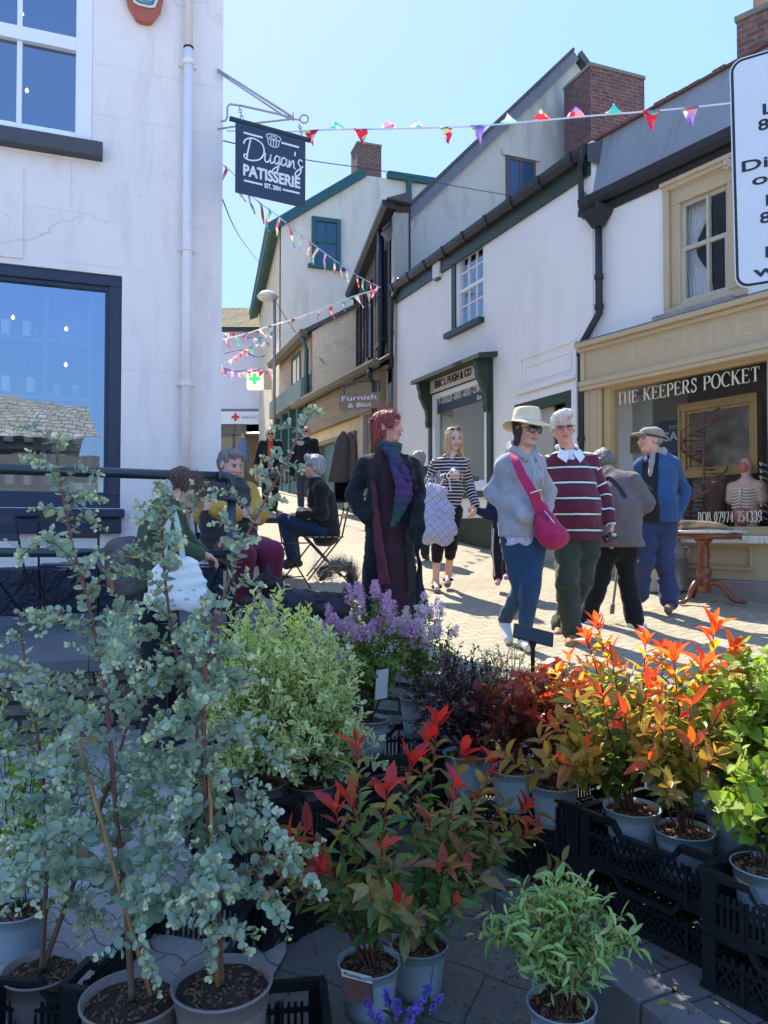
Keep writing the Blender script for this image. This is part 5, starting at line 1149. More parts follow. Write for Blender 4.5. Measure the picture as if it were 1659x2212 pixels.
def bunting(label,pts3,flags,fw=.17,fl=.24,tw=.018):
 """pts3 string nodes; flags = list of (t along string 0..1, twist, droop, colour, up)"""
 t_=thing('bunting',label,'bunting',pts3[0])
 pp_=[Vector(p) for p in bez([tuple(p) for p in pts3],8)]
 ln=[0]
 for i in range(1,len(pp_)):ln.append(ln[-1]+(pp_[i]- pp_[i- 1]).length)
 def at(s):
  s=max(0,min(ln[-1]- 1e-5,s));i=max(k for k in range(len(ln)) if ln[k]<=s);i=min(i,len(pp_)- 2);f=(s- ln[i])/(ln[i+1]- ln[i]);return pp_[i].lerp(pp_[i+1],f),(pp_[i+1]- pp_[i]).normalized()
 mb=MB()
 for i in range(len(pp_)- 1):
  mb.add([pp_[i],pp_[i+1],pp_[i+1]- Vector((0,0,tw)),pp_[i]- Vector((0,0,tw)),pp_[i]+Vector((0,.003,0)),pp_[i+1]+Vector((0,.003,0)),pp_[i+1]+Vector((0,.003,-tw)),pp_[i]+Vector((0,.003,-tw))],[(0,1,2,3),(4,5,6,7)])
 mb.build('string',m_tape,t_)
 for (s,tw_,dr,ci,upw) in flags:
  c,d=at(s*ln[-1]);side=Vector((d.y,-d.x,0)).normalized()
  w2_=fw/2;V=[];Fq=[];n=6
  dn=Vector((0,0,-1))*math.cos(tw_)+side*math.sin(tw_);dn.normalize()
  if upw:dn=(side*.8+Vector((0,0,.45*upw))).normalized()
  for j in range(n+1):
   u=j/n;wj=w2_*(1- u)*(1 if dr==0 else 1- .25*u);cc_=c+dn*fl*u*(.55 if upw else 1)+side*.04*math.sin(u*3+s*40)*u+d*dr*u*u
   V+=[cc_- d*wj+side*.015*math.sin(u*6+1),cc_+side*.02*u,cc_+d*wj]
  for j in range(n):k=j*3;Fq+=[(k,k+1,k+4,k+3),(k+1,k+2,k+5,k+4)]
  make_mesh('flag',[tuple(v) for v in V],Fq,m_flag,t_,col=np.tile(np.array(FC[ci]),(len(V),1)))
 return t_
# string 1: across the top
def interp_depth(xs,x):return float(np.interp(x,[a for a,_ in xs],[b for _,b in xs]))
D1=[(480,9.2),(1000,8.6),(1700,7.6)]
pts=[(490,281),(615,283),(720,278),(829,277),(1000,272),(1130,262),(1280,248),(1430,236),(1575,221),(1700,205)]
P1=[P(x,y,interp_depth(D1,x)) for x,y in pts]
tot=pts[-1][0]- pts[0][0]
fl=[(700,.3,.05,0,.0),(765,0,0,1,.4),(822,.2,.04,0,0),(885,0,0,2,.3),(952,0,0,1,.5),(1020,.1,.02,0,0),(1090,.2,.03,2,0),(1157,0,0,1,.6),(1228,0,0,0,.5),(1300,0,0,2,1.0),(1378,0,0,1,.2),(1452,.1,.01,0,0),(1527,.2,.03,2,0)]
bunting('long bunting string crossing the sky from the sign bracket to the road sign',P1,[((x- pts[0][0])/tot*.995,a,b_,c_,u_) for x,a,b_,c_,u_ in fl],.19,.25)
# string 2: diagonal from the corner to the timber building
pts=[(476,350),(505,375),(545,423),(600,465),(655,510),(715,555),(770,593),(822,620)]
D2=[(476,7.5),(600,9.6),(822,14.8)];P2=[P(x,y,interp_depth(D2,x)) for x,y in pts]
n2_=19;fl=[((i+.6)/n2_,random.uniform(-.5,.5),random.uniform(-.03,.05),(0,1,2)[i % 3],0) for i in range(n2_)]
bunting('bunting string slanting down behind the navy sign to the timber building',P2,fl,.17,.27)
pts=[(812,624),(760,640),(705,662),(640,686),(575,705),(530,720),(478,732)]
D3=[(478,20),(812,15)];P3=[P(x,y,interp_depth(D3,x)) for x,y in pts]
fl=[((i+.6)/13,random.uniform(-1.0,1.0),random.uniform(-.1,.12),(0,1,2)[(i*2) % 3],0) for i in range(13)]
bunting('pale sunlit bunting string running left from the timber building',P3,fl,.20,.30,.03)
for i,(pl_,Y,lb) in enumerate([([(470,716),(520,722),(560,728),(590,715)],26,'highest of the distant bunting strings before the charity shop'),([(470,795),(520,760),(560,742),(585,735)],28,'distant bunting string climbing steeply to the stone wall'),
       ([(470,790),(510,800),(550,797),(592,803)],25,'distant bunting string just above the pharmacy sign'),([(470,806),(500,803),(550,808),(592,822)],27,'lowest distant bunting string touching the pharmacy sign')]):
 fl=[((k+.6)/10,random.uniform(-1,1),random.uniform(-.1,.1),random.randrange(3),0) for k in range(10)]
 bunting(lb,[P(x,y,Y) for x,y in pl_],fl,.24,.30,.035)
def wire(label,pts3,r=.006):
 mb=MB();mb.tube(bez([tuple(p) for p in pts3],6),r,4);tag(mb.build('overhead_wire',M('black_cable',(.02,.02,.02),.6)),label,'wire')
wire('thin wire running from the corner down to the stone house eaves',[P(478,425,7),P(520,515,14),P(570,580,24)],.007)
wire('thin wire crossing behind the navy sign to the grey gable',[P(478,303,7),P(660,345,9),P(830,370,11),P(1000,405,13),P(1180,435,13.5)],.006)
wire('slack cable hanging in front of the charity shop upper wall',[P(484,764,30),P(520,756,30),P(550,770,30),P(575,768,30)],.02)
wire('thin cable from the street lamp down to the brick gable',[P(598,655,22),P(640,720,21),P(701,785,19.9)],.012)
# ================================================================== FIGURES: smooth implicit surfaces meshed on a grid
def _a(v):return np.asarray(v,dtype=np.float32)
def cone(a,b,ra,rb,sq=1.0):
 a,b=_a(a),_a(b)
 return ('c',a,b,ra,rb,sq)
def ell(c,r,rot=None):return ('e',_a(c),_a(r),None if rot is None else np.array(rot,dtype=np.float32))
def ev(pr,p):
 if pr[0]=='c':
  _,a,b,ra,rb,sq=pr
  s=np.array([1,1/sq,1],dtype=np.float32);q=(p- a)*s;ba=(b- a)*s
  h=np.clip((q @ ba)/max(1e-9,float(ba @ ba)),0,1)
  return np.linalg.norm(q- h[:,None]*ba,axis=1)- (ra+(rb- ra)*h)
 _,c,r,rot=pr;q=p- c
 if rot is not None:q=q @ rot
 k0=np.linalg.norm(q/r,axis=1);k1=np.linalg.norm(q/(r*r),axis=1)+1e-9
 return k0*(k0- 1)/k1
def smin(a,b,k):
 h=np.clip(.5+.5*(b- a)/k,0,1);return b+(a- b)*h- k*h*(1- h)
_rg=np.random.default_rng(5);_tab=_rg.random((32,32,32)).astype(np.float32)
def vnoise(p):
 i=np.floor(p).astype(int);f=p- i;f=f*f*(3- 2*f);r=0
 for dx in (0,1):
  for dy in (0,1):
   for dz in (0,1):
    w_=(f[:,0] if dx else 1- f[:,0])*(f[:,1] if dy else 1- f[:,1])*(f[:,2] if dz else 1- f[:,2])
    r=r+w_*_tab[(i[:,0]+dx) % 32,(i[:,1]+dy) % 32,(i[:,2]+dz) % 32]
 return r- .5
def union(prims,k=.03,sub=(),ks=.01,post=None):
 def f(p):
  d=ev(prims[0],p)
  for pr in prims[1:]:d=smin(d,ev(pr,p),k)
  for pr in sub:d=-smin(-d,ev(pr,p),ks)
  if post is not None:d=post(p,d)
  return d
 return f
def surf(f,lo,hi,vx,keep=None):
 lo=_a(lo);hi=_a(hi);n=np.ceil((hi- lo)/vx).astype(int)+2
 # coarse pass to skip empty blocks
 cs=6;nc=np.ceil(n/cs).astype(int)+1
 gc=np.stack(np.meshgrid(*[np.arange(k) for k in nc],indexing='ij'),-1).reshape(-1,3)
 dc=f((lo+gc*vx*cs).astype(np.float32)).reshape(nc)
 full=np.full(tuple(nc*cs+1),1.0,dtype=np.float32)
 idx=np.argwhere(np.abs(dc)< vx*cs*1.9)
 near=np.zeros(tuple(nc),bool)
 for ox in (0,-1):
  for oy in (0,-1):
   for oz in (0,-1):
    j=idx+(ox,oy,oz);j=j[(j>=0).all(1)];near[j[:,0],j[:,1],j[:,2]]=True
 full[::cs,::cs,::cs][:nc[0],:nc[1],:nc[2]]=dc
 big=np.repeat(np.repeat(np.repeat(np.sign(dc),cs,0),cs,1),cs,2);full[:big.shape[0],:big.shape[1],:big.shape[2]]=big
 blk=np.argwhere(near);loc=np.stack(np.meshgrid(*[np.arange(cs+1)]*3,indexing='ij'),-1).reshape(-1,3)
 if len(blk)==0:return np.zeros((0,3)),np.zeros((0,4),int)
 pts=(blk[:,None,:]*cs+loc[None]).reshape(-1,3)
 key=(pts[:,0]*full.shape[1]+pts[:,1])*full.shape[2]+pts[:,2];key=np.unique(key)
 pi=np.stack(np.unravel_index(key,full.shape),1)
 v=np.concatenate([f((lo+c*vx).astype(np.float32)) for c in np.array_split(pi,max(1,len(pi)//200000))])
 full[pi[:,0],pi[:,1],pi[:,2]]=v
 g=full;s=g< 0
 c8=[s[dx:g.shape[0]- 1+dx,dy:g.shape[1]- 1+dy,dz:g.shape[2]- 1+dz] for dx in (0,1) for dy in (0,1) for dz in (0,1)]
 act=np.logical_or.reduce(c8) & ~np.logical_and.reduce(c8)
 ac_=np.argwhere(act);ids=np.full(act.shape,-1,dtype=np.int64);ids[ac_[:,0],ac_[:,1],ac_[:,2]]=np.arange(len(ac_))
 acc=np.zeros((len(ac_),3));cnt=np.zeros(len(ac_))
 cor_=[(dx,dy,dz) for dx in (0,1) for dy in (0,1) for dz in (0,1)]
 for A_ in cor_:
  for ax in range(3):
   if A_[ax]:continue
   B_=list(A_);B_[ax]=1
   va=g[ac_[:,0]+A_[0],ac_[:,1]+A_[1],ac_[:,2]+A_[2]];vb=g[ac_[:,0]+B_[0],ac_[:,1]+B_[1],ac_[:,2]+B_[2]]
   m=(va< 0) !=(vb< 0);t=np.where(m,va/np.where(m,va- vb,1),0)
   q=ac_+np.array(A_);q=q.astype(float);q[:,ax]+=t;acc[m]+=q[m];cnt[m]+=1
 V=lo+(acc/np.maximum(cnt,1)[:,None])*vx
 Q=[]
 for ax in range(3):
  o1,o2=[(1,2),(2,0),(0,1)][ax]
  sl0=[slice(None)]*3;sl1=[slice(None)]*3;sl0[ax]=slice(0,-1);sl1[ax]=slice(1,None)
  ch=s[tuple(sl0)] !=s[tuple(sl1)];e=np.argwhere(ch);e=e[(e[:,o1]> 0) & (e[:,o2]> 0)]
  e=e[(e[:,0]< act.shape[0]) & (e[:,1]< act.shape[1]) & (e[:,2]< act.shape[2])]
  if not len(e):continue
  d1=np.zeros(3,int);d1[o1]=1;d2=np.zeros(3,int);d2[o2]=1
  cs4=[e- d1- d2,e- d2,e,e- d1];q=np.stack([ids[c[:,0],c[:,1],c[:,2]] for c in cs4],1)
  inside_=s[e[:,0],e[:,1],e[:,2]];q[~inside_]=q[~inside_][:,::-1];Q.append(q)
 Q=np.concatenate(Q);Q=Q[(Q>=0).all(1)]
 if keep is not None:Q=Q[keep(V[Q].mean(1))]
 return V,Q
def bounds(prims,pad=.06):
 lo=np.full(3,1e9);hi=-lo
 for pr in prims:
  if pr[0]=='c':q=np.array([pr[1]- max(pr[3],pr[4]),pr[1]+max(pr[3],pr[4]),pr[2]- max(pr[3],pr[4]),pr[2]+max(pr[3],pr[4])])
  else:r=pr[2].max() if pr[3] is not None else pr[2];q=np.array([pr[1]- r,pr[1]+r])
  lo=np.minimum(lo,q.min(0));hi=np.maximum(hi,q.max(0))
 return lo- pad,hi+pad
def skinmesh(name,prims,mat,parent,vx=.011,k=.03,sub=(),ks=.01,post=None,colf=None,local=True,pad=.05):
 lo,hi=bounds(prims,pad);V,Q=surf(union(prims,k,sub,ks,post),lo,hi,vx)
 return make_mesh(name,V,Q,mat,parent,smooth=True,local=local,col=colf(V) if colf else None)
def folds(amp=.008,f=(9,9,5),seed=0):
 amp*=1.5
 ff=np.array(f,dtype=np.float32)
 f2=np.array((5,5,19),dtype=np.float32)
 def g(p,d):return d+amp*vnoise(p*ff+seed*3.7)*1.8+amp*.5*vnoise(p*ff*2.3+seed)+amp*1.5*(np.abs(vnoise(p*f2+vnoise(p*6)[:,None]*2.5+seed*1.3))- .15)
 return g
m_skin=M_attr('skin',.55,.10,60,.15,spec=.4);m_hair=M_attr('hair',.5,.5,220,.5,spec=.5);m_cloth=M_attr('fabric',.9,.3,22,.6,sheen=.15,bscale=120)
m_lens=M('dark_lens',(.008,.008,.01),.08,.1,5,0,spec=.9);m_shoe=M_attr('shoe_leather',.6,.2,40,.2)
def M_stripe(name,base,bands,period,off=0):
 """bands: list of (start, end, colour) within a period; coordinate from the mesh attribute"""
 m,nt,b,out=nodes(name);at=N(nt,'Attribute');at.attribute_name='col';sx=N(nt,'SeparateColor');L(nt,at.outputs['Color'],sx.inputs[0])
 wob=math_(nt,'MULTIPLY',math_(nt,'SUBTRACT',noise_(nt,objc(nt),7,2,.5),.5),.012)
 fr=math_(nt,'FRACT',math_(nt,'DIVIDE',math_(nt,'ADD',math_(nt,'ADD',sx.outputs[0],wob),off+10*period),period))
 c=None;col=base
 for s0,s1,cc in bands:
  m1=math_(nt,'MULTIPLY',math_(nt,'GREATER_THAN',fr,s0),math_(nt,'LESS_THAN',fr,s1));col=mixc(nt,m1,col,cc)
 n=noise_(nt,objc(nt),60,3,.6);col=mixc(nt,.2,col,ramp(nt,n,[(.2,.5),(.8,1.4)]),'MULTIPLY')
 L(nt,col,b.inputs['Base Color']);b.inputs['Roughness'].default_value=.9;b.inputs['Sheen Weight'].default_value=.2
 L(nt,bump_(nt,noise_(nt,objc(nt),14,4,.6),.5,.015),b.inputs['Normal']);return m
def hrot(yaw=0,pitch=0,roll=0):
 """head-local -> body-local; yaw>0 turns to the person's left (+x), pitch>0 looks down, roll"""
 return np.array((Matrix.Rotation(R(yaw),3,'Z') @ Matrix.Rotation(R(pitch),3,'X') @ Matrix.Rotation(R(roll),3,'Y')),dtype=np.float32)
def xf(prims,c,M3,s=1.0):
 out=[]
 for pr in prims:
  if pr[0]=='c':out.append(('c',_a(M3 @ (pr[1]*s)+c),_a(M3 @ (pr[2]*s)+c),pr[3]*s,pr[4]*s,1.0))
  else:out.append(('e',_a(M3 @ (pr[1]*s)+c),pr[2]*s,M3 if pr[3] is None else M3 @ pr[3]))
 return out
HEAD=[ell((0,.015,.03),(.076,.095,.085)),ell((0,-.02,-.03),(.063,.072,.086)),ell((0,-.05,-.088),(.036,.034,.027)),cone((0,-.086,.008),(0,-.108,-.026),.007,.0135),
  ell((-.014,-.098,-.030),(.010,.010,.008)),ell((.014,-.098,-.030),(.010,.010,.008)),ell((0,-.090,-.054),(.024,.012,.0075)),ell((0,-.088,-.067),(.020,.012,.008)),
  ell((-.032,-.082,.024),(.022,.010,.008)),ell((.032,-.082,.024),(.022,.010,.008)),ell((-.040,-.064,-.030),(.024,.022,.024)),ell((.040,-.064,-.030),(.024,.022,.024))]
EARS=[ell((-.078,.012,-.008),(.009,.018,.032)),ell((.078,.012,-.008),(.009,.018,.032))]
EYES=[(-.031,-.086,.002),(.031,-.086,.002)]
def hand_prims(w_,d,up_,side,curl=.5,spread=.1,s=1.0):
 """w_ wrist, d direction of the palm, up_ = back-of-hand normal, side=+1/-1 thumb side"""
 w_,d,up_=[np.array(v,dtype=float) for v in (w_,d,up_)];d/=np.linalg.norm(d);up_-=d*(up_ @ d);up_/=np.linalg.norm(up_);sd=np.cross(d,up_)*side
 pr=[cone(w_+d*.015,w_+d*.075*s+sd*.012,.021*s,.020*s),cone(w_+d*.02,w_+d*.075*s- sd*.016,.019*s,.017*s)]
 for i,(o,l) in enumerate(((.030,.072),(.011,.080),(-.008,.074),(-.027,.058))):
  b_=w_+d*.082*s+sd*o*s;a_=0;r0=.0095*s
  for j,f_ in enumerate((.45,.32,.23)):
   a_+=curl*(.6+.35*j+.08*i);v=d*math.cos(a_)- up_*math.sin(a_)+sd*spread*(o/.03)*(j==0)
   e=b_+v*l*f_*s;pr.append(cone(b_,e,r0,r0*.88));b_=e;r0*=.88
 t0=w_+d*.022*s+sd*.026*s;t1=t0+(d*.55+sd*.62- up_*.25)*.042*s;t2=t1+(d*.8+sd*.15- up_*.5)*.034*s
 pr+=[cone(t0,t1,.0125*s,.011*s),cone(t1,t2,.0105*s,.0085*s)]
 return pr
BONES={'ruarm':('rsh','rel'),'rfarm':('rel','rwr'),'luarm':('lsh','lel'),'lfarm':('lel','lwr')}
class Person:
 def __init__(s,label,loc,yaw,px=None,Yd=None,H=1.7,joints=None,skin=(.62,.36,.26),head=(0,0,0),build=1.0,group='people in the market street',hs=1.0,lip=(.42,.16,.13),brow=(.2,.12,.08),eyes=True,hands=(),vx=.016,rosy=.25):
  s.t=thing('person',label,'person',loc,R(yaw),group);s.Mi=np.array(WM[s.t].inverted());s.b=build;k=H/1.7;s.k=k
  J=dict(pelvis=(0,0,.95),belly=(0,-.01,1.10),chest=(0,0,1.28),neck=(0,.012,1.43),head=(0,-.01,1.585),rsh=(-.17,.01,1.385),lsh=(.17,.01,1.385),rel=(-.22,.03,1.11),lel=(.22,.03,1.11),
    rwr=(-.22,-.04,.87),lwr=(.22,-.04,.87),rhip=(-.09,0,.91),lhip=(.09,0,.91),rkn=(-.10,-.02,.50),lkn=(.10,-.02,.50),ran=(-.10,.02,.085),lan=(.10,.02,.085),rto=(-.115,-.14,.03),lto=(.115,-.14,.03))
  s.J={a:np.array(v)*k for a,v in J.items()}
  if px:
   for a,v in px.items():
    Y=(Yd or loc[1])+(v[2] if len(v)> 2 else 0);s.J[a]=s.loc(P(v[0],v[1],Y))
  if joints:
   for a,v in joints.items():s.J[a]=np.array(v)*k
  s.hr=hrot(*head);s.hs=hs;s.hc=s.J['head'];s.k=k
  j=s.J;b=build
  hp_=xf(HEAD+EARS,s.hc,s.hr,hs)
  body=[cone(j['chest'],j['pelvis'],.135*b*k,.135*b*k,.62),cone(j['rsh']*.8+j['chest']*.2,j['lsh']*.8+j['chest']*.2,.055*k,.055*k),cone(j['neck'],s.hc+s.hr @ _a((0,.02,-.06)),.052*k,.05*k),cone(j['neck'],j['chest'],.06*k,.09*k)]
  for p in 'rl':
   body+=[cone(j[p+'sh'],j[p+'el'],.048*k,.038*k),cone(j[p+'el'],j[p+'wr'],.037*k,.024*k),cone(j[p+'hip'],j[p+'kn'],.075*k,.05*k),cone(j[p+'kn'],j[p+'an'],.048*k,.033*k),cone(j[p+'an'],j[p+'to'],.036*k,.028*k)]
  hd=[]
  for (sdn,d,u,th_,curl) in hands:
   w_=j[sdn+'wr'];hd.append((w_,hand_prims(w_,d,u,th_,curl,s=k*1.05)))
  nb=len(body);sub=xf([ell((e[0],e[1]- .014,e[2]),(.016,.010,.0095)) for e in EYES],s.hc,s.hr,hs)
  allp=body+hp_+[q for _,h in hd for q in h]
  def f(p):
   d=ev(body[0],p)
   for pr in body[1:]:d=smin(d,ev(pr,p),.03)
   h=ev(hp_[0],p)
   for i,pr in enumerate(hp_[1:]):h=smin(h,ev(pr,p),.016 if i in (0,1) else .009)
   for pr in sub:h=-smin(-h,ev(pr,p),.006)
   d=smin(d,h,.02)
   for w_,hpz in hd:
    q=ev(hpz[0],p)
    for i,pr in enumerate(hpz[1:]):q=smin(q,ev(pr,p),.012 if i==0 else .005)
    d=smin(d,q,.012)
   return d
  lo,hi=bounds(allp,.03);hb=s.hc;rh=.175*hs
  balls=[(hb,rh)]+[(w_+np.mean([q[1] for q in h],0)*0,.19) for w_,h in hd]
  def out_(c):m=np.ones(len(c),bool);  [m.__iand__(np.linalg.norm(c- b0,axis=1)>=r0) for b0,r0 in balls];return m
  parts=[surf(f,lo,hi,vx,out_)]
  for i,(b0,r0) in enumerate(balls):
   def kp(c,i=i):
    m=np.linalg.norm(c- balls[i][0],axis=1)< balls[i][1]
    for k2 in range(i):m &=np.linalg.norm(c- balls[k2][0],axis=1)>=balls[k2][1]
    return m
   parts.append(surf(f,b0- r0- .02,b0+r0+.02,.0052 if i==0 else .0048,kp))
  V=[];Q=[];n=0
  for v,q in parts:V.append(v);Q.append(q+n);n+=len(v)
  V=np.concatenate(V);Q=np.concatenate(Q);col=np.tile(_a(skin),(len(V),1))
  hl=(V- s.hc) @ s.hr/hs;ins=np.linalg.norm(hl,axis=1)< .16
  def paint(m,c,a=1):col[m]=col[m]*(1- a)+_a(c)*a
  X,Y_,Z=np.abs(hl[:,0]),hl[:,1],hl[:,2]
  paint(ins & (Y_< -.05) & (((X- .045)/.028)**2+((Z+.03)/.028)**2< 1),(skin[0]*1.0,skin[1]*.68,skin[2]*.66),rosy*1.2)
  paint(ins & (Y_< -.09) & (X< .02) & (Z> -.045) & (Z< -.01),(skin[0],skin[1]*.7,skin[2]*.68),rosy*1.6)
  paint(ins & (Y_< -.078) & (X< .024) & (Z< -.051) & (Z> -.071),lip,.55)
  paint(ins & (Y_< -.085) & (X< .023) & (np.abs(Z+.0605)< .0028),(.12,.04,.035))
  paint(ins & (Y_< -.06) & (X> .012) & (X< .052) & (np.abs(Z- .025+(X- .03)*.15)< .0055),brow,.8)
  if eyes:
   paint(ins & (Y_< -.06) & (((X- .031)/.0155)**2+((Z- .002)/.0075)**2< 1),(.55,.5,.48));paint(ins & (Y_< -.06) & (((X- .031)/.0065)**2+((Z- .002)/.0070)**2< 1),(.03,.025,.02))
   paint(ins & (Y_< -.06) & (X> .015) & (X< .048) & (np.abs(Z- .010)< .0028),(.09,.05,.04))
  s.body=make_mesh('body',V,Q,m_skin,s.t,smooth=True,local=True,col=col)
 def loc(s,p):p=np.array(p);return s.Mi[:3,:3] @ p+s.Mi[:3,3]
 def L(s,x,y,Y):return s.loc(P(x,y,Y))
 def torso(s,th=.02,k=1.0,sq=.66,low=None,chest=.135,belly=.135,hipr=.145):
  j=s.J;b=s.b*s.k;mid=(j['chest']+j['pelvis'])/2
  bel=j.get('belly',mid)
  return [cone(j['chest'],bel,chest*b+th,belly*b+th,sq),cone(bel,j['pelvis'] if low is None else low,belly*b+th,hipr*b+th,sq+.04),cone(j['rsh']*.86+j['chest']*.14,j['lsh']*.86+j['chest']*.14,.056*s.k+th,.056*s.k+th),cone(j['neck']+[0,.0,-.03],j['chest'],.065*s.k+th,.10*s.k+th)]+[cone(j['neck']+[0,.01,-.035],j[q]+[0,0,.005],.05*s.k+th*.8,.047*s.k+th*.8) for q in ('rsh','lsh')]
 def arms(s,th=.02,sides='rl',end=1.0,ra=.052,rb=.042,rc=.032):
  o=[]
  for p in sides:
   a,e,w_=s.J[p+'sh'],s.J[p+'el'],s.J[p+'wr'];o+=[cone(a,e,ra*s.k+th,rb*s.k+th),cone(e,e+(w_- e)*end,rb*s.k+th,rc*s.k+th*.9)]
  return o
 def legs(s,th=.02,sides='rl',end=.96,ra=.085,rb=.06,rc=.048,flare=0):
  o=[cone(s.J['pelvis']+[0,.01,.02],(s.J['rhip']+s.J['lhip'])/2+[0,.015,-.02],.115*s.b*s.k+th,.10*s.b*s.k+th,.85)]
  for p in sides:
   a,e,w_=s.J[p+'hip'],s.J[p+'kn'],s.J[p+'an'];o+=[cone(a,e,ra*s.k*s.b+th,rb*s.k+th),cone(e,e+(w_- e)*end,rb*s.k+th,rc*s.k+th+flare)]
  return o
 def part(s,name,prims,col,k=.03,sub=(),post=None,mat=None,vx=.011,parent=None,colf=None,ks=.01):
  c=(lambda V:np.tile(_a(col),(len(V),1))) if colf is None else colf
  return skinmesh(name,prims,mat or m_cloth,parent or s.t,vx,k,sub,ks,post,c)
 def stripe_coord(s,V):
  j=s.J;z=V[:,2].copy();best=np.full(len(V),1e9)
  d0=np.min([ev(q,V.astype(np.float32)) for q in s.torso(.02)[:3]],0);best=d0;t=z
  for p in 'rl':
   for a,e,o in ((j[p+'sh'],j[p+'el'],0),(j[p+'el'],j[p+'wr'],np.linalg.norm(j[p+'el']- j[p+'sh']))):
    d=ev(cone(a,e,.06,.055),V.astype(np.float32));ba=e- a;l=np.linalg.norm(ba);h=((V- a) @ ba)/l
    m=d< best;best=np.where(m,d,best);t=np.where(m,1.35- (h+o),t)
  c=np.zeros((len(V),3));c[:,0]=t;return c
 def hp(s,prims,sc=1.0):return xf(prims,s.hc,s.hr,s.hs*sc)
 def hair(s,prims,col,k=.02,sub=(),amp=.006,fq=55,vx=.0065,col2=None,strands=0,slen=.1,sdir=(0,0,-1),curl=0,sw=.0022,name='hair'):
  c2=_a(col2 if col2 else [v*1.5 for v in col])
  def post(p,d):
   q=(p- s.hc) @ s.hr;a=np.arctan2(q[:,0],-q[:,1]+1e-6);return d+amp*np.sin(a*fq*.35+q[:,2]*14+vnoise(q*22)*5)*.6+amp*1.6*vnoise(q*34)
  def colf(V):
   q=(V- s.hc) @ s.hr;a=np.arctan2(q[:,0],-q[:,1]);n=.5+.5*np.sin(a*37+q[:,2]*11+6*vnoise(q.astype(np.float32)*25));n=n[:,None]**1.5;return _a(col)*(1- n)+c2*n
  o=skinmesh(name,s.hp(prims),m_hair,s.t,vx,k,[x for x in s.hp(sub)] if sub else (),.012,post,colf)
  if strands:
   me=o.data;n=len(me.vertices);co=np.empty(n*3,dtype=np.float32);me.vertices.foreach_get('co',co);co=co.reshape(-1,3)
   r_=np.random.default_rng(len(s.t.name)*7+int(abs(s.hc[0])*999)+strands);pick=r_.choice(n,strands);V=[];F=[];Cc=[]
   for i in pick:
    p=co[i].astype(float);od=p- s.hc;od/=np.linalg.norm(od)+1e-6;d=s.hr @ _a(sdir)+od*.35+r_.normal(0,.25,3);d/=np.linalg.norm(d);l=slen*r_.uniform(.4,1.2)
    sd_=np.cross(d,od);nn=np.linalg.norm(sd_);sd_=sd_/nn if nn> 1e-6 else np.array([1.,0,0]);b_=len(V);cur=p- d*l*.35;cc=_a(col) if r_.random()< .5 else c2
    ph=r_.random()*6
    for t in range(5):
     V+=[cur- sd_*sw*(1- t/5.5),cur+sd_*sw*(1- t/5.5)];Cc+=[cc,cc];dd=d+curl*(math.cos(ph+t*1.6)*sd_+math.sin(ph+t*1.6)*od)+np.array([0,0,-.12*t]);cur=cur+dd/np.linalg.norm(dd)*l/4
    F+=[(b_+2*t,b_+2*t+1,b_+2*t+3,b_+2*t+2) for t in range(4)]
   make_mesh('loose_strands',V,np.array(F),m_hair,o,local=True,col=np.array(Cc))
  return o
 def specs(s,kind='shades',col=None,parent=None):
  mb=MB();fr=MB();c,Rm=s.hc,s.hr
  def T(p):return Vector(Rm @ (_a(p)*s.hs)+c)
  for sx in (-1,1):
   if kind in ('shades','big'):
    r=.027 if kind=='big' else .022;rz=r*(1 if kind=='big' else .72)
    pts=[(sx*.032+r*math.cos(t)*1.05,-.108+.012*abs(math.cos(t))*(1 if math.cos(t)*sx> 0 else-.2),.004+rz*math.sin(t)) for t in [k*math.pi/8 for k in range(16)]]
    n=len(mb.v);mb.add([T(p) for p in pts]+[T((sx*.032,-.112,.004))],[(k,(k+1) % 16,16) for k in range(16)])
    fr.tube([T(p) for p in pts+pts[:1]],.0022,5)
   else:
    pts=[(sx*.032+.023*math.cos(t),-.107+.006*(math.cos(t)*sx> .5),.001+.016*math.sin(t)) for t in [k*math.pi/8 for k in range(17)]];fr.tube([T(p) for p in pts],.0018,5)
   fr.tube([T((sx*.056,-.098,.008)),T((sx*.078,-.05,.010)),T((sx*.082,.01,.006))],.0022,5)
  fr.tube([T((-.010,-.112,.008)),T((0,-.114,.010)),T((.010,-.112,.008))],.0022,5)
  g=fr.build('glasses',M('spectacle_frame',col or (.03,.02,.02),.3,.1,5,0),parent or s.t,local=True)
  if mb.v:mb.build('lens',m_lens,g,local=True)
  elif kind=='half':
   mb=MB()
   for sx in (-1,1):mb.add([T((sx*.009,-.113,.017)),T((sx*.055,-.101,.017)),T((sx*.055,-.102,.003)),T((sx*.009,-.114,.003))],[(0,1,2,3)])
   mb.build('lens',m_lens,g,local=True)
  return g
 def shoe(s,p,col,sole=(.6,.58,.55),w_=.042,mat=None):
  a,t=s.J[p+'an'],s.J[p+'to'];d=t- a;d[2]=0;d=d/(np.linalg.norm(d)+1e-6);hl_=a- d*.035;hl_[2]=a[2]- .045;tt=t+d*.02;
  o=s.part('shoe',[cone(a- [0,0,.015]- d*.01,hl_+[0,0,.02],.042*s.k,.036*s.k),cone(hl_+[0,0,.015],tt+[0,0,.004],.034*s.k,.032*s.k),cone(a- [0,0,.01],tt,.04*s.k,.030*s.k)],col,.02,mat=mat or m_shoe,vx=.008)
  return o
# ================================================================== PEOPLE
def at_(x,y,Y):p=P(x,y,Y);return (p.x,Y,p.z)
def ground_at(x,Y):X=P(x,1200,Y).x;return (X,Y,zs(X,Y))
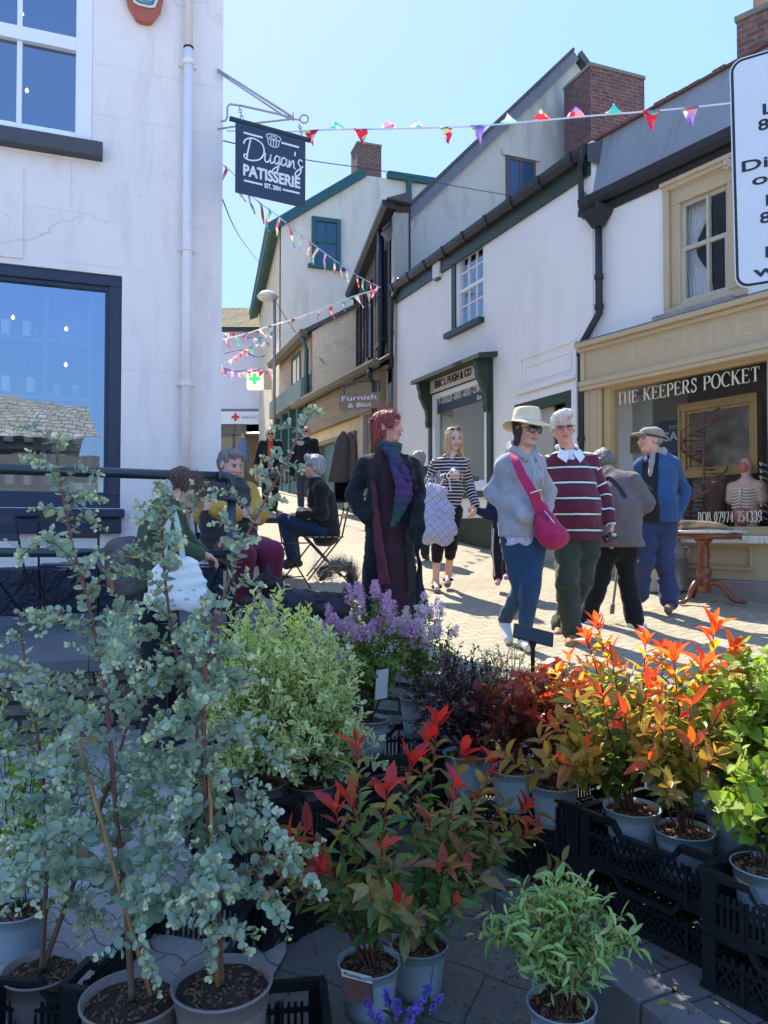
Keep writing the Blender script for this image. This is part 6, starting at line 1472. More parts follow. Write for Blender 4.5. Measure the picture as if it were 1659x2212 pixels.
# --- woman with red hair, long open black coat
g=ground_at(838,5.75)
w1=Person('woman with red hair looking right in a long open black coat and maroon dress',g,12,dict(head=(838,924),neck=(839,975),rsh=(794,1006,.03),lsh=(882,1006,.03),rel=(762,1068,.03),lel=(900,1062,.05),rwr=(792,1122,-.10),lwr=(890,1122,-.08),chest=(838,1030),belly=(840,1078),pelvis=(842,1128),rhip=(818,1140),lhip=(868,1140),rkn=(820,1245),lkn=(866,1245),ran=(822,1360),lan=(866,1360),rto=(815,1378,-.14),lto=(872,1378,-.14)),
   5.75,1.68,skin=(.66,.34,.24),head=(62,-3,4),lip=(.5,.12,.12),hands=(),vx=.02)
j=w1.J;kk=.20
def openfront(xl,xr,y0=-.02):
 def g_(p,d):
  cut=np.maximum(np.maximum(xl(p[:,2])- p[:,0],p[:,0]- xr(p[:,2])),p[:,1]- y0);return-smin(-d,cut,.01)
 return g_
dress=w1.torso(.012,chest=.13,belly=.128,hipr=.15,sq=.72)+[cone(j['pelvis'],j['pelvis']+[0,0,-.25],.165,.165,.75),cone(j['pelvis']+[0,0,-.25],[j['pelvis'][0],0,.09],.165,.19,.8)]
w1.part('dress',dress,(.045,.018,.026),.05,post=folds(.009,(14,14,2),1),vx=.012)
coat=w1.torso(.018,chest=.142,belly=.150,hipr=.168,sq=.80)+w1.arms(.016,rc=.036)+[cone(j['pelvis'],[j['pelvis'][0],.02,.14],.185,.222,.82)]
cx0=j['chest'][0]
ff=folds(.014,(10,10,2),2);of=openfront(lambda z:cx0- .075- .04*(1.3- z)*(z< 1.3),lambda z:cx0+.045+.055*(1.45- z),-.03)
def cp_(p,d):d=ff(p,d);d=of(p,d);return np.maximum(d,.10- p[:,2])
w1.part('coat',coat,(.010,.013,.017),.035,post=cp_,vx=.011)
# maroon inner lining edges
def strip(per,name,pts,wd,col,th=.012,wave=.012,parent=None,mat=None):
 V=[];n=len(pts);F=[];pts=[np.array(p,dtype=float) for p in bez([tuple(p) for p in pts],8)];n=len(pts);sd_=np.array([1.,0,0])
 for i,p in enumerate(pts):
  w_=wd(i/(n- 1)) if callable(wd) else wd;ww=wave*math.sin(i*1.3);fr_=np.array([0,-th,0])
  for u in (-1,-.33,.33,1):V.append(p+sd_*w_*u+np.array([0,ww*u*u+.01*math.sin(u*5+i*.5),0]))
  for u in (-1,-.33,.33,1):V.append(p+sd_*w_*u+np.array([0,ww*u*u+.01*math.sin(u*5+i*.5)+th,0]))
 for i in range(n- 1):
  a=i*8;b_=a+8
  for k in range(3):F+=[(a+k,a+k+1,b_+k+1,b_+k),(a+4+k,b_+4+k,b_+5+k,a+5+k)]
  F+=[(a,b_,b_+4,a+4),(a+3,a+7,b_+7,b_+3)]
 cc=np.array([col(i/len(V)) if callable(col) else col for i in range(len(V))]);return make_mesh(name,V,F,mat or m_cloth,parent or per.t,smooth=True,local=True,col=cc)
def Lw(per,x,y,dy,Y):q=per.L(x,y,Y);return q+np.array([0,dy,0])
for x_,l0 in ((797,0),):
 strip(w1,'lining',[Lw(w1,797,1040,-.16,5.75),Lw(w1,803,1110,-.17,5.75),Lw(w1,808,1180,-.20,5.75),Lw(w1,818,1258,-.21,5.75)],lambda t:.012+.032*t,(.12,.025,.035))
strip(w1,'lapel',[Lw(w1,862,985,-.13,5.75),Lw(w1,876,1040,-.17,5.75),Lw(w1,893,1075,-.19,5.75),Lw(w1,886,1150,-.2,5.75),Lw(w1,890,1210,-.2,5.75),Lw(w1,897,1330,-.2,5.75)],lambda t:.035+.02*math.sin(t*14),(.011,.014,.018),wave=.03)
def scol(t):
 c=[(.02,.07,.06),(.03,.05,.11),(.09,.03,.13),(.03,.06,.08),(.03,.10,.06)];i=min(3,int(t*4));f=t*4- i;return tuple(c[i][q]*(1- f)+c[i+1][q]*f for q in range(3))
nk=w1.J['neck']
sc_o=w1.part('scarf',[cone(nk+[.07*math.cos(t),.055*math.sin(t)- .01,.025+.012*math.sin(t*2)],nk+[.07*math.cos(t+.7),.055*math.sin(t+.7)- .01,.025+.012*math.sin(t*2+1.4)],.036,.036) for t in [i*.7 for i in range(9)]],(.025,.075,.065),.02,post=folds(.009,(8,8,30),3),vx=.008)
strip(w1,'scarf_end',[Lw(w1,842,968,-.13,5.75),Lw(w1,845,1000,-.17,5.75),Lw(w1,857,1040,-.20,5.75),Lw(w1,858,1075,-.21,5.75),Lw(w1,850,1100,-.21,5.75),Lw(w1,836,1138,-.21,5.75)],lambda t:.035+.03*math.sin(min(1,t*1.1)*3)- .05*max(0,t- .8)*2,scol,.012,.012,sc_o)
strip(w1,'scarf_end',[Lw(w1,826,965,-.12,5.75),Lw(w1,838,990,-.16,5.75),Lw(w1,856,1010,-.18,5.75),Lw(w1,872,1040,-.19,5.75)],lambda t:.045- .02*t,lambda t:(.03+.09*t,.045- .015*t,.11+.03*t),.012,.02,sc_o)
w1.hair([ell((0,.03,.04),(.090,.105,.092)),ell((0,.055,-.02),(.082,.075,.085)),cone((-.055,.06,-.05),(-.06,.085,-.16),.038,.02),cone((.045,.06,-.05),(.05,.08,-.15),.036,.018),cone((0,.075,-.05),(0,.09,-.15),.05,.025),cone((.05,-.05,.09),(.082,-.045,.03),.022,.012),cone((-.05,-.05,.09),(-.08,-.04,-.01),.022,.014),cone((0,-.03,.105),(.03,-.075,.085),.03,.012)],
  (.13,.014,.012),.03,[ell((0,-.10,-.05),(.062,.075,.10))],.006,60,col2=(.40,.06,.035),strands=500,slen=.12,curl=.12)
mb=MB();fc=w1.hc+w1.hr @ _a((-.03,.09,.055))*1.0
for k in range(11):
 t=k*2.4;d=Vector((math.cos(t)*.6- .5,math.sin(t)*.5,math.sin(t*1.3)*.8)).normalized();n=d.orthogonal().normalized();c=Vector(fc)
 mb.add([c,c+d*.035+n*.018,c+d*.065,c+d*.035- n*.018],[(0,1,2,3)])
mb.build('hair_flower',M('maroon_petals',(.22,.01,.03),.8,.3,40),w1.t,local=True)
# --- woman with straw hat
g=ground_at(1128,5.45)
w2=Person('woman in a straw hat and grey hoodie with dark round sunglasses',g,22,dict(head=(1138,930,-.04),neck=(1132,972),rsh=(1090,1008,.0),lsh=(1160,1002,.1),rel=(1062,1066,.06),lel=(1185,1060,.15),rwr=(1128,1112,-.17),lwr=(1182,1120,.1),chest=(1120,1030),belly=(1122,1085,-.03),pelvis=(1128,1150),rhip=(1108,1168),lhip=(1152,1168),rkn=(1126,1272,.0),lkn=(1144,1280,-.10),ran=(1090,1338,.22),lan=(1132,1380,-.02),rto=(1097,1382,.12),lto=(1142,1398,-.16)),
   5.45,1.66,skin=(.64,.36,.27),head=(8,4,3),eyes=False,hs=.97,hands=(),vx=.02)
j=w2.J
w2.part('hoodie',w2.torso(.018,chest=.132,belly=.136,hipr=.148,sq=.78)+[cone(j['pelvis']+[0,0,.09],j['pelvis']+[0,0,-.07],.158,.162,.76)]+w2.arms(.010)+[ell(j['rwr']+[.03,-.005,-.01],(.07,.035,.06)),ell(j['chest']+[-.05,-.085,.0],(.07,.05,.07)),ell(j['chest']+[.06,-.085,0],(.07,.05,.07))],(.36,.37,.40),.035,
  [cone(j['neck']+[0,-.03,.07],j['chest']+[.01,-.17,.06],.055,.03)],post=(lambda fz:(lambda p,d:np.maximum(fz(p,d),j['pelvis'][2]- .03- p[:,2])))(folds(.010,(12,12,7),4)),vx=.010)
w2.part('hood',[cone(j['neck']+[-.085,.0,-.0],j['neck']+[-.05,.08,.02],.035,.045),cone(j['neck']+[-.05,.08,.02],j['neck']+[.06,.08,.02],.045,.045),cone(j['neck']+[.06,.08,.02],j['neck']+[.085,.0,-.0],.045,.035),cone(j['neck']+[-.085,.0,0],j['neck']+[-.04,-.09,-.08],.03,.014),cone(j['neck']+[.085,.0,0],j['neck']+[.055,-.085,-.08],.03,.014)],(.34,.35,.38),.02,post=folds(.006,(14,14,14),5),vx=.009)
w2.part('blouse',[cone(j['pelvis']+[0,0,.06],j['pelvis']+[0,0,-.045],.148,.152,.72)],(.5,.52,.68),.02,post=lambda p,d:np.maximum(d,j['pelvis'][2]- .085+.01*np.sin(p[:,0]*60)- p[:,2]),mat=(lambda:(lambda m:m)(M_attr('printed_blouse',.8,.9,70,.2)))(),vx=.01)
w2.part('jeans',w2.legs(.010,ra=.090,rb=.056,rc=.042),(.022,.060,.115),.03,post=folds(.006,(14,14,22),6),vx=.010)
w2.shoe('r',(.70,.66,.60));w2.shoe('l',(.70,.66,.60))
mb=MB()
for sx in (-.02,.035):mb.tube([Vector(j['neck']+[sx,-.10,-.05]),Vector(j['neck']+[sx*1.2,-.175,-.14]),Vector(j['neck']+[sx*1.3,-.165,-.26])],.004,5)
mb.build('drawstring',M('grey_cord',(.5,.5,.52)),w2.t,local=True)
w2.hair([ell((0,.03,.03),(.082,.095,.085)),cone((-.066,.0,-.02),(-.066,.03,-.10),.030,.02),cone((.066,.0,-.02),(.064,.03,-.09),.026,.018),cone((0,.07,-.02),(0,.06,-.10),.05,.03)],(.035,.02,.014),.02,[ell((0,-.10,-.05),(.066,.08,.12))],.004,strands=60,slen=.06)
w2.specs('big',(.03,.015,.012))
HT=Matrix.Translation(Vector(w2.hc)) @ Matrix(w2.hr.tolist()).to_4x4() @ Matrix.Translation((0,.01,.042)) @ Matrix.Rotation(R(-4),4,'X')
mb=MB();prof=[(.160,-.010),(.14,.0),(.11,.016),(.095,.022),(.093,.05),(.088,.10),(.078,.118),(.05,.124),(.02,.112),(0,.110)]
vs_=[];seg=40
for r_,z in prof:
 for k in range(seg):
  a=2*math.pi*k/seg;dz=(.024*math.cos(2*a+.3)- .02*(math.sin(a)< 0)*0)*max(0,(r_- .1)/.075);q=HT @ Vector((r_*math.cos(a),r_*1.14*math.sin(a),z+dz));vs_.append(q)
mb.add(vs_,[(i*seg+k,i*seg+(k+1) % seg,(i+1)*seg+(k+1) % seg,(i+1)*seg+k) for i in range(len(prof)- 1) for k in range(seg)])
hat=mb.build('sun_hat',M('pale_straw',(.72,.60,.36),.85,.15,90,.5,180),w2.t,smooth=True,local=True)
so_=hat.modifiers.new('s','SOLIDIFY');so_.thickness=.004
mb=MB();vs_=[]
for r_,z in ((.0965,.024),(.0945,.054)):
 for k in range(seg):a=2*math.pi*k/seg;vs_.append(HT @ Vector((r_*math.cos(a),r_*1.14*math.sin(a),z)))
mb.add(vs_,[(k,(k+1) % seg,seg+(k+1) % seg,seg+k) for k in range(seg)]);mb.build('hat_band',M('cream_ribbon',(.66,.60,.50),.8),hat,smooth=True,local=True)
# magenta shoulder bag
bg_=thing('shoulder_bag','magenta slouchy shoulder bag on the hip of the woman in the straw hat','bag',at_(1185,1180,5.3))
m_mag=M('magenta_canvas',(.42,.010,.085),.75,.15,20,.3,70,sheen=.1)
def wl(x,y,Y):return tuple(P(x,y,Y))
V,Q=surf(union([cone(wl(1172,1100,5.30),wl(1180,1140,5.28),.045,.075),cone(wl(1180,1135,5.28),wl(1192,1156,5.28),.085,.10),cone(wl(1178,1158,5.28),wl(1212,1160,5.3),.062,.055)],.04,post=folds(.012,(16,16,9),8)),_a(wl(1190,1140,5.28))- .32,_a(wl(1190,1140,5.28))+.32,.009)
make_mesh('pouch',V,Q,m_mag,bg_,smooth=True)
def ribbon(name,pts,w_,nrm,mat,parent,th=.006,local=False):
 pts=[Vector(p) for p in bez([tuple(p) for p in pts],6)];V=[];F=[];n=len(pts);nrm=Vector(nrm)
 for i,p in enumerate(pts):
  d=(pts[min(i+1,n- 1)]- pts[max(0,i- 1)]).normalized();s_=d.cross(nrm).normalized();ww=w_(i/(n- 1)) if callable(w_) else w_
  V+=[p- s_*ww/2,p+s_*ww/2,p+s_*ww/2- nrm*th,p- s_*ww/2- nrm*th]
 for i in range(n- 1):
  a=4*i
  for k in range(4):F.append((a+k,a+(k+1) % 4,a+4+(k+1) % 4,a+4+k))
 return make_mesh(name,V,F,mat,parent,smooth=False,local=local)
ribbon('strap',[wl(1108,978,5.40),wl(1112,990,5.27),wl(1130,1030,5.20),wl(1152,1068,5.20),wl(1168,1105,5.22)],lambda t:.045+.035*t,(0,-1,0),m_mag,bg_,.008)
mb=MB();c=Vector(wl(1158,1062,5.195));mb.tube([c+Vector((-.04,0,-.01)),c+Vector((.035,0,.014))],.008,6);mb.build('buckle',M('steel',(.6,.6,.62),.3,metal=1),bg_)
mb=MB();mb.tube([wl(1176,1104,5.22),wl(1188,1118,5.19),wl(1200,1134,5.2)],.005,5);mb.build('zip',M('steel',(.6,.6,.62)),bg_)
# --- man in striped rugby shirt
g=ground_at(1238,5.85)
w3=Person('white haired man in a maroon striped rugby shirt with flip up shades',g,4,dict(head=(1217,924,-.02),neck=(1226,974),rsh=(1192,1002,.03),lsh=(1274,1000,.03),rel=(1170,1070,.12),lel=(1303,1062,.05),rwr=(1180,1130,.1),lwr=(1318,1126,-.07),chest=(1232,1035),belly=(1240,1088,-.05),pelvis=(1247,1150),rhip=(1228,1165),lhip=(1268,1165),rkn=(1224,1255,-.12),lkn=(1258,1252,.02),ran=(1238,1372,-.10),lan=(1212,1350,.28),rto=(1232,1392,-.26),lto=(1205,1372,.14)),
   5.85,1.76,skin=(.72,.36,.27),head=(-10,8,-3),build=1.12,lip=(.5,.2,.17),brow=(.5,.42,.36),hs=1.03,hands=[('l',(-.02,-.12,-1),(.9,.1,.05),1,.55)],vx=.02,rosy=.35)
j=w3.J
mst=M_stripe('maroon_rugby_stripes',(.12,.012,.035),[(.0,.30,(.022,.020,.022)),(.10,.21,(.78,.76,.70))],.118,.03)
w3.part('rugby_shirt',w3.torso(.016,chest=.14,belly=.15,hipr=.15,sq=.84)+w3.arms(.012,rc=.030),None,.035,[cone(j['neck']+[0,-.05,.06],j['chest']+[0,-.20,.10],.05,.02)],post=(lambda fz:(lambda p,d:np.maximum(fz(p,d),j['pelvis'][2]- .06- p[:,2])))(folds(.009,(10,10,6),9)),mat=mst,colf=w3.stripe_coord,vx=.010)
w3.part('undershirt',[cone(j['neck']+[0,-.03,-.04],j['chest']+[0,-.10,.08],.058,.03,.9)],(.75,.77,.80),.02,vx=.009)
w3.part('collar',[cone(j['neck']+[-.07,.02,.03],j['neck']+[-.03,-.065,-.015],.018,.014),cone(j['neck']+[.07,.02,.03],j['neck']+[.035,-.065,-.015],.018,.014),cone(j['neck']+[-.07,.02,.03],j['neck']+[0,.085,.04],.02,.02),cone(j['neck']+[.07,.02,.03],j['neck']+[0,.085,.04],.02,.02)],(.80,.82,.86),.014,vx=.007)
for q_ in (-1,1):
 mb=MB();nk=Vector(j['neck']);mb.prism([nk+Vector((q_*x,y,z)) for x,y,z in ((.012,-.085,-.025),(.078,-.045,.012),(.105,-.085,-.055),(.052,-.135,-.105))],(0,-.007,.002));mb.build('collar_point',M('white_collar_cloth',(.78,.80,.84),.85),w3.t,local=True,bevel=.003)
w3.part('trousers',w3.legs(.014,ra=.085,rb=.064,rc=.056,flare=.008),(.045,.055,.035),.03,post=folds(.012,(12,12,16),10),vx=.010)
w3.shoe('r',(.30,.17,.08));w3.shoe('l',(.30,.17,.08))
w3.hair([ell((0,.025,.045),(.086,.100,.085)),ell((0,.05,0),(.083,.075,.075)),cone((-.03,-.05,.10),(.04,-.05,.105),.028,.030),cone((-.078,.0,.03),(-.078,.0,-.005),.012,.008),cone((.078,.0,.03),(.078,.0,-.005),.012,.008)],(.62,.58,.50),.02,[ell((0,-.10,-.02),(.068,.05,.075)),ell((0,-.07,-.09),(.09,.09,.08))],.009,70,col2=(.85,.82,.76),strands=300,slen=.045,sdir=(0,-.2,.5),curl=.8)
w3.specs('half',(.03,.02,.02))
cm=thing('compact_camera','small black camera hanging in the hand of the man in the rugby shirt','camera',at_(1322,1172,5.72));mm=Matrix.Translation(P(1318,1160,5.745)) @ Matrix.Rotation(R(-22),4,'Y')
mb=MB();mb.box((0,0,0),(.105,.035,.06),mm);mb.build('body',M('black_plastic',(.015,.015,.017),.4),cm,bevel=.008)
mb=MB();mb.tube([mm @ Vector((-.01,-.018,0)),mm @ Vector((-.01,-.045,0))],.022,14);mb.build('lens',M('black_plastic',(.015,.015,.017)),cm)
mb=MB();mb.box((.03,-.019,.005),(.03,.003,.022),mm);mb.build('badge',M('pale_print',(.6,.6,.6)),cm)
# --- stooping person in taupe jacket
g=ground_at(1322,6.35)
w4=Person('stooping person in a taupe jacket and black trousers seen from behind',g,-155,dict(head=(1300,1000,.25),neck=(1316,1022,.12),rsh=(1366,1040,.0),lsh=(1300,1040,.2),rel=(1396,1090,-.02),lel=(1290,1090,.2),rwr=(1366,1098,.2),lwr=(1300,1150,.3),chest=(1335,1068,.06),belly=(1338,1105,.0),pelvis=(1334,1160,-.03),rhip=(1352,1172),lhip=(1310,1172),rkn=(1354,1250,.02),lkn=(1300,1250,.05),ran=(1372,1342,-.03),lan=(1266,1335,.1),rto=(1385,1355,.0),lto=(1258,1345,.2)),
   6.35,1.62,skin=(.62,.38,.28),head=(0,40,0),build=1.15,eyes=False,vx=.02)
j=w4.J
w4.part('jacket',w4.torso(.018,chest=.15,belly=.155,hipr=.165,sq=.85)+w4.arms(.016,ra=.055,rb=.048)+[cone(j['pelvis']+[0,.0,.0],j['pelvis']+[-.02,.0,-.09],.19,.215,.85)],(.150,.122,.118),.04,post=(lambda fz:(lambda p,d:np.maximum(fz(p,d),j['pelvis'][2]- .08- p[:,2])))(folds(.011,(9,9,6),12)),vx=.011)
w4.part('trousers',w4.legs(.014,ra=.085,rb=.06,rc=.056,flare=.01),(.008,.008,.010),.03,post=folds(.006,(12,12,12),13),vx=.011)
w4.shoe('r',(.70,.70,.72));w4.shoe('l',(.70,.70,.72))
w4.hair([ell((0,.02,.02),(.088,.10,.092)),ell((0,.06,-.03),(.08,.06,.07))],(.11,.085,.07),.02,amp=.008,col2=(.26,.22,.18),strands=220,slen=.05,curl=.6)
ribbon('crossbody_strap',[wl(1309,1036,6.08),wl(1318,1034,6.04),wl(1336,1052,6.05),wl(1352,1076,6.06)],.035,(0,-1,0),M('navy_webbing',(.015,.025,.045),.8),w4.t)
mb=MB();mb.tube([P(1340,1180,6.5),P(1323,1318,6.45)],.011,8);st=mb.build('walking_stick',M('pale_alloy_stick',(.55,.50,.42),.4),smooth=True);tag(st,'pale adjustable walking stick beside the black trousers of the stooping person','stick')
mb=MB();mb.tube([P(1324,1306,6.45),P(1322,1326,6.45)],.019,8);mb.build('rubber_foot',M('grey_rubber',(.2,.19,.17),.8),st)
# --- man in blue jacket and cap
g=ground_at(1415,6.95)
w5=Person('man in a blue work jacket and beige flat cap looking left',g,-30,dict(head=(1404,950,-.03),neck=(1418,982),rsh=(1386,1008,.06),lsh=(1452,1006,.0),rel=(1372,1060,.08),lel=(1478,1060,.08),rwr=(1392,1112,-.08),lwr=(1458,1120,-.04),chest=(1420,1035),belly=(1416,1082,-.05),pelvis=(1416,1128),rhip=(1398,1140),lhip=(1436,1140),rkn=(1390,1215,-.04),lkn=(1436,1215,-.02),ran=(1382,1286,.08),lan=(1447,1302,.0),rto=(1374,1300,-.02),lto=(1444,1318,-.14)),
   6.95,1.72,skin=(.72,.38,.29),head=(-52,0,0),build=1.12,hands=[('l',(-.3,-.3,-1),(.9,-.2,.0),1,.3)],vx=.02,rosy=.3)
j=w5.J;cxx=j['chest'][0]
w5.part('waistcoat',w5.torso(.016,chest=.135,belly=.145,hipr=.14,sq=.84),(.020,.020,.022),.04,post=lambda p,d:np.maximum(folds(.006,(10,10,6),14)(p,d),j['pelvis'][2]- .005- p[:,2]),vx=.011)
ofr=openfront(lambda z:cxx- .115,lambda z:cxx+.03+.03*(1.3- z),-.0);fz5=folds(.011,(10,10,7),15)
w5.part('work_jacket',w5.torso(.026,chest=.14,belly=.145,hipr=.15,sq=.84)+w5.arms(.014,ra=.054,rb=.048,rc=.040),(.030,.085,.20),.03,post=lambda p,d:np.maximum(ofr(p,fz5(p,d)),j['pelvis'][2]+.0- p[:,2]),vx=.011)
w5.part('jacket_collar',[cone(j['neck']+[.075,.02,.02],j['neck']+[.05,-.085,-.07],.026,.018),cone(j['neck']+[-.075,.02,.02],j['neck']+[-.07,-.085,-.06],.026,.018),cone(j['neck']+[.075,.02,.02],j['neck']+[0,.08,.03],.026,.026),cone(j['neck']+[-.075,.02,.02],j['neck']+[0,.08,.03],.026,.026)],(.032,.09,.21),.012,vx=.009)
sf_=w5.part('neck_scarf',[cone(j['neck']+[-.05,-.03,.02],j['neck']+[.05,-.03,.02],.045,.045),cone(j['neck']+[-.02,-.08,-.02],j['neck']+[-.03,-.12,-.22],.03,.022)],(.34,.32,.28),.02,post=folds(.006,(20,20,20),3),vx=.009)
w5.part('trousers',w5.legs(.016,ra=.085,rb=.068,rc=.060,flare=.010),(.035,.052,.125),.03,post=folds(.012,(11,11,14),16),vx=.011)
w5.part('knee_patch',[ell(j['lkn']+[.0,-.035,.05],(.07,.055,.09))],(.05,.055,.15),.02,vx=.011)
w5.shoe('r',(.16,.10,.07));w5.shoe('l',(.20,.12,.09))
w5.hair([ell((0,.035,.01),(.080,.088,.07))],(.25,.22,.2),.02,[ell((0,-.09,-.04),(.09,.10,.1))],.004)
cap=w5.part('flat_cap',w5.hp([ell((0,.012,.062),(.092,.112,.055)),ell((0,.04,.045),(.088,.085,.05))]),(.34,.28,.21),.03,post=folds(.004,(20,20,20),2),vx=.007)
HT5=Matrix.Translation(Vector(w5.hc)) @ Matrix(w5.hr.tolist()).to_4x4()
w5.part('cap_peak',w5.hp([ell((0,-.105,.052),(.062,.055,.010)),ell((0,-.12,.044),(.05,.045,.008))]),(.33,.27,.20),.02,vx=.006,parent=cap)
mb=MB();mb.tube([HT5 @ Vector((.075,-.07,.04)),HT5 @ Vector((.092,.02,.020)),HT5 @ Vector((.06,.10,.012)),HT5 @ Vector((0,.125,.01)),HT5 @ Vector((-.06,.10,.012)),HT5 @ Vector((-.092,.02,.02))],.007,6);mb.build('cap_strap',M('black_strap',(.02,.02,.02)),cap,local=True)
# --- woman in striped top
g=ground_at(960,7.8)
w6=Person('blonde woman in a navy and cream striped top holding a child by the hand',g,3,dict(head=(980,948,-.03),neck=(974,984),rsh=(944,1002,.02),lsh=(1001,1002,.02),rel=(930,1040,.06),lel=(1013,1046,.05),rwr=(966,1030,-.22),lwr=(1027,1090,-.05),chest=(972,1030),belly=(972,1060),pelvis=(966,1094),rhip=(950,1104),lhip=(981,1104),rkn=(945,1186,-.05),lkn=(974,1182,-.0),ran=(941,1258,-.0),lan=(968,1242,.15),rto=(944,1272,-.15),lto=(966,1258,.02)),
   7.8,1.66,skin=(.70,.42,.32),head=(14,10,-4),hands=[('r',(1,-.15,.12),(-.1,-.9,.1),-1,.75),('l',(-.25,-.3,-1),(.6,-.5,.0),1,.5)],vx=.014,hs=.97)
j=w6.J
mst2=M_stripe('navy_cream_stripes',(.018,.014,.035),[(.0,.30,(.72,.62,.50))],.0335,0)
w6.part('striped_top',w6.torso(.010,chest=.122,belly=.115,hipr=.13,sq=.76)+w6.arms(.011),None,.03,[cone(j['neck']+[0,-.03,.06],j['chest']+[0,-.15,.10],.045,.015)],post=(lambda fz:(lambda p,d:np.maximum(fz(p,d),j['pelvis'][2]- .03- p[:,2])))(folds(.007,(12,12,8),17)),mat=mst2,colf=w6.stripe_coord,vx=.010)
w6.part('leggings',w6.legs(.008,end=.28,ra=.086,rb=.056,rc=.05),(.008,.008,.010),.02,vx=.010)
w6.hair([ell((0,.025,.035),(.085,.098,.088)),cone((-.062,-.02,.05),(-.080,-.02,-.12),.030,.022),cone((-.08,-.02,-.1),(-.085,-.045,-.20),.026,.012),cone((.062,-.02,.05),(.078,-.02,-.12),.030,.022),cone((.078,-.02,-.1),(.085,-.05,-.20),.026,.012),cone((0,.06,0),(0,.06,-.17),.06,.04)],(.42,.28,.12),.02,[ell((0,-.09,-.035),(.054,.08,.105))],.005,60,col2=(.72,.55,.32),strands=420,slen=.13,curl=.15)
mb=MB();T_=lambda p:Vector(w6.hr @ (_a(p)*w6.hs)+w6.hc)
for sx in (-1,1):
 pts=[T_((sx*.032+.024*math.cos(t),-.055+.012*math.sin(t),.105+.016*math.sin(t))) for t in [k*math.pi/6 for k in range(12)]];mb.add(pts+[T_((sx*.032,-.055,.112))],[(k,(k+1) % 12,12) for k in range(12)])
 mb.tube([T_((sx*.055,-.055,.105)),T_((sx*.084,.02,.08))],.0025,5)
mb.build('sunglasses',m_lens,w6.t,local=True)
for p in 'rl':
 a,t=j[p+'an'],j[p+'to'];w6.part('sandal',[cone(a+[0,-.0,-.075],t+[0,-.02,-.018],.034,.036,1)],(.20,.15,.11),.01,post=lambda p_,d,zt=min(a[2]- .055,t[2]- .0):np.maximum(d,p_[:,2]- zt),mat=m_shoe,vx=.008)
 w6.part('sandal_strap',[cone((a+t)/2+[-.04,-.03,-.01],(a+t)/2+[.04,-.03,-.01],.016,.016)],(.02,.02,.02),.01,mat=m_shoe,vx=.008)
# chequered bag
tb=thing('laundry_bag','large pale blue and pink checked bag on the arm of the blonde woman','bag',at_(950,1182,7.55))
def M_check():
 m,nt,b,out=nodes('checked_weave');oc=objc(nt);v=mapping(nt,oc,(1,1,1),rot=(0,R(38),0));sx=N(nt,'SeparateXYZ');L(nt,v,sx.inputs[0]);c=(.72,.70,.72)
 for ax,per in ((0,.062),(2,.062)):
  fr=math_(nt,'FRACT',math_(nt,'DIVIDE',math_(nt,'ADD',sx.outputs[ax],10),per))
  for s0,s1,cc,a in ((.0,.16,(.10,.16,.50),.65),(.32,.38,(.6,.12,.2),.6),(.5,.66,(.25,.38,.68),.55),(.8,.84,(.1,.1,.2),.6)):
   mk=math_(nt,'MULTIPLY',math_(nt,'MULTIPLY',math_(nt,'GREATER_THAN',fr,s0),math_(nt,'LESS_THAN',fr,s1)),a);c=mixc(nt,mk,c,cc)
 L(nt,c,b.inputs['Base Color']);b.inputs['Roughness'].default_value=.6;L(nt,bump_(nt,noise_(nt,oc,12,4,.6),.6,.02),b.inputs['Normal'])
 tr=N(nt,'BsdfTranslucent');L(nt,c,tr.inputs[0]);mx=N(nt,'MixShader');mx.inputs[0].default_value=.25;L(nt,b.outputs[0],mx.inputs[1]);L(nt,tr.outputs[0],mx.inputs[2]);L(nt,mx.outputs[0],out.inputs[0]);return m
V,Q=surf(union([cone(wl(930,1062,7.52),wl(926,1150,7.5),.085,.12,.8),cone(wl(955,1070,7.52),wl(962,1140,7.5),.07,.11,.8),cone(wl(928,1150,7.5),wl(958,1160,7.5),.115,.09,.8)],.05,post=folds(.022,(9,9,9),21)),_a(wl(943,1110,7.5))- .5,_a(wl(943,1110,7.5))+.5,.012)
make_mesh('sack',V,Q,M_check(),tb,smooth=True)
mb=MB()
for a,b_,c in ((922,1058,7.44),(952,1060,7.42)):
 mb.tube([wl(a- 4,1062,c),wl(a+4,1036,c- .0),wl(a+18,1034,c),wl(a+22,1062,c)],.008,6)
mb.build('handle',M('pale_webbing',(.6,.6,.7)),tb)
V,Q=surf(union([ell(wl(981,1017,7.52),(.03,.025,.03)),ell(wl(984,1021,7.5),(.025,.02,.02))],.01,post=folds(.012,(60,60,60),4)),_a(wl(981,1017,7.52))- .08,_a(wl(981,1017,7.52))+.08,.005)
tag(make_mesh('foil_wrapper',V,Q,M('crumpled_foil',(.7,.7,.72),.3,.2,60,.5,120,metal=.6)),'crumpled foil wrapper held in the hand of the blonde woman','wrapper')
# --- child, mostly behind the woman in the hat
g=ground_at(1084,7.85)
w7=Person('child in a navy top and black tracksuit bottoms holding the hand of the blonde woman',g,8,dict(rwr=(1032,1102,-.03),rel=(1055,1112,.0),rsh=(1070,1062,.0),lsh=(1112,1062,.0),neck=(1091,1050),head=(1091,1020),chest=(1091,1082),belly=(1090,1105),pelvis=(1088,1135),rhip=(1078,1140),lhip=(1099,1140),lel=(1122,1100),lwr=(1120,1140),rkn=(1074,1195,-.04),lkn=(1096,1192,.04),ran=(1076,1250),lan=(1094,1238,.1),rto=(1075,1260,-.12),lto=(1094,1248,-.0)),
   7.85,1.2,hands=[('r',(-1,-.1,-.1),(0,-.9,.2),1,.6)],vx=.02,hs=.92)
w7.part('navy_top',w7.torso(.02,sq=.8)+w7.arms(.02),(.012,.016,.05),.03,post=folds(.008,(10,10,10),22),vx=.013)
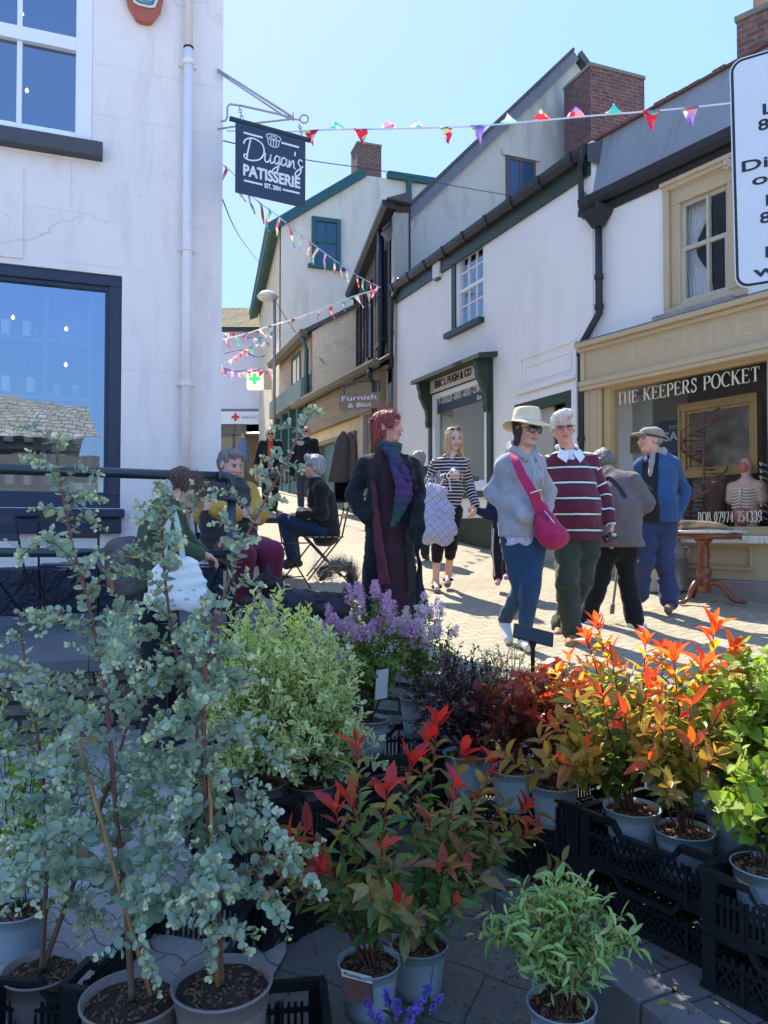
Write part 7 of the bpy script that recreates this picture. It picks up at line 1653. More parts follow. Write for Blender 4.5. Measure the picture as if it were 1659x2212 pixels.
w7.part('tracksuit_bottoms',w7.legs(.014),(.012,.010,.012),.03,post=folds(.006,(10,10,10),23),vx=.013)
ribbon('side_stripe',[wl(1066,1142,7.78),wl(1064,1190,7.76),wl(1068,1245,7.78)],.014,(-.4,-.9,0),M('pink_white_tape',(.7,.5,.52)),w7.t)
w7.shoe('r',(.62,.25,.40));w7.shoe('l',(.62,.25,.40))
w7.hair([ell((0,.02,.03),(.088,.10,.09)),cone((0,.06,0),(0,.06,-.1),.06,.04)],(.2,.12,.06),.02,[ell((0,-.10,-.04),(.06,.08,.1))])
# --- grey haired person behind the redhead
g=ground_at(905,10.2)
w8=Person('grey haired person in a dark grey coat walking away, half hidden by the redhead',g,170,None,10.2,1.42,vx=.025,eyes=False,head=(0,10,0))
w8.part('coat',w8.torso(.035,hipr=.16)+w8.arms(.03)+[cone(w8.J['pelvis'],w8.J['pelvis']+[0,0,-.35],.19,.21,.8)],(.05,.055,.06),.04,vx=.016);w8.part('trousers',w8.legs(.02),(.02,.02,.025),vx=.018);w8.shoe('r',(.03,.03,.03));w8.shoe('l',(.03,.03,.03))
w8.hair([ell((0,.02,.03),(.092,.104,.095)),ell((0,.05,-.03),(.085,.07,.06))],(.20,.18,.16),.02,amp=.008,col2=(.42,.39,.36),strands=150,slen=.06,curl=.6)
# --- far couple
g=ground_at(583,15.8)
w9=Person('far fair haired woman in a black jacket over an orange top with sunglasses',g,8,dict(rwr=(553,1024),rel=(553,998),lwr=(615,1030),lel=(611,1002)),15.8,1.66,vx=.02,eyes=False,hands=[('r',(0,-.1,-1),(-1,0,0),1,.3),('l',(0,-.1,-1),(1,0,0),1,.3)])
j=w9.J;w9.part('orange_top',w9.torso(.012),(.62,.09,.04),vx=.014)
of9=openfront(lambda z:0*z- .055,lambda z:0*z+.055,-.02);w9.part('black_jacket',w9.torso(.03,sq=.75)+w9.arms(.028),(.010,.011,.016),.03,post=lambda p,d:np.maximum(of9(p,folds(.01)(p,d)),j['pelvis'][2]- p[:,2]),vx=.014)
w9.part('trousers',w9.legs(.02),(.012,.012,.016),vx=.016);w9.shoe('r',(.05,.05,.05));w9.shoe('l',(.05,.05,.05))
w9.hair([ell((0,.02,.04),(.09,.104,.09)),cone((-.07,0,0),(-.07,.01,-.08),.03,.02),cone((.07,0,0),(.07,.01,-.08),.03,.02),ell((0,.05,-.03),(.085,.07,.07))],(.5,.42,.3),.02,[ell((0,-.1,-.04),(.058,.08,.1))],.006,strands=100,slen=.06);w9.specs('shades')
bq=thing('waist_bag','small dark brown bag worn across the front of the far woman in orange','bag',Vector(P(585,1032,15.6)));mb=MB();c=P(587,1022,15.6);mb.box((0,0,0),(.34,.09,.2),Matrix.Translation(c));mb.build('pouch',M('brown_bag_leather',(.05,.035,.03),.6),bq,bevel=.04)
mb=MB();mb.box((.02,-.05,.02),(.05,.01,.02),Matrix.Translation(c));mb.build('clasp',M('steel',(.6,.6,.62)),bq)
g=ground_at(660,15.8)
w10=Person('far bald man with a white beard in a dark navy jumper and sunglasses',g,-6,dict(rwr=(630,1024),rel=(632,996)),15.8,1.74,vx=.02,eyes=False,build=1.1,hands=[('r',(0,-.1,-1),(-1,0,0),1,.3),('l',(0,-.1,-1),(1,0,0),1,.3)])
w10.part('jumper',w10.torso(.026,sq=.8)+w10.arms(.024),(.010,.012,.022),post=folds(.008),vx=.014);w10.part('trousers',w10.legs(.02),(.05,.06,.09),vx=.016);w10.shoe('r',(.4,.4,.4));w10.shoe('l',(.4,.4,.4))
w10.hair([ell((0,-.055,-.085),(.045,.042,.035)),cone((-.06,-.02,-.06),(0,-.07,-.095),.02,.02),cone((.06,-.02,-.06),(0,-.07,-.095),.02,.02)],(.6,.58,.55),.02,[ell((0,-.10,-.045),(.03,.04,.022))],.003,name='beard');w10.specs('shades')
# --- seated grey haired woman and folding chairs
m_chair=M('black_chair_frame',(.012,.012,.013),.4);m_slat=M('black_chair_slat',(.03,.028,.026),.35,.2,10,0)
def bistro_chair(loc,yaw,label,slat=m_slat,group='folding bistro chairs outside the patisserie',h0=0):
 t=thing('folding_chair',label,'chair',loc,R(yaw),group)
 for sx in (-.2,.2):
  mb=MB();mb.tube([(sx,-.19,0),(sx,.17,.46),(sx,.25,.82)],.009,6);mb.build('leg',m_chair,t,local=True)
  mb=MB();mb.tube([(sx*.92,.22,0),(sx*.92,-.20,.45)],.009,6);mb.build('leg',m_chair,t,local=True)
 for k in range(6):
  mb=MB();mb.box((0,-.17+k*.068,.455),(.40,.045,.012));mb.build('seat_slat',slat,t,local=True)
 for z,y in ((.80,.245),(.68,.222)):
  mb=MB();mb.box((0,y,z),(.42,.012,.055));mb.build('back_slat',slat,t,local=True)
 mb=MB();mb.tube([(-.2,.05,.12),(.2,.05,.12)],.007,5);mb.tube([(-.2,-.1,.12),(.2,-.1,.12)],.007,5);mb.build('stretcher',m_chair,t,local=True);return t
g=ground_at(700,8.3)
bistro_chair((g[0]+.0,g[1],g[2]),-80,'black folding chair under the seated grey haired woman in black',M('tan_lit_slat',(.30,.26,.20),.4))  # black slats coloured tan here, sunlight put into the colour
w11=Person('grey haired woman in glasses and black jacket sitting on a folding chair',g,-82,dict(head=(676,1008),neck=(684,1042),rsh=(690,1058,.17),lsh=(694,1058,-.17),rel=(692,1105,.2),lel=(694,1108,-.20),rwr=(652,1108,.08),lwr=(646,1110,-.08),chest=(694,1076),belly=(700,1110),pelvis=(702,1146),rhip=(697,1150,.09),lhip=(697,1150,-.09),rkn=(622,1136,.06),lkn=(615,1124,-.04),ran=(640,1212,.06),lan=(632,1205,-.02),rto=(622,1224,.06),lto=(610,1222,-.04)),
   8.3,1.62,skin=(.66,.40,.31),head=(-4,2,0),vx=.018,hands=[('r',(0,-1,-.1),(0,0,1),-1,.5),('l',(0,-1,-.1),(0,0,1),1,.5)],brow=(.4,.35,.3))
w11.part('jacket',w11.torso(.03,sq=.85,chest=.135,belly=.145,hipr=.16)+w11.arms(.018,ra=.058,rb=.052),(.012,.013,.016),.04,post=folds(.010,(9,9,9),30),vx=.012)
w11.part('jeans',w11.legs(.018),(.015,.03,.07),.03,post=folds(.006),vx=.013);w11.shoe('r',(.06,.05,.05));w11.shoe('l',(.06,.05,.05))
w11.part('shirt_collar',[cone(w11.J['neck']+[-.05,-.03,.01],w11.J['chest']+[-.02,-.11,.05],.018,.014),cone(w11.J['neck']+[.05,-.03,.01],w11.J['chest']+[.02,-.11,.05],.018,.014)],(.7,.72,.78),vx=.009)
w11.hair([ell((0,.03,.04),(.092,.106,.092)),ell((0,.06,-.02),(.086,.066,.075)),cone((-.03,-.06,.10),(.03,-.06,.10),.03,.03)],(.26,.25,.25),.02,[ell((0,-.10,-.04),(.07,.075,.10))],.010,50,col2=(.55,.54,.54),strands=260,slen=.05,curl=.9);w11.specs('round',(.4,.12,.08))
# --- seated man with mustard sleeves
g=(P(505,1200,5.95).x,5.95,zs(-1.2,5.95))
bistro_chair((g[0]- .02,g[1]+.02,g[2]),35,'black folding chair under the man with mustard sleeves by the corner')
w12=Person('seated man with folded arms in mustard sleeves and a dark padded gilet',g,32,dict(head=(499,1004,-.03),neck=(486,1042),rsh=(452,1062,.0),lsh=(532,1064,.08),rel=(444,1112,-.05),lel=(556,1108,.0),rwr=(505,1112,-.24),lwr=(470,1098,-.24),chest=(492,1078),belly=(494,1115,-.03),pelvis=(496,1172,.02),rhip=(480,1180),lhip=(518,1180),rkn=(525,1200,-.42),lkn=(585,1195,-.30),ran=(525,1290,-.36),lan=(585,1275,-.28),rto=(535,1300,-.48),lto=(596,1288,-.40)),
   5.95,1.72,skin=(.70,.38,.29),head=(18,18,0),build=1.2,vx=.018,hands=[('r',(1,-.1,.15),(0,-1,.2),-1,.4),('l',(-1,-.1,.2),(0,-1,.2),1,.4)],brow=(.2,.17,.15),rosy=.35)
w12.part('jumper',w12.torso(.016)+w12.arms(.030,ra=.060,rb=.058,rc=.04),(.52,.30,.055),.03,post=folds(.010,(10,10,10),31),vx=.011)
w12.part('gilet',w12.torso(.04,sq=.9,chest=.135,belly=.15,hipr=.16)[:2]+[cone(w12.J['rsh']*.6+w12.J['lsh']*.4,w12.J['lsh']*.6+w12.J['rsh']*.4,.09,.09)],(.040,.040,.040),.03,post=lambda p,d:folds(.006)(p,d)+.010*np.abs(np.sin(p[:,2]*42)),vx=.011)
w12.part('trousers',w12.legs(.024,ra=.09,rb=.072),(.17,.015,.045),.03,post=folds(.008),vx=.012);w12.shoe('r',(.06,.05,.05));w12.shoe('l',(.06,.05,.05))
w12.part('collar',[cone(w12.J['neck']+[-.06,-.02,.01],w12.J['chest']+[0,-.12,.07],.02,.012),cone(w12.J['neck']+[.06,-.02,.01],w12.J['chest']+[.01,-.12,.07],.02,.012)],(.7,.72,.8),vx=.009)
w12.hair([ell((0,.025,.045),(.084,.10,.082)),ell((0,.05,0),(.082,.075,.075)),cone((-.05,-.045,.095),(.05,-.05,.09),.024,.02)],(.13,.105,.085),.02,[ell((0,-.10,-.02),(.07,.055,.08)),ell((0,-.07,-.09),(.09,.09,.08))],.005,col2=(.30,.27,.24),strands=150,slen=.05,sdir=(.3,0,-.6))
# --- woman bending her head in the green top, backpack and tote
g=(P(335,1400,4.5).x,4.5,zl(0,4.5))
w13=Person('dark haired woman in a green top with her head bent, standing below the terrace',g,115,dict(head=(405,1068,.05),neck=(362,1090),rsh=(340,1120,-.16),lsh=(372,1118,.16),rel=(376,1170,-.2),lel=(400,1170,.2),rwr=(425,1195,-.15),lwr=(430,1190,.15),chest=(350,1150),belly=(342,1200),pelvis=(338,1270),rhip=(338,1290,-.09),lhip=(345,1290,.09),rkn=(335,1440,-.10),lkn=(365,1440,.10),ran=(332,1590,-.08),lan=(372,1585,.12),rto=(362,1612,-.10),lto=(402,1604,.12)),
   4.5,1.66,skin=(.64,.36,.27),head=(12,48,0),vx=.018,hands=[('r',(0,-1,-.3),(0,-.2,1),-1,.5)],hs=.97)
j=w13.J
w13.part('green_top',w13.torso(.024,sq=.78)+w13.arms(.014),(.055,.085,.045),.035,post=folds(.010,(10,10,8),33),vx=.011)
w13.part('trousers',w13.legs(.022),(.010,.011,.016),.03,post=folds(.008),vx=.012);w13.shoe('r',(.03,.03,.035));w13.shoe('l',(.03,.03,.035))
w13.hair([ell((0,.03,.04),(.088,.104,.090)),ell((0,.12,.035),(.062,.055,.06)),cone((0,.06,.04),(0,.12,.035),.05,.045),cone((-.05,-.04,.06),(-.07,-.05,-.06),.025,.015),cone((.05,-.04,.06),(.07,-.05,-.06),.025,.015)],(.05,.025,.018),.02,[ell((0,-.10,-.05),(.058,.08,.105))],.008,60,col2=(.16,.08,.06),strands=420,slen=.09,curl=.5)
bpk=thing('backpack','grey brown canvas backpack with tan straps on the back of the green top woman','backpack',at_(262,1280,4.42))
m_cv=M('grey_brown_canvas',(.115,.098,.09),.85,.2,15,.4,90);m_tan=M('tan_leather',(.33,.11,.04),.5,.2,30)
V,Q=surf(union([cone(wl(262,1195,4.42),wl(275,1245,4.42),.10,.115,.8),cone(wl(288,1190,4.45),wl(292,1250,4.45),.08,.10,.8)],.05,post=folds(.014,(10,10,10),35)),_a(wl(275,1220,4.42))- .35,_a(wl(275,1220,4.42))+.35,.01)
make_mesh('pack',V,Q,m_cv,bpk,smooth=True)
ribbon('strap',[wl(250,1180,4.34),wl(222,1190,4.32),wl(212,1210,4.32),wl(225,1232,4.32),wl(245,1222,4.32)],.028,(0,-1,0),m_cv,bpk)
ribbon('strap',[wl(372,1092,4.28),wl(350,1098,4.25),wl(325,1130,4.25),wl(298,1170,4.33)],.03,(0,-1,0),m_cv,bpk)
ribbon('leather_tab',[wl(232,1228,4.30),wl(238,1250,4.295),wl(244,1276,4.30)],.022,(0,-1,0),m_tan,bpk)
mb=MB();mb.box((0,0,0),(.045,.02,.02),Matrix.Translation(P(294,1202,4.33)));mb.build('yellow_tag',M('yellow_tag',(.75,.40,.02),.5),bpk,bevel=.004)
tt=thing('tote_bag','white cotton tote printed with green leaves hanging in front of the black trousers','tote bag',at_(390,1330,4.3))
def M_print():
 m,nt,b,out=nodes('leaf_printed_cotton');oc=objc(nt);v=mapping(nt,mixc(nt,.04,oc,noise_(nt,oc,9,2,.5,1),'ADD'),(20,20,34),rot=(0,R(30),0));vo=N(nt,'TexVoronoi');L(nt,v,vo.inputs['Vector']);vo.inputs['Scale'].default_value=1
 sp3=N(nt,'SeparateColor');L(nt,vo.outputs['Color'],sp3.inputs[0]);mk=math_(nt,'MULTIPLY',math_(nt,'LESS_THAN',vo.outputs['Distance'],.38),math_(nt,'GREATER_THAN',sp3.outputs[0],.5))
 c=mixc(nt,math_(nt,'MULTIPLY',mk,.75),(.80,.81,.77),(.22,.36,.20));L(nt,c,b.inputs['Base Color']);b.inputs['Roughness'].default_value=.85;L(nt,bump_(nt,noise_(nt,oc,9,4,.6),.7,.02),b.inputs['Normal']);return m
V,Q=surf(union([cone(wl(360,1215,4.2),wl(362,1290,4.2),.07,.095,.5),cone(wl(410,1225,4.2),wl(420,1290,4.2),.06,.095,.5),cone(wl(345,1300,4.2),wl(438,1303,4.2),.06,.06,.6)],.03,post=folds(.02,(9,9,9),37)),_a(wl(390,1260,4.2))- .45,_a(wl(390,1260,4.2))+.45,.011)
make_mesh('sack',V,Q,M_print(),tt,smooth=True)
ribbon('handle',[wl(352,1205,4.16),wl(365,1120,4.2),wl(372,1100,4.26),wl(382,1130,4.2),wl(395,1205,4.15)],.03,(0,-1,0),M('pale_green_webbing',(.42,.52,.42),.85),tt)
# --- dog with a plumed tail
dgt=thing('dog','small black dog with a curled tan plume tail standing behind the flowers','dog',(P(690,1300,5.35).x,5.35,zs(-.4,5.35)))
o=Vector(dgt.location);Z=o.z;X0=P(735,1300,5.35).x
pr=[cone((X0- .02,5.35,Z+.27),(X0- .34,5.35,Z+.28),.095,.115),cone((X0- .36,5.33,Z+.31),(X0- .45,5.30,Z+.42),.075,.06),ell((X0- .50,5.28,Z+.45),(.07,.06,.062)),cone((X0- .54,5.27,Z+.44),(X0- .61,5.25,Z+.42),.035,.022),
 cone((X0- .49,5.33,Z+.49),(X0- .50,5.35,Z+.56),.025,.008),cone((X0- .49,5.24,Z+.49),(X0- .50,5.22,Z+.56),.025,.008)]
for y in (-.06,.06):
 pr+=[cone((X0- .36,5.35+y,Z+.24),(X0- .355,5.35+y,Z+.12),.045,.026),cone((X0- .355,5.35+y,Z+.12),(X0- .36,5.35+y,Z+.02),.024,.02),cone((X0- .36,5.35+y,Z+.02),(X0- .39,5.35+y,Z+.018),.02,.018),
  cone((X0- .03,5.35+y,Z+.25),(X0- .07,5.35+y,Z+.17),.065,.038),cone((X0- .07,5.35+y,Z+.17),(X0+.0,5.35+y,Z+.09),.034,.022),cone((X0,5.35+y,Z+.09),(X0- .01,5.35+y,Z+.02),.02,.018),cone((X0- .01,5.35+y,Z+.02),(X0- .05,5.35+y,Z+.018),.02,.017)]
V,Q=surf(union(pr,.03,post=folds(.008,(30,30,30),41)),_a((X0- .72,5.1,Z- .02)),_a((X0+.15,5.6,Z+.65)),.010)
make_mesh('body',V,Q,m_hair,dgt,smooth=True,col=np.tile(_a((.012,.012,.013)),(len(V),1)))
tl=[Vector(p) for p in bez([(X0+.02,5.35,Z+.33),(X0+.09,5.35,Z+.42),(X0+.06,5.35,Z+.53),(X0- .05,5.35,Z+.55),(X0- .14,5.35,Z+.49)],8)]
r_=np.random.default_rng(3);V=[];F=[];Cc=[]
for i in range(1500):
 t=r_.random();p=tl[int(t*(len(tl)- 1))];q=tl[min(len(tl)- 1,int(t*(len(tl)- 1))+1)];d=(q- p);d=d.normalized() if d.length else Vector((-1,0,0))
 od=Vector(r_.normal(0,1,3));od=(od- d*od.dot(d)).normalized();od=(od+Vector((.2,0,.35))).normalized();l=r_.uniform(.05,.13);sd_=d.cross(od).normalized()*.0022;b_=len(V);cur=p+od*.006;dk=_a((.03,.026,.022)) if (t< .25 or r_.random()< .25) else _a((.48,.36,.22))
 for k in range(4):V+=[cur- sd_*(1- k/4.2),cur+sd_*(1- k/4.2)];Cc+=[dk*(.7+.2*k)]*2;cur=cur+(od*(1- k*.12)+d*(.5+k*.2)).normalized()*l/3
 F+=[(b_+2*k,b_+2*k+1,b_+2*k+3,b_+2*k+2) for k in range(3)]
tail=make_mesh('tail',V,np.array(F),m_hair,dgt,col=np.array(Cc))
V,Q=surf(union([cone(tuple(tl[k]),tuple(tl[k+1]),.028,.028) for k in range(0,len(tl)- 1,3)]+[cone(tuple(tl[-4]),tuple(tl[-1]),.03,.015)],.03,post=folds(.02,(40,40,40),2)),_a((X0- .25,5.2,Z+.25)),_a((X0+.2,5.5,Z+.65)),.008)
make_mesh('tail_core',V,Q,m_hair,tail,smooth=True,col=np.tile(_a((.09,.07,.05)),(len(V),1)))
# second table chair by the patisserie and a cafe table
bistro_chair((P(150,1300,5.75).x,5.75,zs(-2.3,5.75)),200,'black folding chair standing empty under the left shop window')
bistro_chair((P(60,1300,5.5).x,5.5,zs(-2.5,5.5)),150,'navy slatted folding chair at the far left below the window sill',m_navy)
bistro_chair((P(612,1200,7.6).x,7.6,zs(-1,7.6)),60,'black folding chair half hidden behind the mustard sleeved man')
# ================================================================== CRATES
m_crate=M('black_crate_plastic',(.014,.015,.018),.42,.35,10,.3,60,spec=.5)
def make_crate(label,lattice='slat',LX=.60,LY=.40,H=.19):
 t=thing('plastic_crate',label,'crate',(0,0,0),0,'black plastic crates stacked on the market stall')
 def side(L_,M4,dip):
  mb=MB();T=.012
  def bx(x0,x1,z0,z1,y0=0,y1=T):mb.box(((x0+x1)/2,(y0+y1)/2,(z0+z1)/2),(x1- x0,y1- y0,z1- z0),M4)
  h=L_/2;pw=.045
  for s_ in (-1,1):bx(min(s_*h,s_*(h- pw)),max(s_*h,s_*(h- pw)),0,H,-.002,T)
  bx(-h+pw,h- pw,0,.022);bx(-h- .006,h+.006,-.0,.008,-.010,T+.001);bx(-h+pw,h- pw,H*.50,H*.56);bx(-h+pw,h- pw,H*.52,H*.54,-.008,0)
  dw=L_*(.36 if dip else .0)
  if dip:
   zt=H- .045
   for s_ in (-1,1):
    a,b_=sorted((s_*(h- pw),s_*(dw/2+.03)));bx(a,b_,H- .03,H);bx(min(s_*(h+.006),s_*(dw/2+.03)),max(s_*(h+.006),s_*(dw/2+.03)),H- .010,H,-.012,-.001)
    x1,x0=s_*(dw/2+.03),s_*dw/2
    p=[(x0,zt- .02),(x1,H- .032),(x1,H),(x0,zt)];mb.prism([M4 @ Vector((x,-.012,z)) for x,z in p],(M4.to_3x3() @ Vector((0,T+.012,0))))
   bx(-dw/2,dw/2,zt- .02,zt,-.012,T);top=zt- .02
  else:
   bx(-h+pw,h- pw,H- .03,H);bx(-h- .006,h+.006,H- .010,H,-.012,-.001);top=H- .03
  n=int((L_- 2*pw)/(.020 if lattice=='slat' else .028))
  for z0,z1 in ((.022,H*.50),(H*.56,top)):
   if lattice=='slat' or z0> .05:
    for k in range(1,n):x=-h+pw+(L_- 2*pw)*k/n;bx(x- .0045,x+.0045,z0,z1,.002,T- .002)
   else:
    for k in range(-3,n+3):
     for s_ in (-1,1):
      x=-h+pw+(L_- 2*pw)*k/n;xe=x+s_*(z1- z0)*.7
      if min(x,xe)< -h+pw or max(x,xe)> h- pw:continue
      mb.prism([M4 @ Vector(q) for q in ((x- .004,.003+.003*(s_> 0),z0),(x+.004,.003+.003*(s_> 0),z0),(xe+.004,.003+.003*(s_> 0),z1),(xe- .004,.003+.003*(s_> 0),z1))],(M4.to_3x3() @ Vector((0,.004,0))))
  for k in (-.27,.27):
   bx(L_*k- .006,L_*k+.006,.0,top,-.008,.001)
  mb.build('side_wall',m_crate,t,local=True)
 Ry=Matrix.Rotation
 side(LX,Matrix.Translation((0,-LY/2,0)),True);side(LX,Matrix.Translation((0,LY/2,0)) @ Ry(math.pi,4,'Z'),True)
 side(LY- .024,Matrix.Translation((LX/2,0,0)) @ Ry(math.pi/2,4,'Z'),False);side(LY- .024,Matrix.Translation((-LX/2,0,0)) @ Ry(-math.pi/2,4,'Z'),False)
 mb=MB()
 for k in range(13):x=-LX/2+.02+(LX- .04)*k/12;mb.box((x,0,.007),(.012,LY- .03,.006))
 for k in range(9):y=-LY/2+.02+(LY- .04)*k/8;mb.box((0,y,.0125),(LX- .03,.012,.005))
 mb.build('base',m_crate,t,local=True);return t
CH=.19
cA=make_crate('x','slat');cB=make_crate('x','diamond');used_=set()
def place_crate(c,ang,z,label,kind=0):
 src=cA if kind==0 else cB
 o=src if src.name not in used_ else copy_tree(src);used_.add(src.name)
 o.location=(c[0],c[1],z);o.rotation_euler=(0,0,ang);WM[o]=Matrix.Translation(o.location) @ Matrix.Rotation(ang,4,'Z')
 for ch in o.children:WM[ch]=WM[o]
 o['label']=label;return o
def stack(c,ang,z,labels,kinds):
 for i,(l,k) in enumerate(zip(labels,kinds)):place_crate((c[0]+.004*math.sin(i*5),c[1]+.004*math.cos(i*3),0),ang+.01*math.sin(i*2+c[0]*9),z+i*CH,l,k)
p1=G(1083,1875,.146);p2=G(1507,2089,.146);cv=(p2- p1);cv.z=0;cl_=cv.length;cv.normalize();cn=Vector((-cv.y,cv.x,0));cn=cn if cn.x> 0 else-cn;ca=math.atan2(cv.y,cv.x)
c1=p1+cv*.22+cn*.31;c2=p1+cv*.73+cn*.21;p3=G(1509,2131,.146);c3=p3+cv*.31+cn*.21
stack(c1,ca+math.pi/2,.15,['lowest crate of the stack under the dark leaved pot by the kerb','topmost crate of the stack by the kerb holding the dark red leaved pot'],[1,0])
stack(c2,ca,.15,['lowest crate of the kerbside stack below the two sunlit red tipped shrubs','topmost crate of the kerbside stack holding two sunlit red tipped shrubs'],[1,1])
stack(c3,ca,.15,['lowest crate of the rightmost kerbside stack in the corner','topmost crate of the rightmost kerbside stack under the lime green shrub'],[1,0])
# hidden supports behind the front row
stack(c1+cn*.62+cv*.02,ca+math.pi/2,.15,['lower crate behind the dark leaved pot, second row','upper crate behind the dark leaved pot, second row'],[0,0])
stack(c2+cn*.43,ca,.15,['lower crate in the second row behind the sunlit red tipped shrubs','upper crate in the second row behind the sunlit red tipped shrubs'],[0,0])
stack(c3+cn*.43,ca,.15,['lower crate in the second row behind the lime green shrub','upper crate in the second row behind the lime green shrub'],[0,0])
q=P(830,1600,3.85);zq=zl(0,3.7)
stack((q.x- .02,3.95),R(14),zq,['lowest crate of the middle stack under the lilac pot','topmost open crate of the middle stack holding the purple lilac pot'],[0,0])
stack((q.x+.52,3.82),R(-14),zq,['lowest crate under the dark purple shrub','topmost crate under the dark purple shrub and pale lilac'],[0,0])
f0=G(567,2089,0);f1=G(722,2032,0);fv=(f1- f0);fv.z=0;fv.normalize();fn=Vector((-fv.y,fv.x,0));fa=math.atan2(fv.y,fv.x);cL=f0+fv*.3+fn*.2
stack(cL,fa,.03,['lowest crate of the tall stack under the variegated shrubs','middle crate of the tall stack under the variegated shrubs','topmost crate of the tall stack under the variegated shrubs'],[1,1,0])
stack(cL+fn*.44+fv*.03,fa,.06,['lowest crate of the rear stack behind the variegated shrubs','middle crate of the rear stack behind the variegated shrubs','topmost crate of the rear stack behind the variegated shrubs'],[0,0,0])
stack((P(430,2150,2.2).x+.06,2.22),R(8),.004,['open crate on the ground holding the right hand eucalyptus pot'],[0])
stack((P(190,2150,2.2).x- .12,2.24),R(-4),.004,['open crate on the ground holding the left hand eucalyptus pot'],[0])
place_crate((P(352,2060,2.62).x,2.66,0),R(80),.02,'low crate standing behind the two eucalyptus pots',0)
# ================================================================== LEAVES
def tpl(rows,fold=.18,curve=.2,wave=0):
 """leaf from rows (y, halfwidth); three columns"""
 V=[];F=[];M_=[]
 for i,(y,w_) in enumerate(rows):zc=-curve*y*y;V+=[(-w_,y,zc+fold*w_+wave*math.sin(i*2.4)),(0,y,zc),(w_,y,zc+fold*w_- wave*math.sin(i*2.4+1))];M_+=[1,0,1]
 for i in range(len(rows)- 1):a=i*3;F+=[(a,a+1,a+4,a+3),(a+1,a+2,a+5,a+4)]
 return np.array(V),np.array(F),np.array(M_,dtype=float)
def disc(n=8,rx=.5,cup=.08):
 V=[];F=[]
 for k in range(n):a=2*math.pi*k/n;V.append((rx*math.sin(a),.5- .5*math.cos(a),cup*(.5+.5*math.cos(2*a))))
 for k in range(0,n//2- 1):F.append((k,k+1,n- 2- k,n- 1- k) if k else (0,1,n- 1,0))
 F=[(0,1,n- 1,n- 1)]+[(k,k+1,n- 1- k,n- k) for k in range(1,n//2- 1)]+[(n//2- 1,n//2,n//2+1,n//2+1)]
 return np.array(V),np.array(F),np.ones(n)
TP={'lance':tpl([(0,.02),(.12,.14),(.32,.42),(.55,.5),(.78,.32),(.93,.12),(1,.005)]),'narrow':tpl([(0,.05),(.2,.35),(.5,.5),(.8,.32),(1,.01)],.3,.3),
 'broad':tpl([(0,.05),(.1,.36),(.3,.52),(.55,.48),(.78,.28),(.92,.1),(1,.005)],.25,.25,.015),'small':tpl([(0,.05),(.35,.5),(.75,.36),(1,.02)],.2,.15),'round':disc(8,.47)}
def vari():
 V=[];F=[];M_=[]
 rows=[(0,.03),(.2,.36),(.48,.5),(.75,.36),(1,.02)]
 for i,(y,w_) in enumerate(rows):
  zz=[.03*math.sin(i*2+k) for k in range(5)]
  yy=y if 0< y< 1 else y
  V+=[(-w_,yy,zz[0]+.06),(-w_*.58,yy,zz[1]*.5),(0,yy,-.02),(w_*.58,yy,zz[3]*.5),(w_,yy,zz[4]+.06)];e=1 if i in (0,4) else 0;M_+=[1,e,e,e,1]
 for i in range(4):
  for k in range(4):a=i*5+k;F.append((a,a+1,a+6,a+5))
 return np.array(V),np.array(F),np.array(M_,dtype=float)
TP['vari']=vari()
def lobed():
 o=[(0,0),(.28,.02),(.5,.22),(.34,.34),(.52,.62),(.28,.58),(.17,.74),(0,1)];V=[(0,0,0)]+[(x,y,.06*abs(x)) for x,y in o[1:-1]]+[(0,1,-.12)]+[(-x,y,.06*abs(x)) for x,y in o[1:-1][::-1]]+[(0,.38,-.02)]
 n=len(V)- 1;F=[(k,(k+1) % n,n,n) for k in range(n)];return np.array(V,dtype=float),np.array(F),np.ones(n+1)
TP['lobed']=lobed()
class Leaves:
 def __init__(s):s.p=[];s.a=[];s.n=[];s.w=[];s.l=[];s.c=[];s.c2=[]
 def add(s,p,a,n,w_,l,c,c2=None):s.p.append(tuple(p));s.a.append(tuple(a));s.n.append(tuple(n));s.w.append(w_);s.l.append(l);s.c.append(c);s.c2.append(c2 or c)
 def build(s,name,tp,mat,parent):
  V0,F0,M0=TP[tp];p,a,n,w_,l,c,c2=[np.array(x,dtype=float) for x in (s.p,s.a,s.n,s.w,s.l,s.c,s.c2)]
  a/=np.linalg.norm(a,axis=1)[:,None]+1e-9;n=n- a*(n*a).sum(1)[:,None];n/=np.linalg.norm(n,axis=1)[:,None]+1e-9;x=np.cross(a,n)
  V=p[:,None]+x[:,None]*(V0[None,:,0:1]*w_[:,None,None])+a[:,None]*(V0[None,:,1:2]*l[:,None,None])+n[:,None]*(V0[None,:,2:3]*(l*rng.uniform(-.3,2.2,len(l)))[:,None,None])
  k=len(V0);F=(F0[None]+(np.arange(len(p))*k)[:,None,None]).reshape(-1,4);cc=c[:,None]*(1- M0[None,:,None])+c2[:,None]*M0[None,:,None] if s.c2 is not s.c else np.repeat(c[:,None],k,1)
  V=V.reshape(-1,3);F=F.tolist() if (F0[:,2]==F0[:,3]).any() else F
  if isinstance(F,list):F=[tuple(f[:3]) if f[2]==f[3] else tuple(f) for f in F]
  return make_mesh(name,V,F,mat,parent,smooth=True,col=cc.reshape(-1,3))
rv=lambda s=1.0:Vector((random.gauss(0,s),random.gauss(0,s),random.gauss(0,s)))
def curve3(pts,n=7):return [Vector(p) for p in bez([tuple(p) for p in pts],n)]
def along(path,t):
 f=t*(len(path)- 1);i=min(int(f),len(path)- 2);return path[i].lerp(path[i+1],f- i),(path[i+1]- path[i]).normalized()
def plen(path):return sum((path[i+1]- path[i]).length for i in range(len(path)- 1))
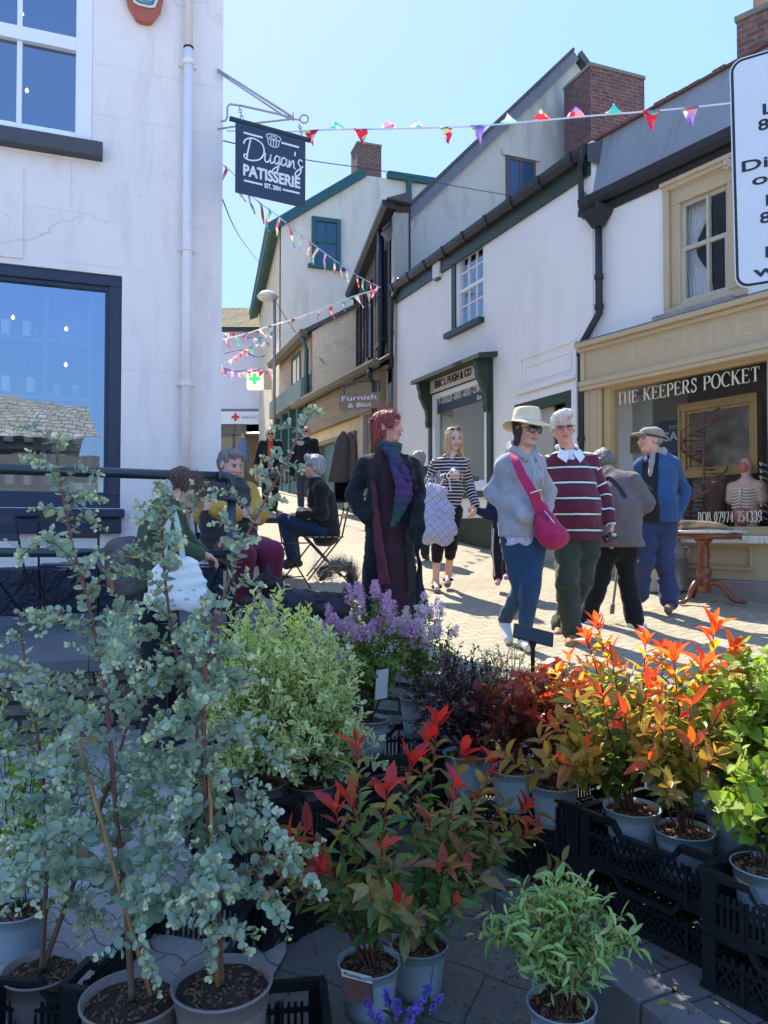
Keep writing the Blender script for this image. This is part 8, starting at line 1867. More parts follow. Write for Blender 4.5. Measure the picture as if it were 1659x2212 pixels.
m_leafgl=M_leaf('glossy_leaf',.32,.5,.5,.25,2.0);m_leafmt=M_leaf('matt_leaf',.6,.36,.3,.2,1.5);m_euc=M_leaf('glaucous_leaf',.62,.25,.3,.15,1.2);m_petal=M_leaf('petal',.7,.45,.2,.1,1.2)
m_pot=M('grey_blue_pot_plastic',(.30,.38,.41),.55,.3,5,.2,40);m_potb=M('brown_taupe_pot_plastic',(.22,.19,.17),.5,.15,8,.15,40);m_stem=M_attr('stem_bark',.75,.3,60,.4)
m_bark=M('compost_bark',(.075,.035,.018),.95,.7,45,1.,70,bd=.02);m_cane=M('bamboo_cane',(.36,.21,.08),.5,.3,14,.2)
def pot(t,c,r,h,mat=None,soil=m_bark,ribs=True):
 mb=MB();c=Vector(c);b_=r*.76
 prof=[(0,-h),(b_,-h),(b_+(r- b_)*.2,-h*.8),(r*.93,-h*.22),(r*.935,-h*.20),(r*.955,-h*.19),(r*.975,-h*.03),(r*1.03,-h*.03),(r*1.035,0),(r*.985,0),(r*.93,-h*.12),(r*.90,-h*.14)]
 mb.lathe(prof,c,40,cap=False);mb.build('pot',mat or m_pot,t,smooth=True)
 V=[];F=[];n=26;sz=-h*.11
 for i in range(n):
  for k in range(36):rr_=r*.94*i/(n- 1);a=2*math.pi*k/36;V.append((c.x+rr_*math.cos(a),c.y+rr_*math.sin(a),c.z+sz+random.uniform(-.004,.006)+.01*(1- i/n)))
 for i in range(n- 1):
  for k in range(36):F.append((i*36+k,i*36+(k+1) % 36,(i+1)*36+(k+1) % 36,(i+1)*36+k))
 so_=make_mesh('soil',V,F,soil,t)
 mb=MB()
 for k in range(90):
  a=random.random()*6.28;rr_=r*.9*math.sqrt(random.random());d=Vector((random.uniform(-1,1),random.uniform(-1,1),random.uniform(-.2,.4))).normalized()*random.uniform(.004,.012);q=c+Vector((rr_*math.cos(a),rr_*math.sin(a),sz+.008));w_=Vector((-d.y,d.x,0))*.35
  mb.add([q- d- w_,q+d- w_,q+d+w_,q- d+w_,q+Vector((0,0,.006))],[(0,1,4),(1,2,4),(2,3,4),(3,0,4)])
 mb.build('bark_chips',M('bark_chip',(.20,.10,.05),.9,.6,60,.5),so_)['kind']='stuff'
def stems_mesh(t,paths,name='stem',col0=(.10,.07,.045),col1=(.28,.05,.04),seg=6,r0=.005,r1=.0015):
 mb=MB()
 for pa in paths:
  path,ra,rb=pa if isinstance(pa,tuple) else (pa,r0,r1);n=len(path);k=len(mb.v);mb.tube(path,[ra+(rb- ra)*i/(n- 1) for i in range(n)],seg)
  for i in range(n):
   f=i/(n- 1);cc=tuple(col0[q]*(1- f)+col1[q]*f for q in range(3))
   for j in range(seg):mb.c[k+i*seg+j]=cc
 return mb.build(name,m_stem,t,smooth=True,usecol=True)
def jit(c,a=.15):
 if random.random()< .025:c=mixt(c,(.30,.17,.06),.7)
 k=1+random.uniform(-a,a);return tuple(max(0,v*k*(1+random.uniform(-a*.4,a*.4))) for v in c)
def mixt(a,b,t):t=max(0,min(1,t));return tuple(a[i]*(1- t)+b[i]*t for i in range(3))
def leaf_run(LV,path,t0,t1,spacing,lfn,wr,cfn,up_=.4,whorl=1,ang0=.5,spread=.0,c2fn=None,nrand=.5,pair=False):
 Ln=plen(path);n=max(2,int(Ln*(t1- t0)/spacing));ph=random.random()*6
 for i in range(n):
  t=t0+(t1- t0)*(i+.5)/n;p,d=along(path,t);a=d.orthogonal().normalized();b_=d.cross(a);ph+=1.57 if pair else 2.4
  for k in range(2 if pair else whorl):
   th_=ph+k*(math.pi if pair else 6.283/whorl);out=a*math.cos(th_)+b_*math.sin(th_);an=ang0(t) if callable(ang0) else ang0
   ax=(d*math.cos(an)+out*math.sin(an)+rv(.12)+Vector((0,0,spread))).normalized();l=lfn(t)*random.uniform(.55,1.3);nn=(Vector((0,0,1))*up_+d*.8- out*.25+rv(nrand*.5));c=cfn(t);LV.add(p,ax,nn,l*wr*random.uniform(.85,1.15),l,c,c2fn(t) if c2fn else None)
# ---------------------------------------------------------------- red tipped shrubs
def photinia(label,rim,r,h,tips,lit=False,potmat=None,tag_=None,seedk=0,ls=1.0,grp='red tipped shrubs for sale'):
 random.seed(100+seedk);t=thing('potted_shrub',label,'potted shrub',rim- Vector((0,0,h)),0,grp);pot(t,rim,r,h,potmat);LV=Leaves();paths=[];LR=[]
 red=(.60,.022,.03) if not lit else (.72,.05,.02);br_=(.32,.10,.06) if not lit else (.55,.16,.03);ol=(.28,.30,.08) if not lit else (.36,.34,.04);gr=(.10,.24,.08) if not lit else (.075,.14,.03)  # lit plants get warmer leaf colours, with the backlight mixed into them
 for tp in tips:
  tip=Vector(tp[:3]);vig=tp[3] if len(tp)> 3 else 1
  b_=rim+Vector((random.uniform(-.03,.03),random.uniform(-.03,.03),-.02));mid=b_.lerp(tip,.45)+Vector(((tip.x- b_.x)*.08,0,.06))+rv(.012);path=curve3([b_,mid,tip],10);paths.append((path,.0048,.0018))
  def cf(t,vig=vig):
   if t> .93:return jit(mixt(red,br_,random.random()*.4) if vig> .3 else mixt(ol,red,.3),.3)
   if t> .85:return jit(mixt(br_,red,random.random()),.25)
   if t> .74:return jit(mixt(ol,br_,random.random()*.9),.25)
   return jit(mixt(gr,ol,random.random()*(.7 if t> .45 else .2)),.35)
  leaf_run(LV,path,.22,.88,.017,lambda t:.082*ls*(1.0 if t> .3 else .8),.40,cf,up_=.35,ang0=lambda t:1.15- .35*t)
  leaf_run(LV,path,.90,1.0,.010*(2- vig),lambda t:(.090 if t< .97 else .068)*ls*(.75+.25*vig),.34,cf,up_=.1,ang0=lambda t:.55,nrand=.3)
  for _ in range(2):
   p,d=along(path,random.uniform(.3,.55));o=(Vector((tip.x- b_.x,tip.y- b_.y,0))*.5+rv(.12));o.z=0;tw=curve3([p,p+o*.5+Vector((0,0,.03)),p+o*.8+Vector((0,0,.12))],6);paths.append((tw,.003,.0012));leaf_run(LV,tw,.2,1,.016,lambda t:.066*ls,.40,lambda t:jit(mixt(gr,mixt(ol,br_,.5),t),.3),ang0=.9)
 stems_mesh(t,paths,col0=(.09,.05,.035),col1=(.26,.025,.03));LV.build('foliage','lance',m_leafgl,t)
 return t
def PT(x,y,Y,v=1):p=P(x,y,Y);return (p.x,p.y,p.z,v)
rimA=P(797,2075,2.50)
tA=photinia('red tipped shrub on the ground in a grey blue pot with a plant label',rimA,.098,.165,[PT(770,1600,2.62),PT(757,1725,2.55,.9),PT(838,1700,2.45),PT(725,1745,2.45),PT(668,1790,2.42,.9),PT(620,1800,2.5),PT(590,1880,2.40,.5),PT(705,1880,2.35),PT(825,1830,2.35,.8),PT(890,1640,2.6),PT(870,1960,2.3,.2)],seedk=1)
mb=MB();q=rimA+Vector((-.065,-.088,-.005));mb.prism([q+Vector((-.02,0,.03)),q+Vector((.075,0,.005)),q+Vector((.082,-.03,-.062)),q+Vector((-.005,-.028,-.052))],(0,.002,0));lb_=mb.build('plant_label',M('photo_label',(.10,.04,.035),.3,.8,60,0),tA)
mb=MB();mb.prism([q+Vector((-.02,-.001,.030)),q+Vector((.075,-.001,.005)),q+Vector((.077,-.009,-.012)),q+Vector((-.016,-.009,.012))],(0,-.0015,0));mb.build('label_band',M('cream_card',(.62,.58,.50),.5),lb_)
mb=MB();put_text(mb,'Photinia',.020,q+Vector((-.010,-.0085,.014)),(1,0,-.26),(0,-.35,1),fit=.055,extr=.0004);mb.build('lettering',m_black2,lb_)
rimA2=P(905,2035,2.68)
photinia('red tipped shrub in a grey blue pot on the ground behind the labelled one',rimA2,.098,.165,[PT(922,1590,2.85),PT(945,1555,2.9),PT(1000,1620,2.85),PT(1065,1640,2.8,.8),PT(1040,1710,2.7,.3),PT(985,1700,2.6,.4),PT(930,1760,2.55,.3),PT(1135,1745,2.75,.6),PT(1160,1790,2.7,.4),PT(1010,1830,2.55,.3),PT(960,1860,2.45,.2),PT(990,1950,2.4,.5)],seedk=2)
zc2=.15+2*CH
rB1=P(1366,1742,2.95);rB2=P(1478,1790,2.82);rB1.z=rB1.z;
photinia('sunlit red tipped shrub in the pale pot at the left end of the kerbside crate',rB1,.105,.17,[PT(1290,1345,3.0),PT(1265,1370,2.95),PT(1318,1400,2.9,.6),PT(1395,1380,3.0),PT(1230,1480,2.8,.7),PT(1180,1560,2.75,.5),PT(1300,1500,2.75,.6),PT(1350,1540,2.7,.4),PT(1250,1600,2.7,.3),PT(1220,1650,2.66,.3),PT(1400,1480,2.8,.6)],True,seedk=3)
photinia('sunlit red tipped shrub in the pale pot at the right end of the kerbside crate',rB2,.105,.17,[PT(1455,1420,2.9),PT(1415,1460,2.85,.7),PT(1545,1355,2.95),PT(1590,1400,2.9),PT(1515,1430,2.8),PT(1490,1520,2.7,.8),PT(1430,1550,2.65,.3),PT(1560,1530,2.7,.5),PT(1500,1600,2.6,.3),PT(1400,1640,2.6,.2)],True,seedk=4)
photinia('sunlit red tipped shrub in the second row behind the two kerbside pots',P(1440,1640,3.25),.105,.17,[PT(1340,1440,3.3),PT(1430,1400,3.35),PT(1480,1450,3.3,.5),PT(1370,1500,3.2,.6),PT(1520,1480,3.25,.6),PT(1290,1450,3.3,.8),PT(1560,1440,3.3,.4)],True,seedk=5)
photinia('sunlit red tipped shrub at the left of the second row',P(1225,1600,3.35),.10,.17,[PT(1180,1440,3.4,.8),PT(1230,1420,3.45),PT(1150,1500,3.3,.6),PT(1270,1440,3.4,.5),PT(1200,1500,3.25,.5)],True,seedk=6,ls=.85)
# ---------------------------------------------------------------- eucalyptus
def eucalyptus(label,rim,r,h,mains,seedk,cane=None,dens=1.0,potmat=m_potb):
 random.seed(200+seedk);t=thing('potted_tree',label,'potted tree',rim- Vector((0,0,h)),0,'young eucalyptus trees for sale');pot(t,rim,r,h,potmat,m_soil);LV=Leaves();paths=[];tw=[]
 g1=(.36,.46,.345);g2=(.47,.57,.39);g3=(.74,.76,.46);dk=(.22,.33,.25)
 for main,blen in mains:
  path=curve3([Vector(m[:3]) for m in main],8);paths.append((path,.0095,.0025));Ln=plen(path);nb=int(Ln/.038*dens)
  for i in range(nb):
   t_=.14+.86*(i+.5)/nb;p,d=along(path,t_)
   if t_> .5 and random.random()< .33:continue
   bl=blen(t_)*random.uniform(.55,1.2);th_=i*2.4+random.uniform(-.5,.5);o=Vector((math.cos(th_),math.sin(th_)*.8,0));dr=-.15 if t_< .4 else .35
   e=p+o*bl+Vector((0,0,bl*(dr+random.uniform(-.2,.35))));br_=curve3([p,p.lerp(e,.5)+Vector((0,0,.05*bl/.2)),e],5);tw.append((br_,.0026,.0009))
   subs=[br_]
   for k in range(2+int(bl/.07)):
    u=random.uniform(.25,.9);q,dd=along(br_,u);l2=bl*random.uniform(.22,.45);e2=q+(dd+rv(.55)).normalized()*l2;s2=[q,q.lerp(e2,.5)+rv(.006),e2];subs.append(s2);tw.append((s2,.0014,.0007))
   for si,s_ in enumerate(subs):
    big=(.038 if si==0 else .029)*(1.25- .55*t_)*random.uniform(.75,1.15)
    def cf(t,t_=t_):
     c=mixt(mixt(dk,g1,random.random()),g2,t*.9*(.5+.5*t_));return jit(mixt(c,g3,max(0,t- .7)*2.2),.16)
    leaf_run(LV,s_,.08,1.0,.0145,lambda t,big=big:big*(1.0- .55*t),.95,cf,up_=.6,pair=True,ang0=lambda t:1.35- .5*t,nrand=1.1)
    q,dd=along(s_,.999)
    for k in range(4):LV.add(q,(dd+rv(.5)).normalized(),rv(),.008,.011,jit(g3,.2))
  leaf_run(LV,path,.55,1,.035,lambda t:.04*(1.2- .6*t),.8,lambda t:jit(g2,.15),pair=True,ang0=1.2,nrand=.8)
 stems_mesh(t,paths,'trunk',(.16,.10,.06),(.26,.08,.10),8);stems_mesh(t,tw,'branch',(.20,.13,.11),(.30,.30,.22),5);LV.build('foliage','round',m_euc,t)
 if cane:mb=MB();mb.tube([Vector(c) for c in cane],.0065,8);mb.build('bamboo_cane',m_cane,t,smooth=True)
 return t
def e_(x,y,Y):p=P(x,y,Y);return (p.x,p.y,p.z)
rE1=P(285,2150,2.16);rE2=P(480,2118,2.16)
bl1=lambda t:.24*(1- t)+.10+.12*math.exp(-((t- .42)/.25)**2)
eucalyptus('tall eucalyptus in the left hand brown pot leaning over the cobbled ground',rE1,.135,.25,[([e_(285,2160,2.16),e_(272,1960,2.18),e_(250,1750,2.2),e_(228,1500,2.22),e_(190,1300,2.22),e_(150,1150,2.2),e_(118,960,2.2)],bl1)],1,[e_(325,2150,2.12),e_(228,1810,2.14),e_(170,1600,2.2)],1.15)
eucalyptus('tall eucalyptus in the right hand brown pot with a straight bamboo cane',rE2,.135,.25,[([e_(478,2125,2.16),e_(468,1950,2.15),e_(448,1750,2.16),e_(440,1600,2.18),e_(450,1420,2.22),e_(510,1210,2.25),e_(600,1030,2.25),e_(668,900,2.25)],lambda t:.20*(1- t)+.075),([e_(478,2125,2.16),e_(462,1850,2.2),e_(420,1560,2.25),e_(378,1400,2.28),e_(352,1200,2.28),e_(355,1070,2.28)],lambda t:.15*(1- t)+.12)],2,[e_(470,2130,2.13),e_(460,1900,2.13),e_(452,1640,2.16)],.95)
eucalyptus('eucalyptus with pale young tips standing at the far left behind the others',P(90,2090,2.55),.12,.25,[([e_(90,2100,2.55),e_(100,1850,2.55),e_(90,1650,2.55),e_(60,1470,2.55),e_(40,1320,2.55)],lambda t:.22*(1- t)+.10),([e_(90,2100,2.55),e_(180,1850,2.6),e_(250,1650,2.6),e_(290,1500,2.6),e_(300,1350,2.6)],lambda t:.20*(1- t)+.08)],3,None,.9)
# ---------------------------------------------------------------- variegated shrubs and other dense shrubs
def bush(name,label,cat,rim,r,h,n,dirs,size,leaf,tp,c1,c2=None,mat=None,grp=None,seedk=0,stemc=((.06,.05,.035),(.12,.12,.05)),spacing=.014,tw=3,wr=.5,pair=False,tip=None,potmat=None,thing_=None,ang=.95,twl=.3,young=None):
 """n stems filling an ellipsoid: dirs=(sx, sy, height) metres"""
 random.seed(300+seedk);t=thing(name,label,cat,rim- Vector((0,0,h)),0,grp);pot(t,rim,r,h,potmat);LV=Leaves();paths=[];tips=[]
 for i in range(n):
  a=i*2.4+random.random();u=math.sqrt((i+.5)/n);hh=dirs[2]*(1- (dirs[3] if len(dirs)> 3 else .45)*u*u)*random.uniform(.78,1.08);tipp=rim+Vector((dirs[0]*u*math.cos(a),dirs[1]*u*math.sin(a),hh));b_=rim+Vector((random.uniform(-.02,.02),random.uniform(-.02,.02),-.02));mid=b_.lerp(tipp,.45)+Vector((0,0,.04))+rv(.012)
  path=curve3([b_,mid,tipp],7);paths.append((path,.0035,.0012));runs=[(path,.3)];tips.append((tipp,(tipp- mid).normalized()))
  for k in range(tw):
   p,d=along(path,random.uniform(.25,.85));e=p+((tipp- b_).normalized()*.5+rv(.5)).normalized()*dirs[2]*twl*random.uniform(.6,1.1);s_=curve3([p,p.lerp(e,.5)+Vector((0,0,.01)),e],4);paths.append((s_,.0018,.0008));runs.append((s_,.1));tips.append((e,(e- p).normalized()))
  for s_,t0 in runs:
   def cf(t):c=jit(mixt(c1[0],c1[1],random.random()),.18);return jit(mixt(c,young,max(0,t- .6)*2.0),.12) if young else c
   leaf_run(LV,s_,t0,1,spacing,lambda t:leaf*(1.05- .35*t),wr,cf,pair=pair,ang0=ang,c2fn=(lambda t:jit(c2,.12)) if c2 else None,nrand=.8)
 stems_mesh(t,paths,'stem',stemc[0],stemc[1],5);LV.build('foliage',tp,mat or m_leafmt,t)
 return t,tips
VG=((.28,.40,.14),(.40,.50,.19));VC=(.86,.88,.56)
for k,(x,y,Y,d,n,lb) in enumerate([(560,1690,3.02,(.23,.19,.72,.85),32,'cream edged variegated shrub on the tall crate stack, front left'),(672,1690,3.14,(.23,.19,.70,.85),32,'cream edged variegated shrub on the tall crate stack, front right'),
         (610,1640,3.45,(.22,.17,.74),22,'yellow green variegated shrub behind the cream edged pair'),(715,1620,3.5,(.17,.15,.58),18,'variegated shrub nearest the purple lilac')]):
 yl=k>=2 and k !=3
 bush('potted_shrub',lb,'potted shrub',P(x,y,Y),.10,.17,n,d,1,.046 if k< 2 else .040,'vari',((.42,.52,.09),(.55,.62,.12)) if yl else VG,(.75,.80,.28) if yl else VC,m_leafmt,'variegated shrubs for sale',k,spacing=.0125,tw=4,wr=.48,potmat=m_potb,young=(.75,.80,.16) if yl else (.70,.76,.30))
bush('potted_shrub','yellow green holly like shrub between the eucalyptus and the variegated shrubs','potted shrub',P(520,1640,3.25),.10,.17,16,(.17,.15,.66),1,.04,'vari',((.44,.52,.08),(.55,.62,.10)),(.75,.82,.2),m_leafmt,None,9,spacing=.015,tw=3,wr=.45)
# lilacs
def lilac(label,rim,r,h,d,n,fcol,seedk,nf):
 t,tips=bush('potted_lilac',label,'potted lilac',rim,r,h,n,d,1,.032,'broad',((.13,.22,.04),(.20,.30,.06)),None,m_leafmt,'flowering lilacs for sale',seedk,spacing=.018,tw=2,wr=.7,pair=True,young=(.22,.28,.06))
 tips.sort(key=lambda q:-q[0].z);F_=Leaves();random.seed(seedk)
 for p,dd in tips[:nf]:
  dd=(dd+Vector((0,0,.5))).normalized();L_=random.uniform(.06,.11)
  for k in range(120):
   u=random.random();rr_=(.030+.008*math.sin(k+seedk))*(1- u*.7)+.004;o=rv();o=(o- dd*o.dot(dd)).normalized();q=p- dd*.02+dd*L_*u+o*rr_*math.sqrt(random.random())
   c=jit(mixt(fcol[0],fcol[1],random.random()),.15);ax=(o+dd*.4+rv(.3)).normalized();s_=ax.orthogonal().normalized();b_=ax.cross(s_)
   for m_ in range(4):th_=m_*1.57+k;F_.add(q,(s_*math.cos(th_)+b_*math.sin(th_)+ax*.35).normalized(),ax,.0042,.0066,c)
 F_.build('blossom','small',m_petal,t);return t
tl_=lilac('purple flowering lilac in a grey pot in the middle open crate',P(797,1552,3.75),.098,.165,(.24,.18,.62),24,((.52,.24,.54),(.78,.56,.80)),21,34)
lilac('pale lilac flowering shrub in a tall grey pot beside the purple one',P(905,1505,4.0),.098,.20,(.22,.18,.46),20,((.68,.50,.72),(.86,.76,.90)),22,30)
mb=MB();c=P(826,1480,3.66);mb.prism([c+Vector(v) for v in ((-.028,0,.07),(.03,0,.08),(.022,.0,-.06),(-.036,0,-.07))],(0,.0015,0));mb.build('paper_label',M('white_paper_label',(.72,.72,.70),.6,.1),tl_)
# dark purple shrub, grey green shrub, dark red lobed shrub
bush('potted_shrub','dark purple small leaved shrub in the middle of the stall','potted shrub',P(1010,1625,3.55),.11,.18,40,(.34,.26,.52,.6),1,.028,'vari',((.06,.022,.04),(.10,.035,.055)),(.11,.045,.07),m_leafgl,None,31,spacing=.011,tw=5,wr=.5,young=(.30,.32,.14),stemc=((.03,.02,.02),(.06,.02,.03)),twl=.35)
bush('potted_shrub','grey green small leaved shrub behind the dark purple one','potted shrub',P(1095,1520,3.85),.09,.16,18,(.20,.16,.32),1,.020,'small',((.18,.26,.18),(.28,.35,.26)),None,m_leafmt,None,32,spacing=.012,tw=4,wr=.5)
bush('potted_shrub','dark red lobed leaf shrub in a grey pot, leftmost on the kerbside crates','potted shrub',P(1197,1692,3.2),.098,.165,20,(.22,.18,.56),1,.056,'lobed',((.10,.03,.028),(.18,.05,.03)),None,m_leafgl,None,33,spacing=.028,tw=2,wr=1.0,young=(.55,.06,.02),stemc=((.08,.03,.02),(.25,.03,.02)))
bush('potted_shrub','low dark red lobed leaf shrub between the purple shrub and the kerbside pots','potted shrub',P(1110,1660,3.3),.098,.165,18,(.20,.18,.44),1,.052,'lobed',((.08,.028,.03),(.14,.04,.035)),None,m_leafgl,None,34,spacing=.028,tw=2,wr=1.0,young=(.35,.05,.02),stemc=((.08,.03,.02),(.25,.03,.02)))
# lime green shrubs at the right
for k,(x,y,Y,d,lb) in enumerate([(1655,1868,2.50,(.23,.20,.50,.7),'lime green broad leaved shrub in the pale pot at the right edge'),(1585,1740,2.88,(.24,.18,.58),'lime green broad leaved shrub behind the pot at the right edge'),(1700,1700,2.75,(.22,.17,.56),'tallest lime green shrub rising at the right edge')]):
 t,tips=bush('potted_shrub',lb,'potted shrub',P(x,y,Y),.105,.17,12,d,1,.055,'broad',((.16,.26,.025),(.26,.38,.04)),None,m_leafmt,'lime green shrubs for sale',40+k,spacing=.026,tw=3,wr=.72,pair=True,young=(.36,.46,.06))
 if k==1:
  F_=Leaves()
  for p,dd in tips[:9]:
   for q in range(110):o=rv(.022);o.z*=.35;F_.add(p+o+Vector((0,0,.01)),rv(),rv(),.004,.006,jit((.55,.56,.10),.2))
  F_.build('blossom','small',m_petal,t)
bush('potted_shrub','lime green shrub low in the second row between the red tipped shrubs','potted shrub',P(1500,1660,3.15),.10,.17,10,(.22,.17,.34),1,.045,'broad',((.16,.26,.03),(.30,.40,.06)),None,m_leafmt,'lime green shrubs for sale',44,spacing=.026,tw=3,wr=.6,pair=True,young=(.42,.48,.08))
# narrow leaved shrub in front
bush('potted_shrub','narrow leaved green shrub in a grey pot on the ground before the kerb','potted shrub',P(1213,2165,2.28),.098,.165,34,(.22,.18,.38),1,.058,'narrow',((.24,.40,.13),(.34,.50,.18)),None,m_leafmt,None,51,spacing=.017,tw=3,wr=.24,young=(.52,.66,.28),stemc=((.10,.05,.03),(.20,.06,.03)),ang=.8)
# bright green plant at far left with orange leaves
t,tips=bush('potted_shrub','glossy bright green shrub with a few orange leaves at the far left','potted shrub',P(40,1960,2.9),.11,.18,12,(.22,.18,.85),1,.062,'lance',((.12,.26,.02),(.25,.42,.04)),None,m_leafgl,None,52,spacing=.030,tw=2,wr=.48,young=(.30,.30,.03),stemc=((.05,.04,.03),(.1,.06,.03)))
# blue flowered plant at the bottom edge
random.seed(77);rb=P(870,2420,2.05);t=thing('potted_flower','violet blue flowering plant at the bottom edge in front of the pots','potted flower',rb- Vector((0,0,.14)));rb.z=.15;pot(t,rb,.085,.145);paths=[];F_=Leaves();LV=Leaves()
for x,y,Y in ((793,2160,2.1),(832,2140,2.1),(858,2165,2.08),(905,2165,2.02),(925,2128,2.1),(950,2150,2.08),(890,2180,1.98),(815,2190,2.0),(940,2060,2.15)):
 tp=P(x,y,Y);path=curve3([rb,rb.lerp(tp,.5)+rv(.01),tp],6);paths.append(path);leaf_run(LV,path,.1,.7,.025,lambda t:.03,.4,lambda t:jit((.06,.09,.04),.2),pair=True)
 if y< 2100:continue
 for k in range(16):
  u=random.random();q,dd=along(path,1- .22*u);o=rv(.5).normalized()
  for m_ in range(3):F_.add(q,(o+rv(.3)).normalized(),rv(),.011,.015,jit((.20,.17,.62),.2))
stems_mesh(t,paths,'stem',(.05,.06,.04),(.08,.06,.08));LV.build('foliage','small',m_leafmt,t);F_.build('blossom','small',m_petal,t)
# seedling
c=P(1437,2212,2.2);c=G(1437,2205,.152) ;LV=Leaves();t=thing('seedling','tiny lime green seedling growing from the kerb joint','seedling',c);stems_mesh(t,[[c,c+Vector((.004,0,.03)),c+Vector((0,0,.05))]],'stem',(.2,.3,.05),(.25,.35,.05),r0=.0015,r1=.001)
for a in (0,1.9,3.4,5):LV.add(c+Vector((0,0,.048)),Vector((math.cos(a),math.sin(a),.5)),(0,0,1),.018,.024,jit((.28,.36,.05)))
LV.build('foliage','broad',m_leafmt,t)
# black price board on a stalk
pc=P(1152,1372,3.45);pt=thing('price_board','black blank price board on a stalk above the dark shrubs','sign',P(1152,1500,3.45))
mb=MB();mm=Matrix.Translation(pc) @ Matrix.Rotation(R(14),4,'Y') @ Matrix.Rotation(R(-38),4,'X');mb.box((0,0,0),(.185,.012,.075),mm);mb.build('board',M('black_board',(.012,.013,.013),.35),pt,bevel=.005)
mb=MB();mb.prism([pc+Vector((-.028,.012,-.01)),pc+Vector((.028,.012,-.01)),pc+Vector((.010,.012,-.06)),pc+Vector((.006,.012,-.28)),pc+Vector((-.006,.012,-.28)),pc+Vector((-.010,.012,-.06))],(0,.006,0));mb.build('stalk',M('black_board',(.012,.013,.013)),pt)
# ================================================================== STREET FURNITURE by the antique shop
tc=P(1521,1285,7.55);tz=zs(tc.x,7.55);ht=P(1521,1146,7.55).z- tz
tb_=thing('pedestal_table','round marble topped pedestal table on three carved legs outside the antique shop','table',(tc.x,7.55,tz));ma=M('chestnut_wood',(.20,.055,.022),.3,.35,14,.15,30,spec=.6)
def M_marble():
 m,nt,b,out=nodes('grey_white_marble');n=noise_(nt,objc(nt),7,8,.7);L(nt,ramp(nt,n,[(.35,(.30,.31,.33)),(.5,(.62,.62,.62)),(.7,(.75,.74,.72))]),b.inputs['Base Color']);b.inputs['Roughness'].default_value=.3;return m
mb=MB();mb.lathe([(0,ht- .025),(.375,ht- .025),(.385,ht- .012),(.378,ht),(0,ht)],seg=48);mb.build('marble_top',M_marble(),tb_,smooth=False,local=True,bevel=.003)
mb=MB();mb.lathe([(0,ht- .085),(.31,ht- .085),(.345,ht- .07),(.35,ht- .03),(0,ht- .03)],seg=48);mb.build('apron',ma,tb_,smooth=True,local=True)
mb=MB();mb.lathe([(0,.10),(.05,.10),(.062,.12),(.06,.20),(.072,.215),(.05,.235),(.068,.26),(.078,.31),(.06,.355),(.045,.37),(.062,.385),(.045,.41),(.062,.46),(.045,.56),(.052,.575),(.075,.60),(.085,.62),(0,.625)],seg=28);mb.build('column',ma,tb_,smooth=True,local=True)
for k in range(3):
 a=R(-90+62+k*120);d=Vector((math.cos(a),math.sin(a),0));mb=MB();pp2=bez([(.04,.19),(.12,.20),(.19,.14),(.23,.07),(.28,.03),(.34,.025)],5)
 mb.tube([d*p[0]+Vector((0,0,p[1])) for p in pp2],[.034- .018*i/len(pp2) for i in range(len(pp2))],8);mb.lathe([(0,0),(.03,.005),(.034,.025),(.02,.04),(0,.042)],d*.345,10);mb.build('leg',ma,tb_,smooth=True,local=True)
hz=tz+ht;hp_=[P(1468,1133,7.5),P(1500,1131,7.45),P(1535,1133,7.4),P(1560,1138,7.36),P(1585,1150,7.32),P(1602,1167,7.3)];hp_[0].z=hz+.05;hp_[1].z=hz+.055;hp_[2].z=hz+.05
def M_horn():
 m,nt,b,out=nodes('banded_horn');n=noise_(nt,objc(nt),9,5,.7);L(nt,ramp(nt,n,[(.3,(.06,.045,.03)),(.48,(.20,.13,.07)),(.62,(.42,.28,.12))]),b.inputs['Base Color']);b.inputs['Roughness'].default_value=.4;return m
horn=thing('animal_horn','long curved dark tipped animal horn lying across the marble table','horn',tuple(hp_[1]))
mb=MB();hh_=curve3(hp_,6);nh=len(hh_);mb.tube(hh_[:int(nh*.78)],[(.052- .040*i/nh) for i in range(int(nh*.78))],12);mb.build('horn_base',M_horn(),horn,smooth=True)
mb=MB();k0=int(nh*.78)- 1;mb.tube(hh_[k0:],[(.052- .040*k0/nh)*(1- (i/(nh- k0))*.9) for i in range(nh- k0)],12);mb.build('horn_tip',M('black_horn',(.03,.025,.022),.3),horn,smooth=True)
mb=MB();mb.tube([P(1476,1142,7.85),P(1450,1150,7.8)+Vector((.02,0,0)),P(1466,1170,7.75)],[.04,.03,.005],10);tag(mb.build('animal_horn',M('brown_horn',(.16,.09,.05),.4),smooth=True),'second smaller brown horn hanging off the left edge of the marble table','horn')
# milk churns
m_ch=M('dull_galvanised_metal',(.36,.34,.30),.45,.25,8,.25,20,metal=.7)
for k,(x,y,Y,lb) in enumerate([(1415,1268,8.15,'dull metal milk churn left of the man in blue, by the shop wall'),(1450,1262,8.25,'dull metal milk churn right of the man in blue, with a wire handle')]):
 p=P(x,y,Y);z=zs(p.x,Y);t=thing('milk_churn',lb,'milk churn',(p.x,Y,z),0,'milk churns outside the antique shop')
 mb=MB();mb.lathe([(0,0),(.17,.0),(.175,.02),(.172,.03),(.172,.34),(.178,.345),(.172,.355),(.14,.44),(.10,.49),(.098,.55),(.12,.57)],seg=28);mb.build('body',m_ch,t,smooth=True,local=True)
 mb=MB();mb.lathe([(.125,.565),(.128,.59),(.06,.605),(.03,.62),(0,.62)],seg=24,cap=False);mb.build('lid',m_ch,t,smooth=True,local=True)
 mb=MB();mb.tube([(.17,0,.40),(.20,0,.43),(.16,0,.47),(.12,0,.46)],.009,6);mb.tube([(-.17,0,.40),(-.20,0,.43),(-.16,0,.47),(-.12,0,.46)],.009,6);mb.build('handle',m_ch,t,local=True)
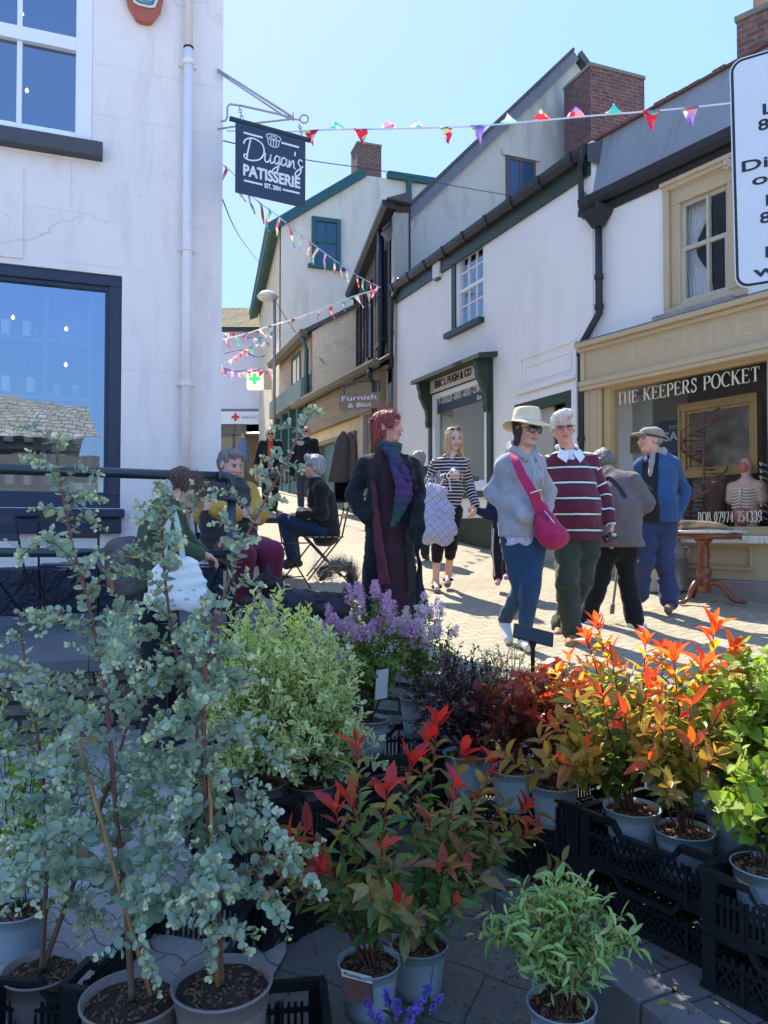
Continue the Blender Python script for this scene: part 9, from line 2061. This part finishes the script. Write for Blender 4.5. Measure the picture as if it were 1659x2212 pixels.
# anatomical torso in the shop window
c=A.px(1613,1100,-.28);tz_=gz0- .02;tt_=thing('anatomical_torso','anatomical torso model with exposed ribs in the antique shop window','anatomical model',A.W(c[0],-.28,tz_),R(-57))
s_=1.0;hh=A.px(1613,985,-.28)[1]- tz_;k=hh/.86
m_fl=M_attr('painted_plaster_flesh',.5,.15,30,.2)
def skm(name,pr,col,parent,vx=.01,kk=.03,post=None):return skinmesh(name,[(('c',q[1]*k,q[2]*k,q[3]*k,q[4]*k,q[5]) if q[0]=='c' else ('e',q[1]*k,q[2]*k,q[3])) for q in pr],m_fl,parent,vx,kk,(),.01,post,lambda V:np.tile(_a(col),(len(V),1)))
skm('body',[cone((0,0,.05),(0,0,.45),.14,.17,.65),cone((-.15,0,.50),(.15,0,.50),.07,.07),cone((0,0,.5),(0,0,.66),.055,.05),ell((0,0,.74),(.068,.085,.10)),cone((-.18,0,.5),(-.20,0,.36),.06,.055),cone((.18,0,.5),(.20,0,.36),.06,.055)],(.62,.38,.27),tt_)
mb=MB()
for i in range(7):
 for sx in (-1,1):z=.47- i*.035;mb.tube([Vector((sx*.01,-.125,z+.02))*k,Vector((sx*.07,-.14,z+.005))*k,Vector((sx*.13,-.09,z+.01))*k,Vector((sx*.15,-.03,z+.03))*k],.0085*k,6)
mb.tube([Vector((0,-.13,.50))*k,Vector((0,-.135,.30))*k],.012*k,6);mb.build('ribs',M('bone_paint',(.72,.66,.52),.5),tt_,smooth=True,local=True)
skm('gut',[ell((0,-.10,.16),(.10,.06,.10))],(.45,.17,.13),tt_,post=lambda p,d:d+.012*np.sin(p[:,0]*90+3*np.sin(p[:,2]*60))*np.sin(p[:,2]*80))
skm('face_muscle',[ell((.0,-.05,.73),(.055,.05,.07))],(.50,.12,.09),tt_)
mb=MB()
for i in range(9):mb.tube([A.W(A.px(1650,1100,-.2)[0]+.02,-.3+.02*i*0,gz0+.1+i*.07),A.W(A.px(1640,1100,-.2)[0],-.22,gz0+.13+i*.07),A.W(A.px(1655,1100,-.2)[0],-.12,gz0+.09+i*.07)],.008,5)
tag(mb.build('rib_cage',M('bone_paint',(.72,.66,.52))),'pale bony rib cage hanging at the right edge of the antique shop window','rib cage')
# more stock in the antique shop window
random.seed(9)
for i,(x,r_,h_,col,lb) in enumerate([(1395,.06,.34,(.30,.12,.05),'tall copper brown vase at the left of the antique shop window'),(1430,.05,.22,(.12,.20,.22),'small blue green vase in the antique shop window behind the cap man'),(1470,.07,.26,(.45,.38,.25),'cream stoneware jar left of the spiral stair model'),(1582,.05,.30,(.10,.06,.04),'slim dark vase between the basket and the anatomical torso')]):
 c=A.px(x,1100,-.36);t=thing('vase',lb,'vase',A.W(c[0],-.36,gz0- .02));mb=MB();mb.lathe([(0,0),(r_*.6,0),(r_,h_*.35),(r_*.9,h_*.6),(r_*.35,h_*.82),(r_*.5,h_),(r_*.4,h_),(r_*.25,h_*.84)],seg=20);mb.build('body',M('vase_glaze_' +'abcd'[i],col,.25,.3,12),t,smooth=True,local=True)
 mb=MB();mb.lathe([(r_*.52,h_- .012),(r_*.56,h_),(r_*.5,h_+.004)],seg=20,cap=False);mb.build('rim',m_gilt,t,smooth=True,local=True)
for i,(x,y,w_,h_,lb) in enumerate([(1370,960,.16,.22,'small gilt framed picture hung at the left of the antique shop window'),(1372,1030,.2,.15,'small wide framed picture under the other at the left of the shop window'),(1440,1040,.18,.24,'small dark framed picture behind the vases in the shop window')]):
 c=A.px(x,y,-.54);t=thing('small_picture',lb,'picture',A.W(c[0],-.54,c[1]- h_/2));mb=MB();A.frame(mb,c[0]- w_/2,c[0]+w_/2,c[1]- h_/2,c[1]+h_/2,.025,-.57,-.54);mb.build('frame',m_gilt if i !=2 else m_mahog,t)
 mb=MB();A.box(mb,c[0]- w_/2+.02,c[0]+w_/2- .02,-.565,-.555,c[1]- h_/2+.02,c[1]+h_/2- .02);mb.build('print',mp,t)
c=A.px(1430,1120,-.7);t=thing('side_table','dark wooden side table inside the antique shop window','table',A.W(c[0],-.75,gz0- .02))
mb=MB();A.box(mb,c[0]- .45,c[0]+.35,-.98,-.66,gz0+.34,gz0+.38);mb.build('top',m_mahog,t)
for a in (-.42,.31):
 for n in (-.95,-.70):mb=MB();A.box(mb,c[0]+a,c[0]+a+.03,n,n+.03,gz0- .02,gz0+.34);mb.build('leg',m_mahog,t)
# fallen leaves and crumbs around the stall
random.seed(31);LV=Leaves()
for k in range(260):
 x=random.uniform(-1.3,1.2);y=random.uniform(1.9,3.4);c=Vector((x,y,0));z=zl(x,y)+.007 if x< kx(y)- .02 else (.156 if x< kx(y)+2 else .15)
 LV.add((x,y,z),(random.gauss(0,1),random.gauss(0,1),.05),(random.gauss(0,.2),random.gauss(0,.2),1),.012,random.uniform(.015,.04),jit(random.choice([(.30,.14,.05),(.35,.28,.08),(.20,.22,.08),(.40,.08,.05),(.35,.42,.36)]),.3))
tag(LV.build('fallen_leaves','small',m_leafmt,None),'small fallen leaves scattered on the ground around the plant stall','fallen leaves',kind='stuff')
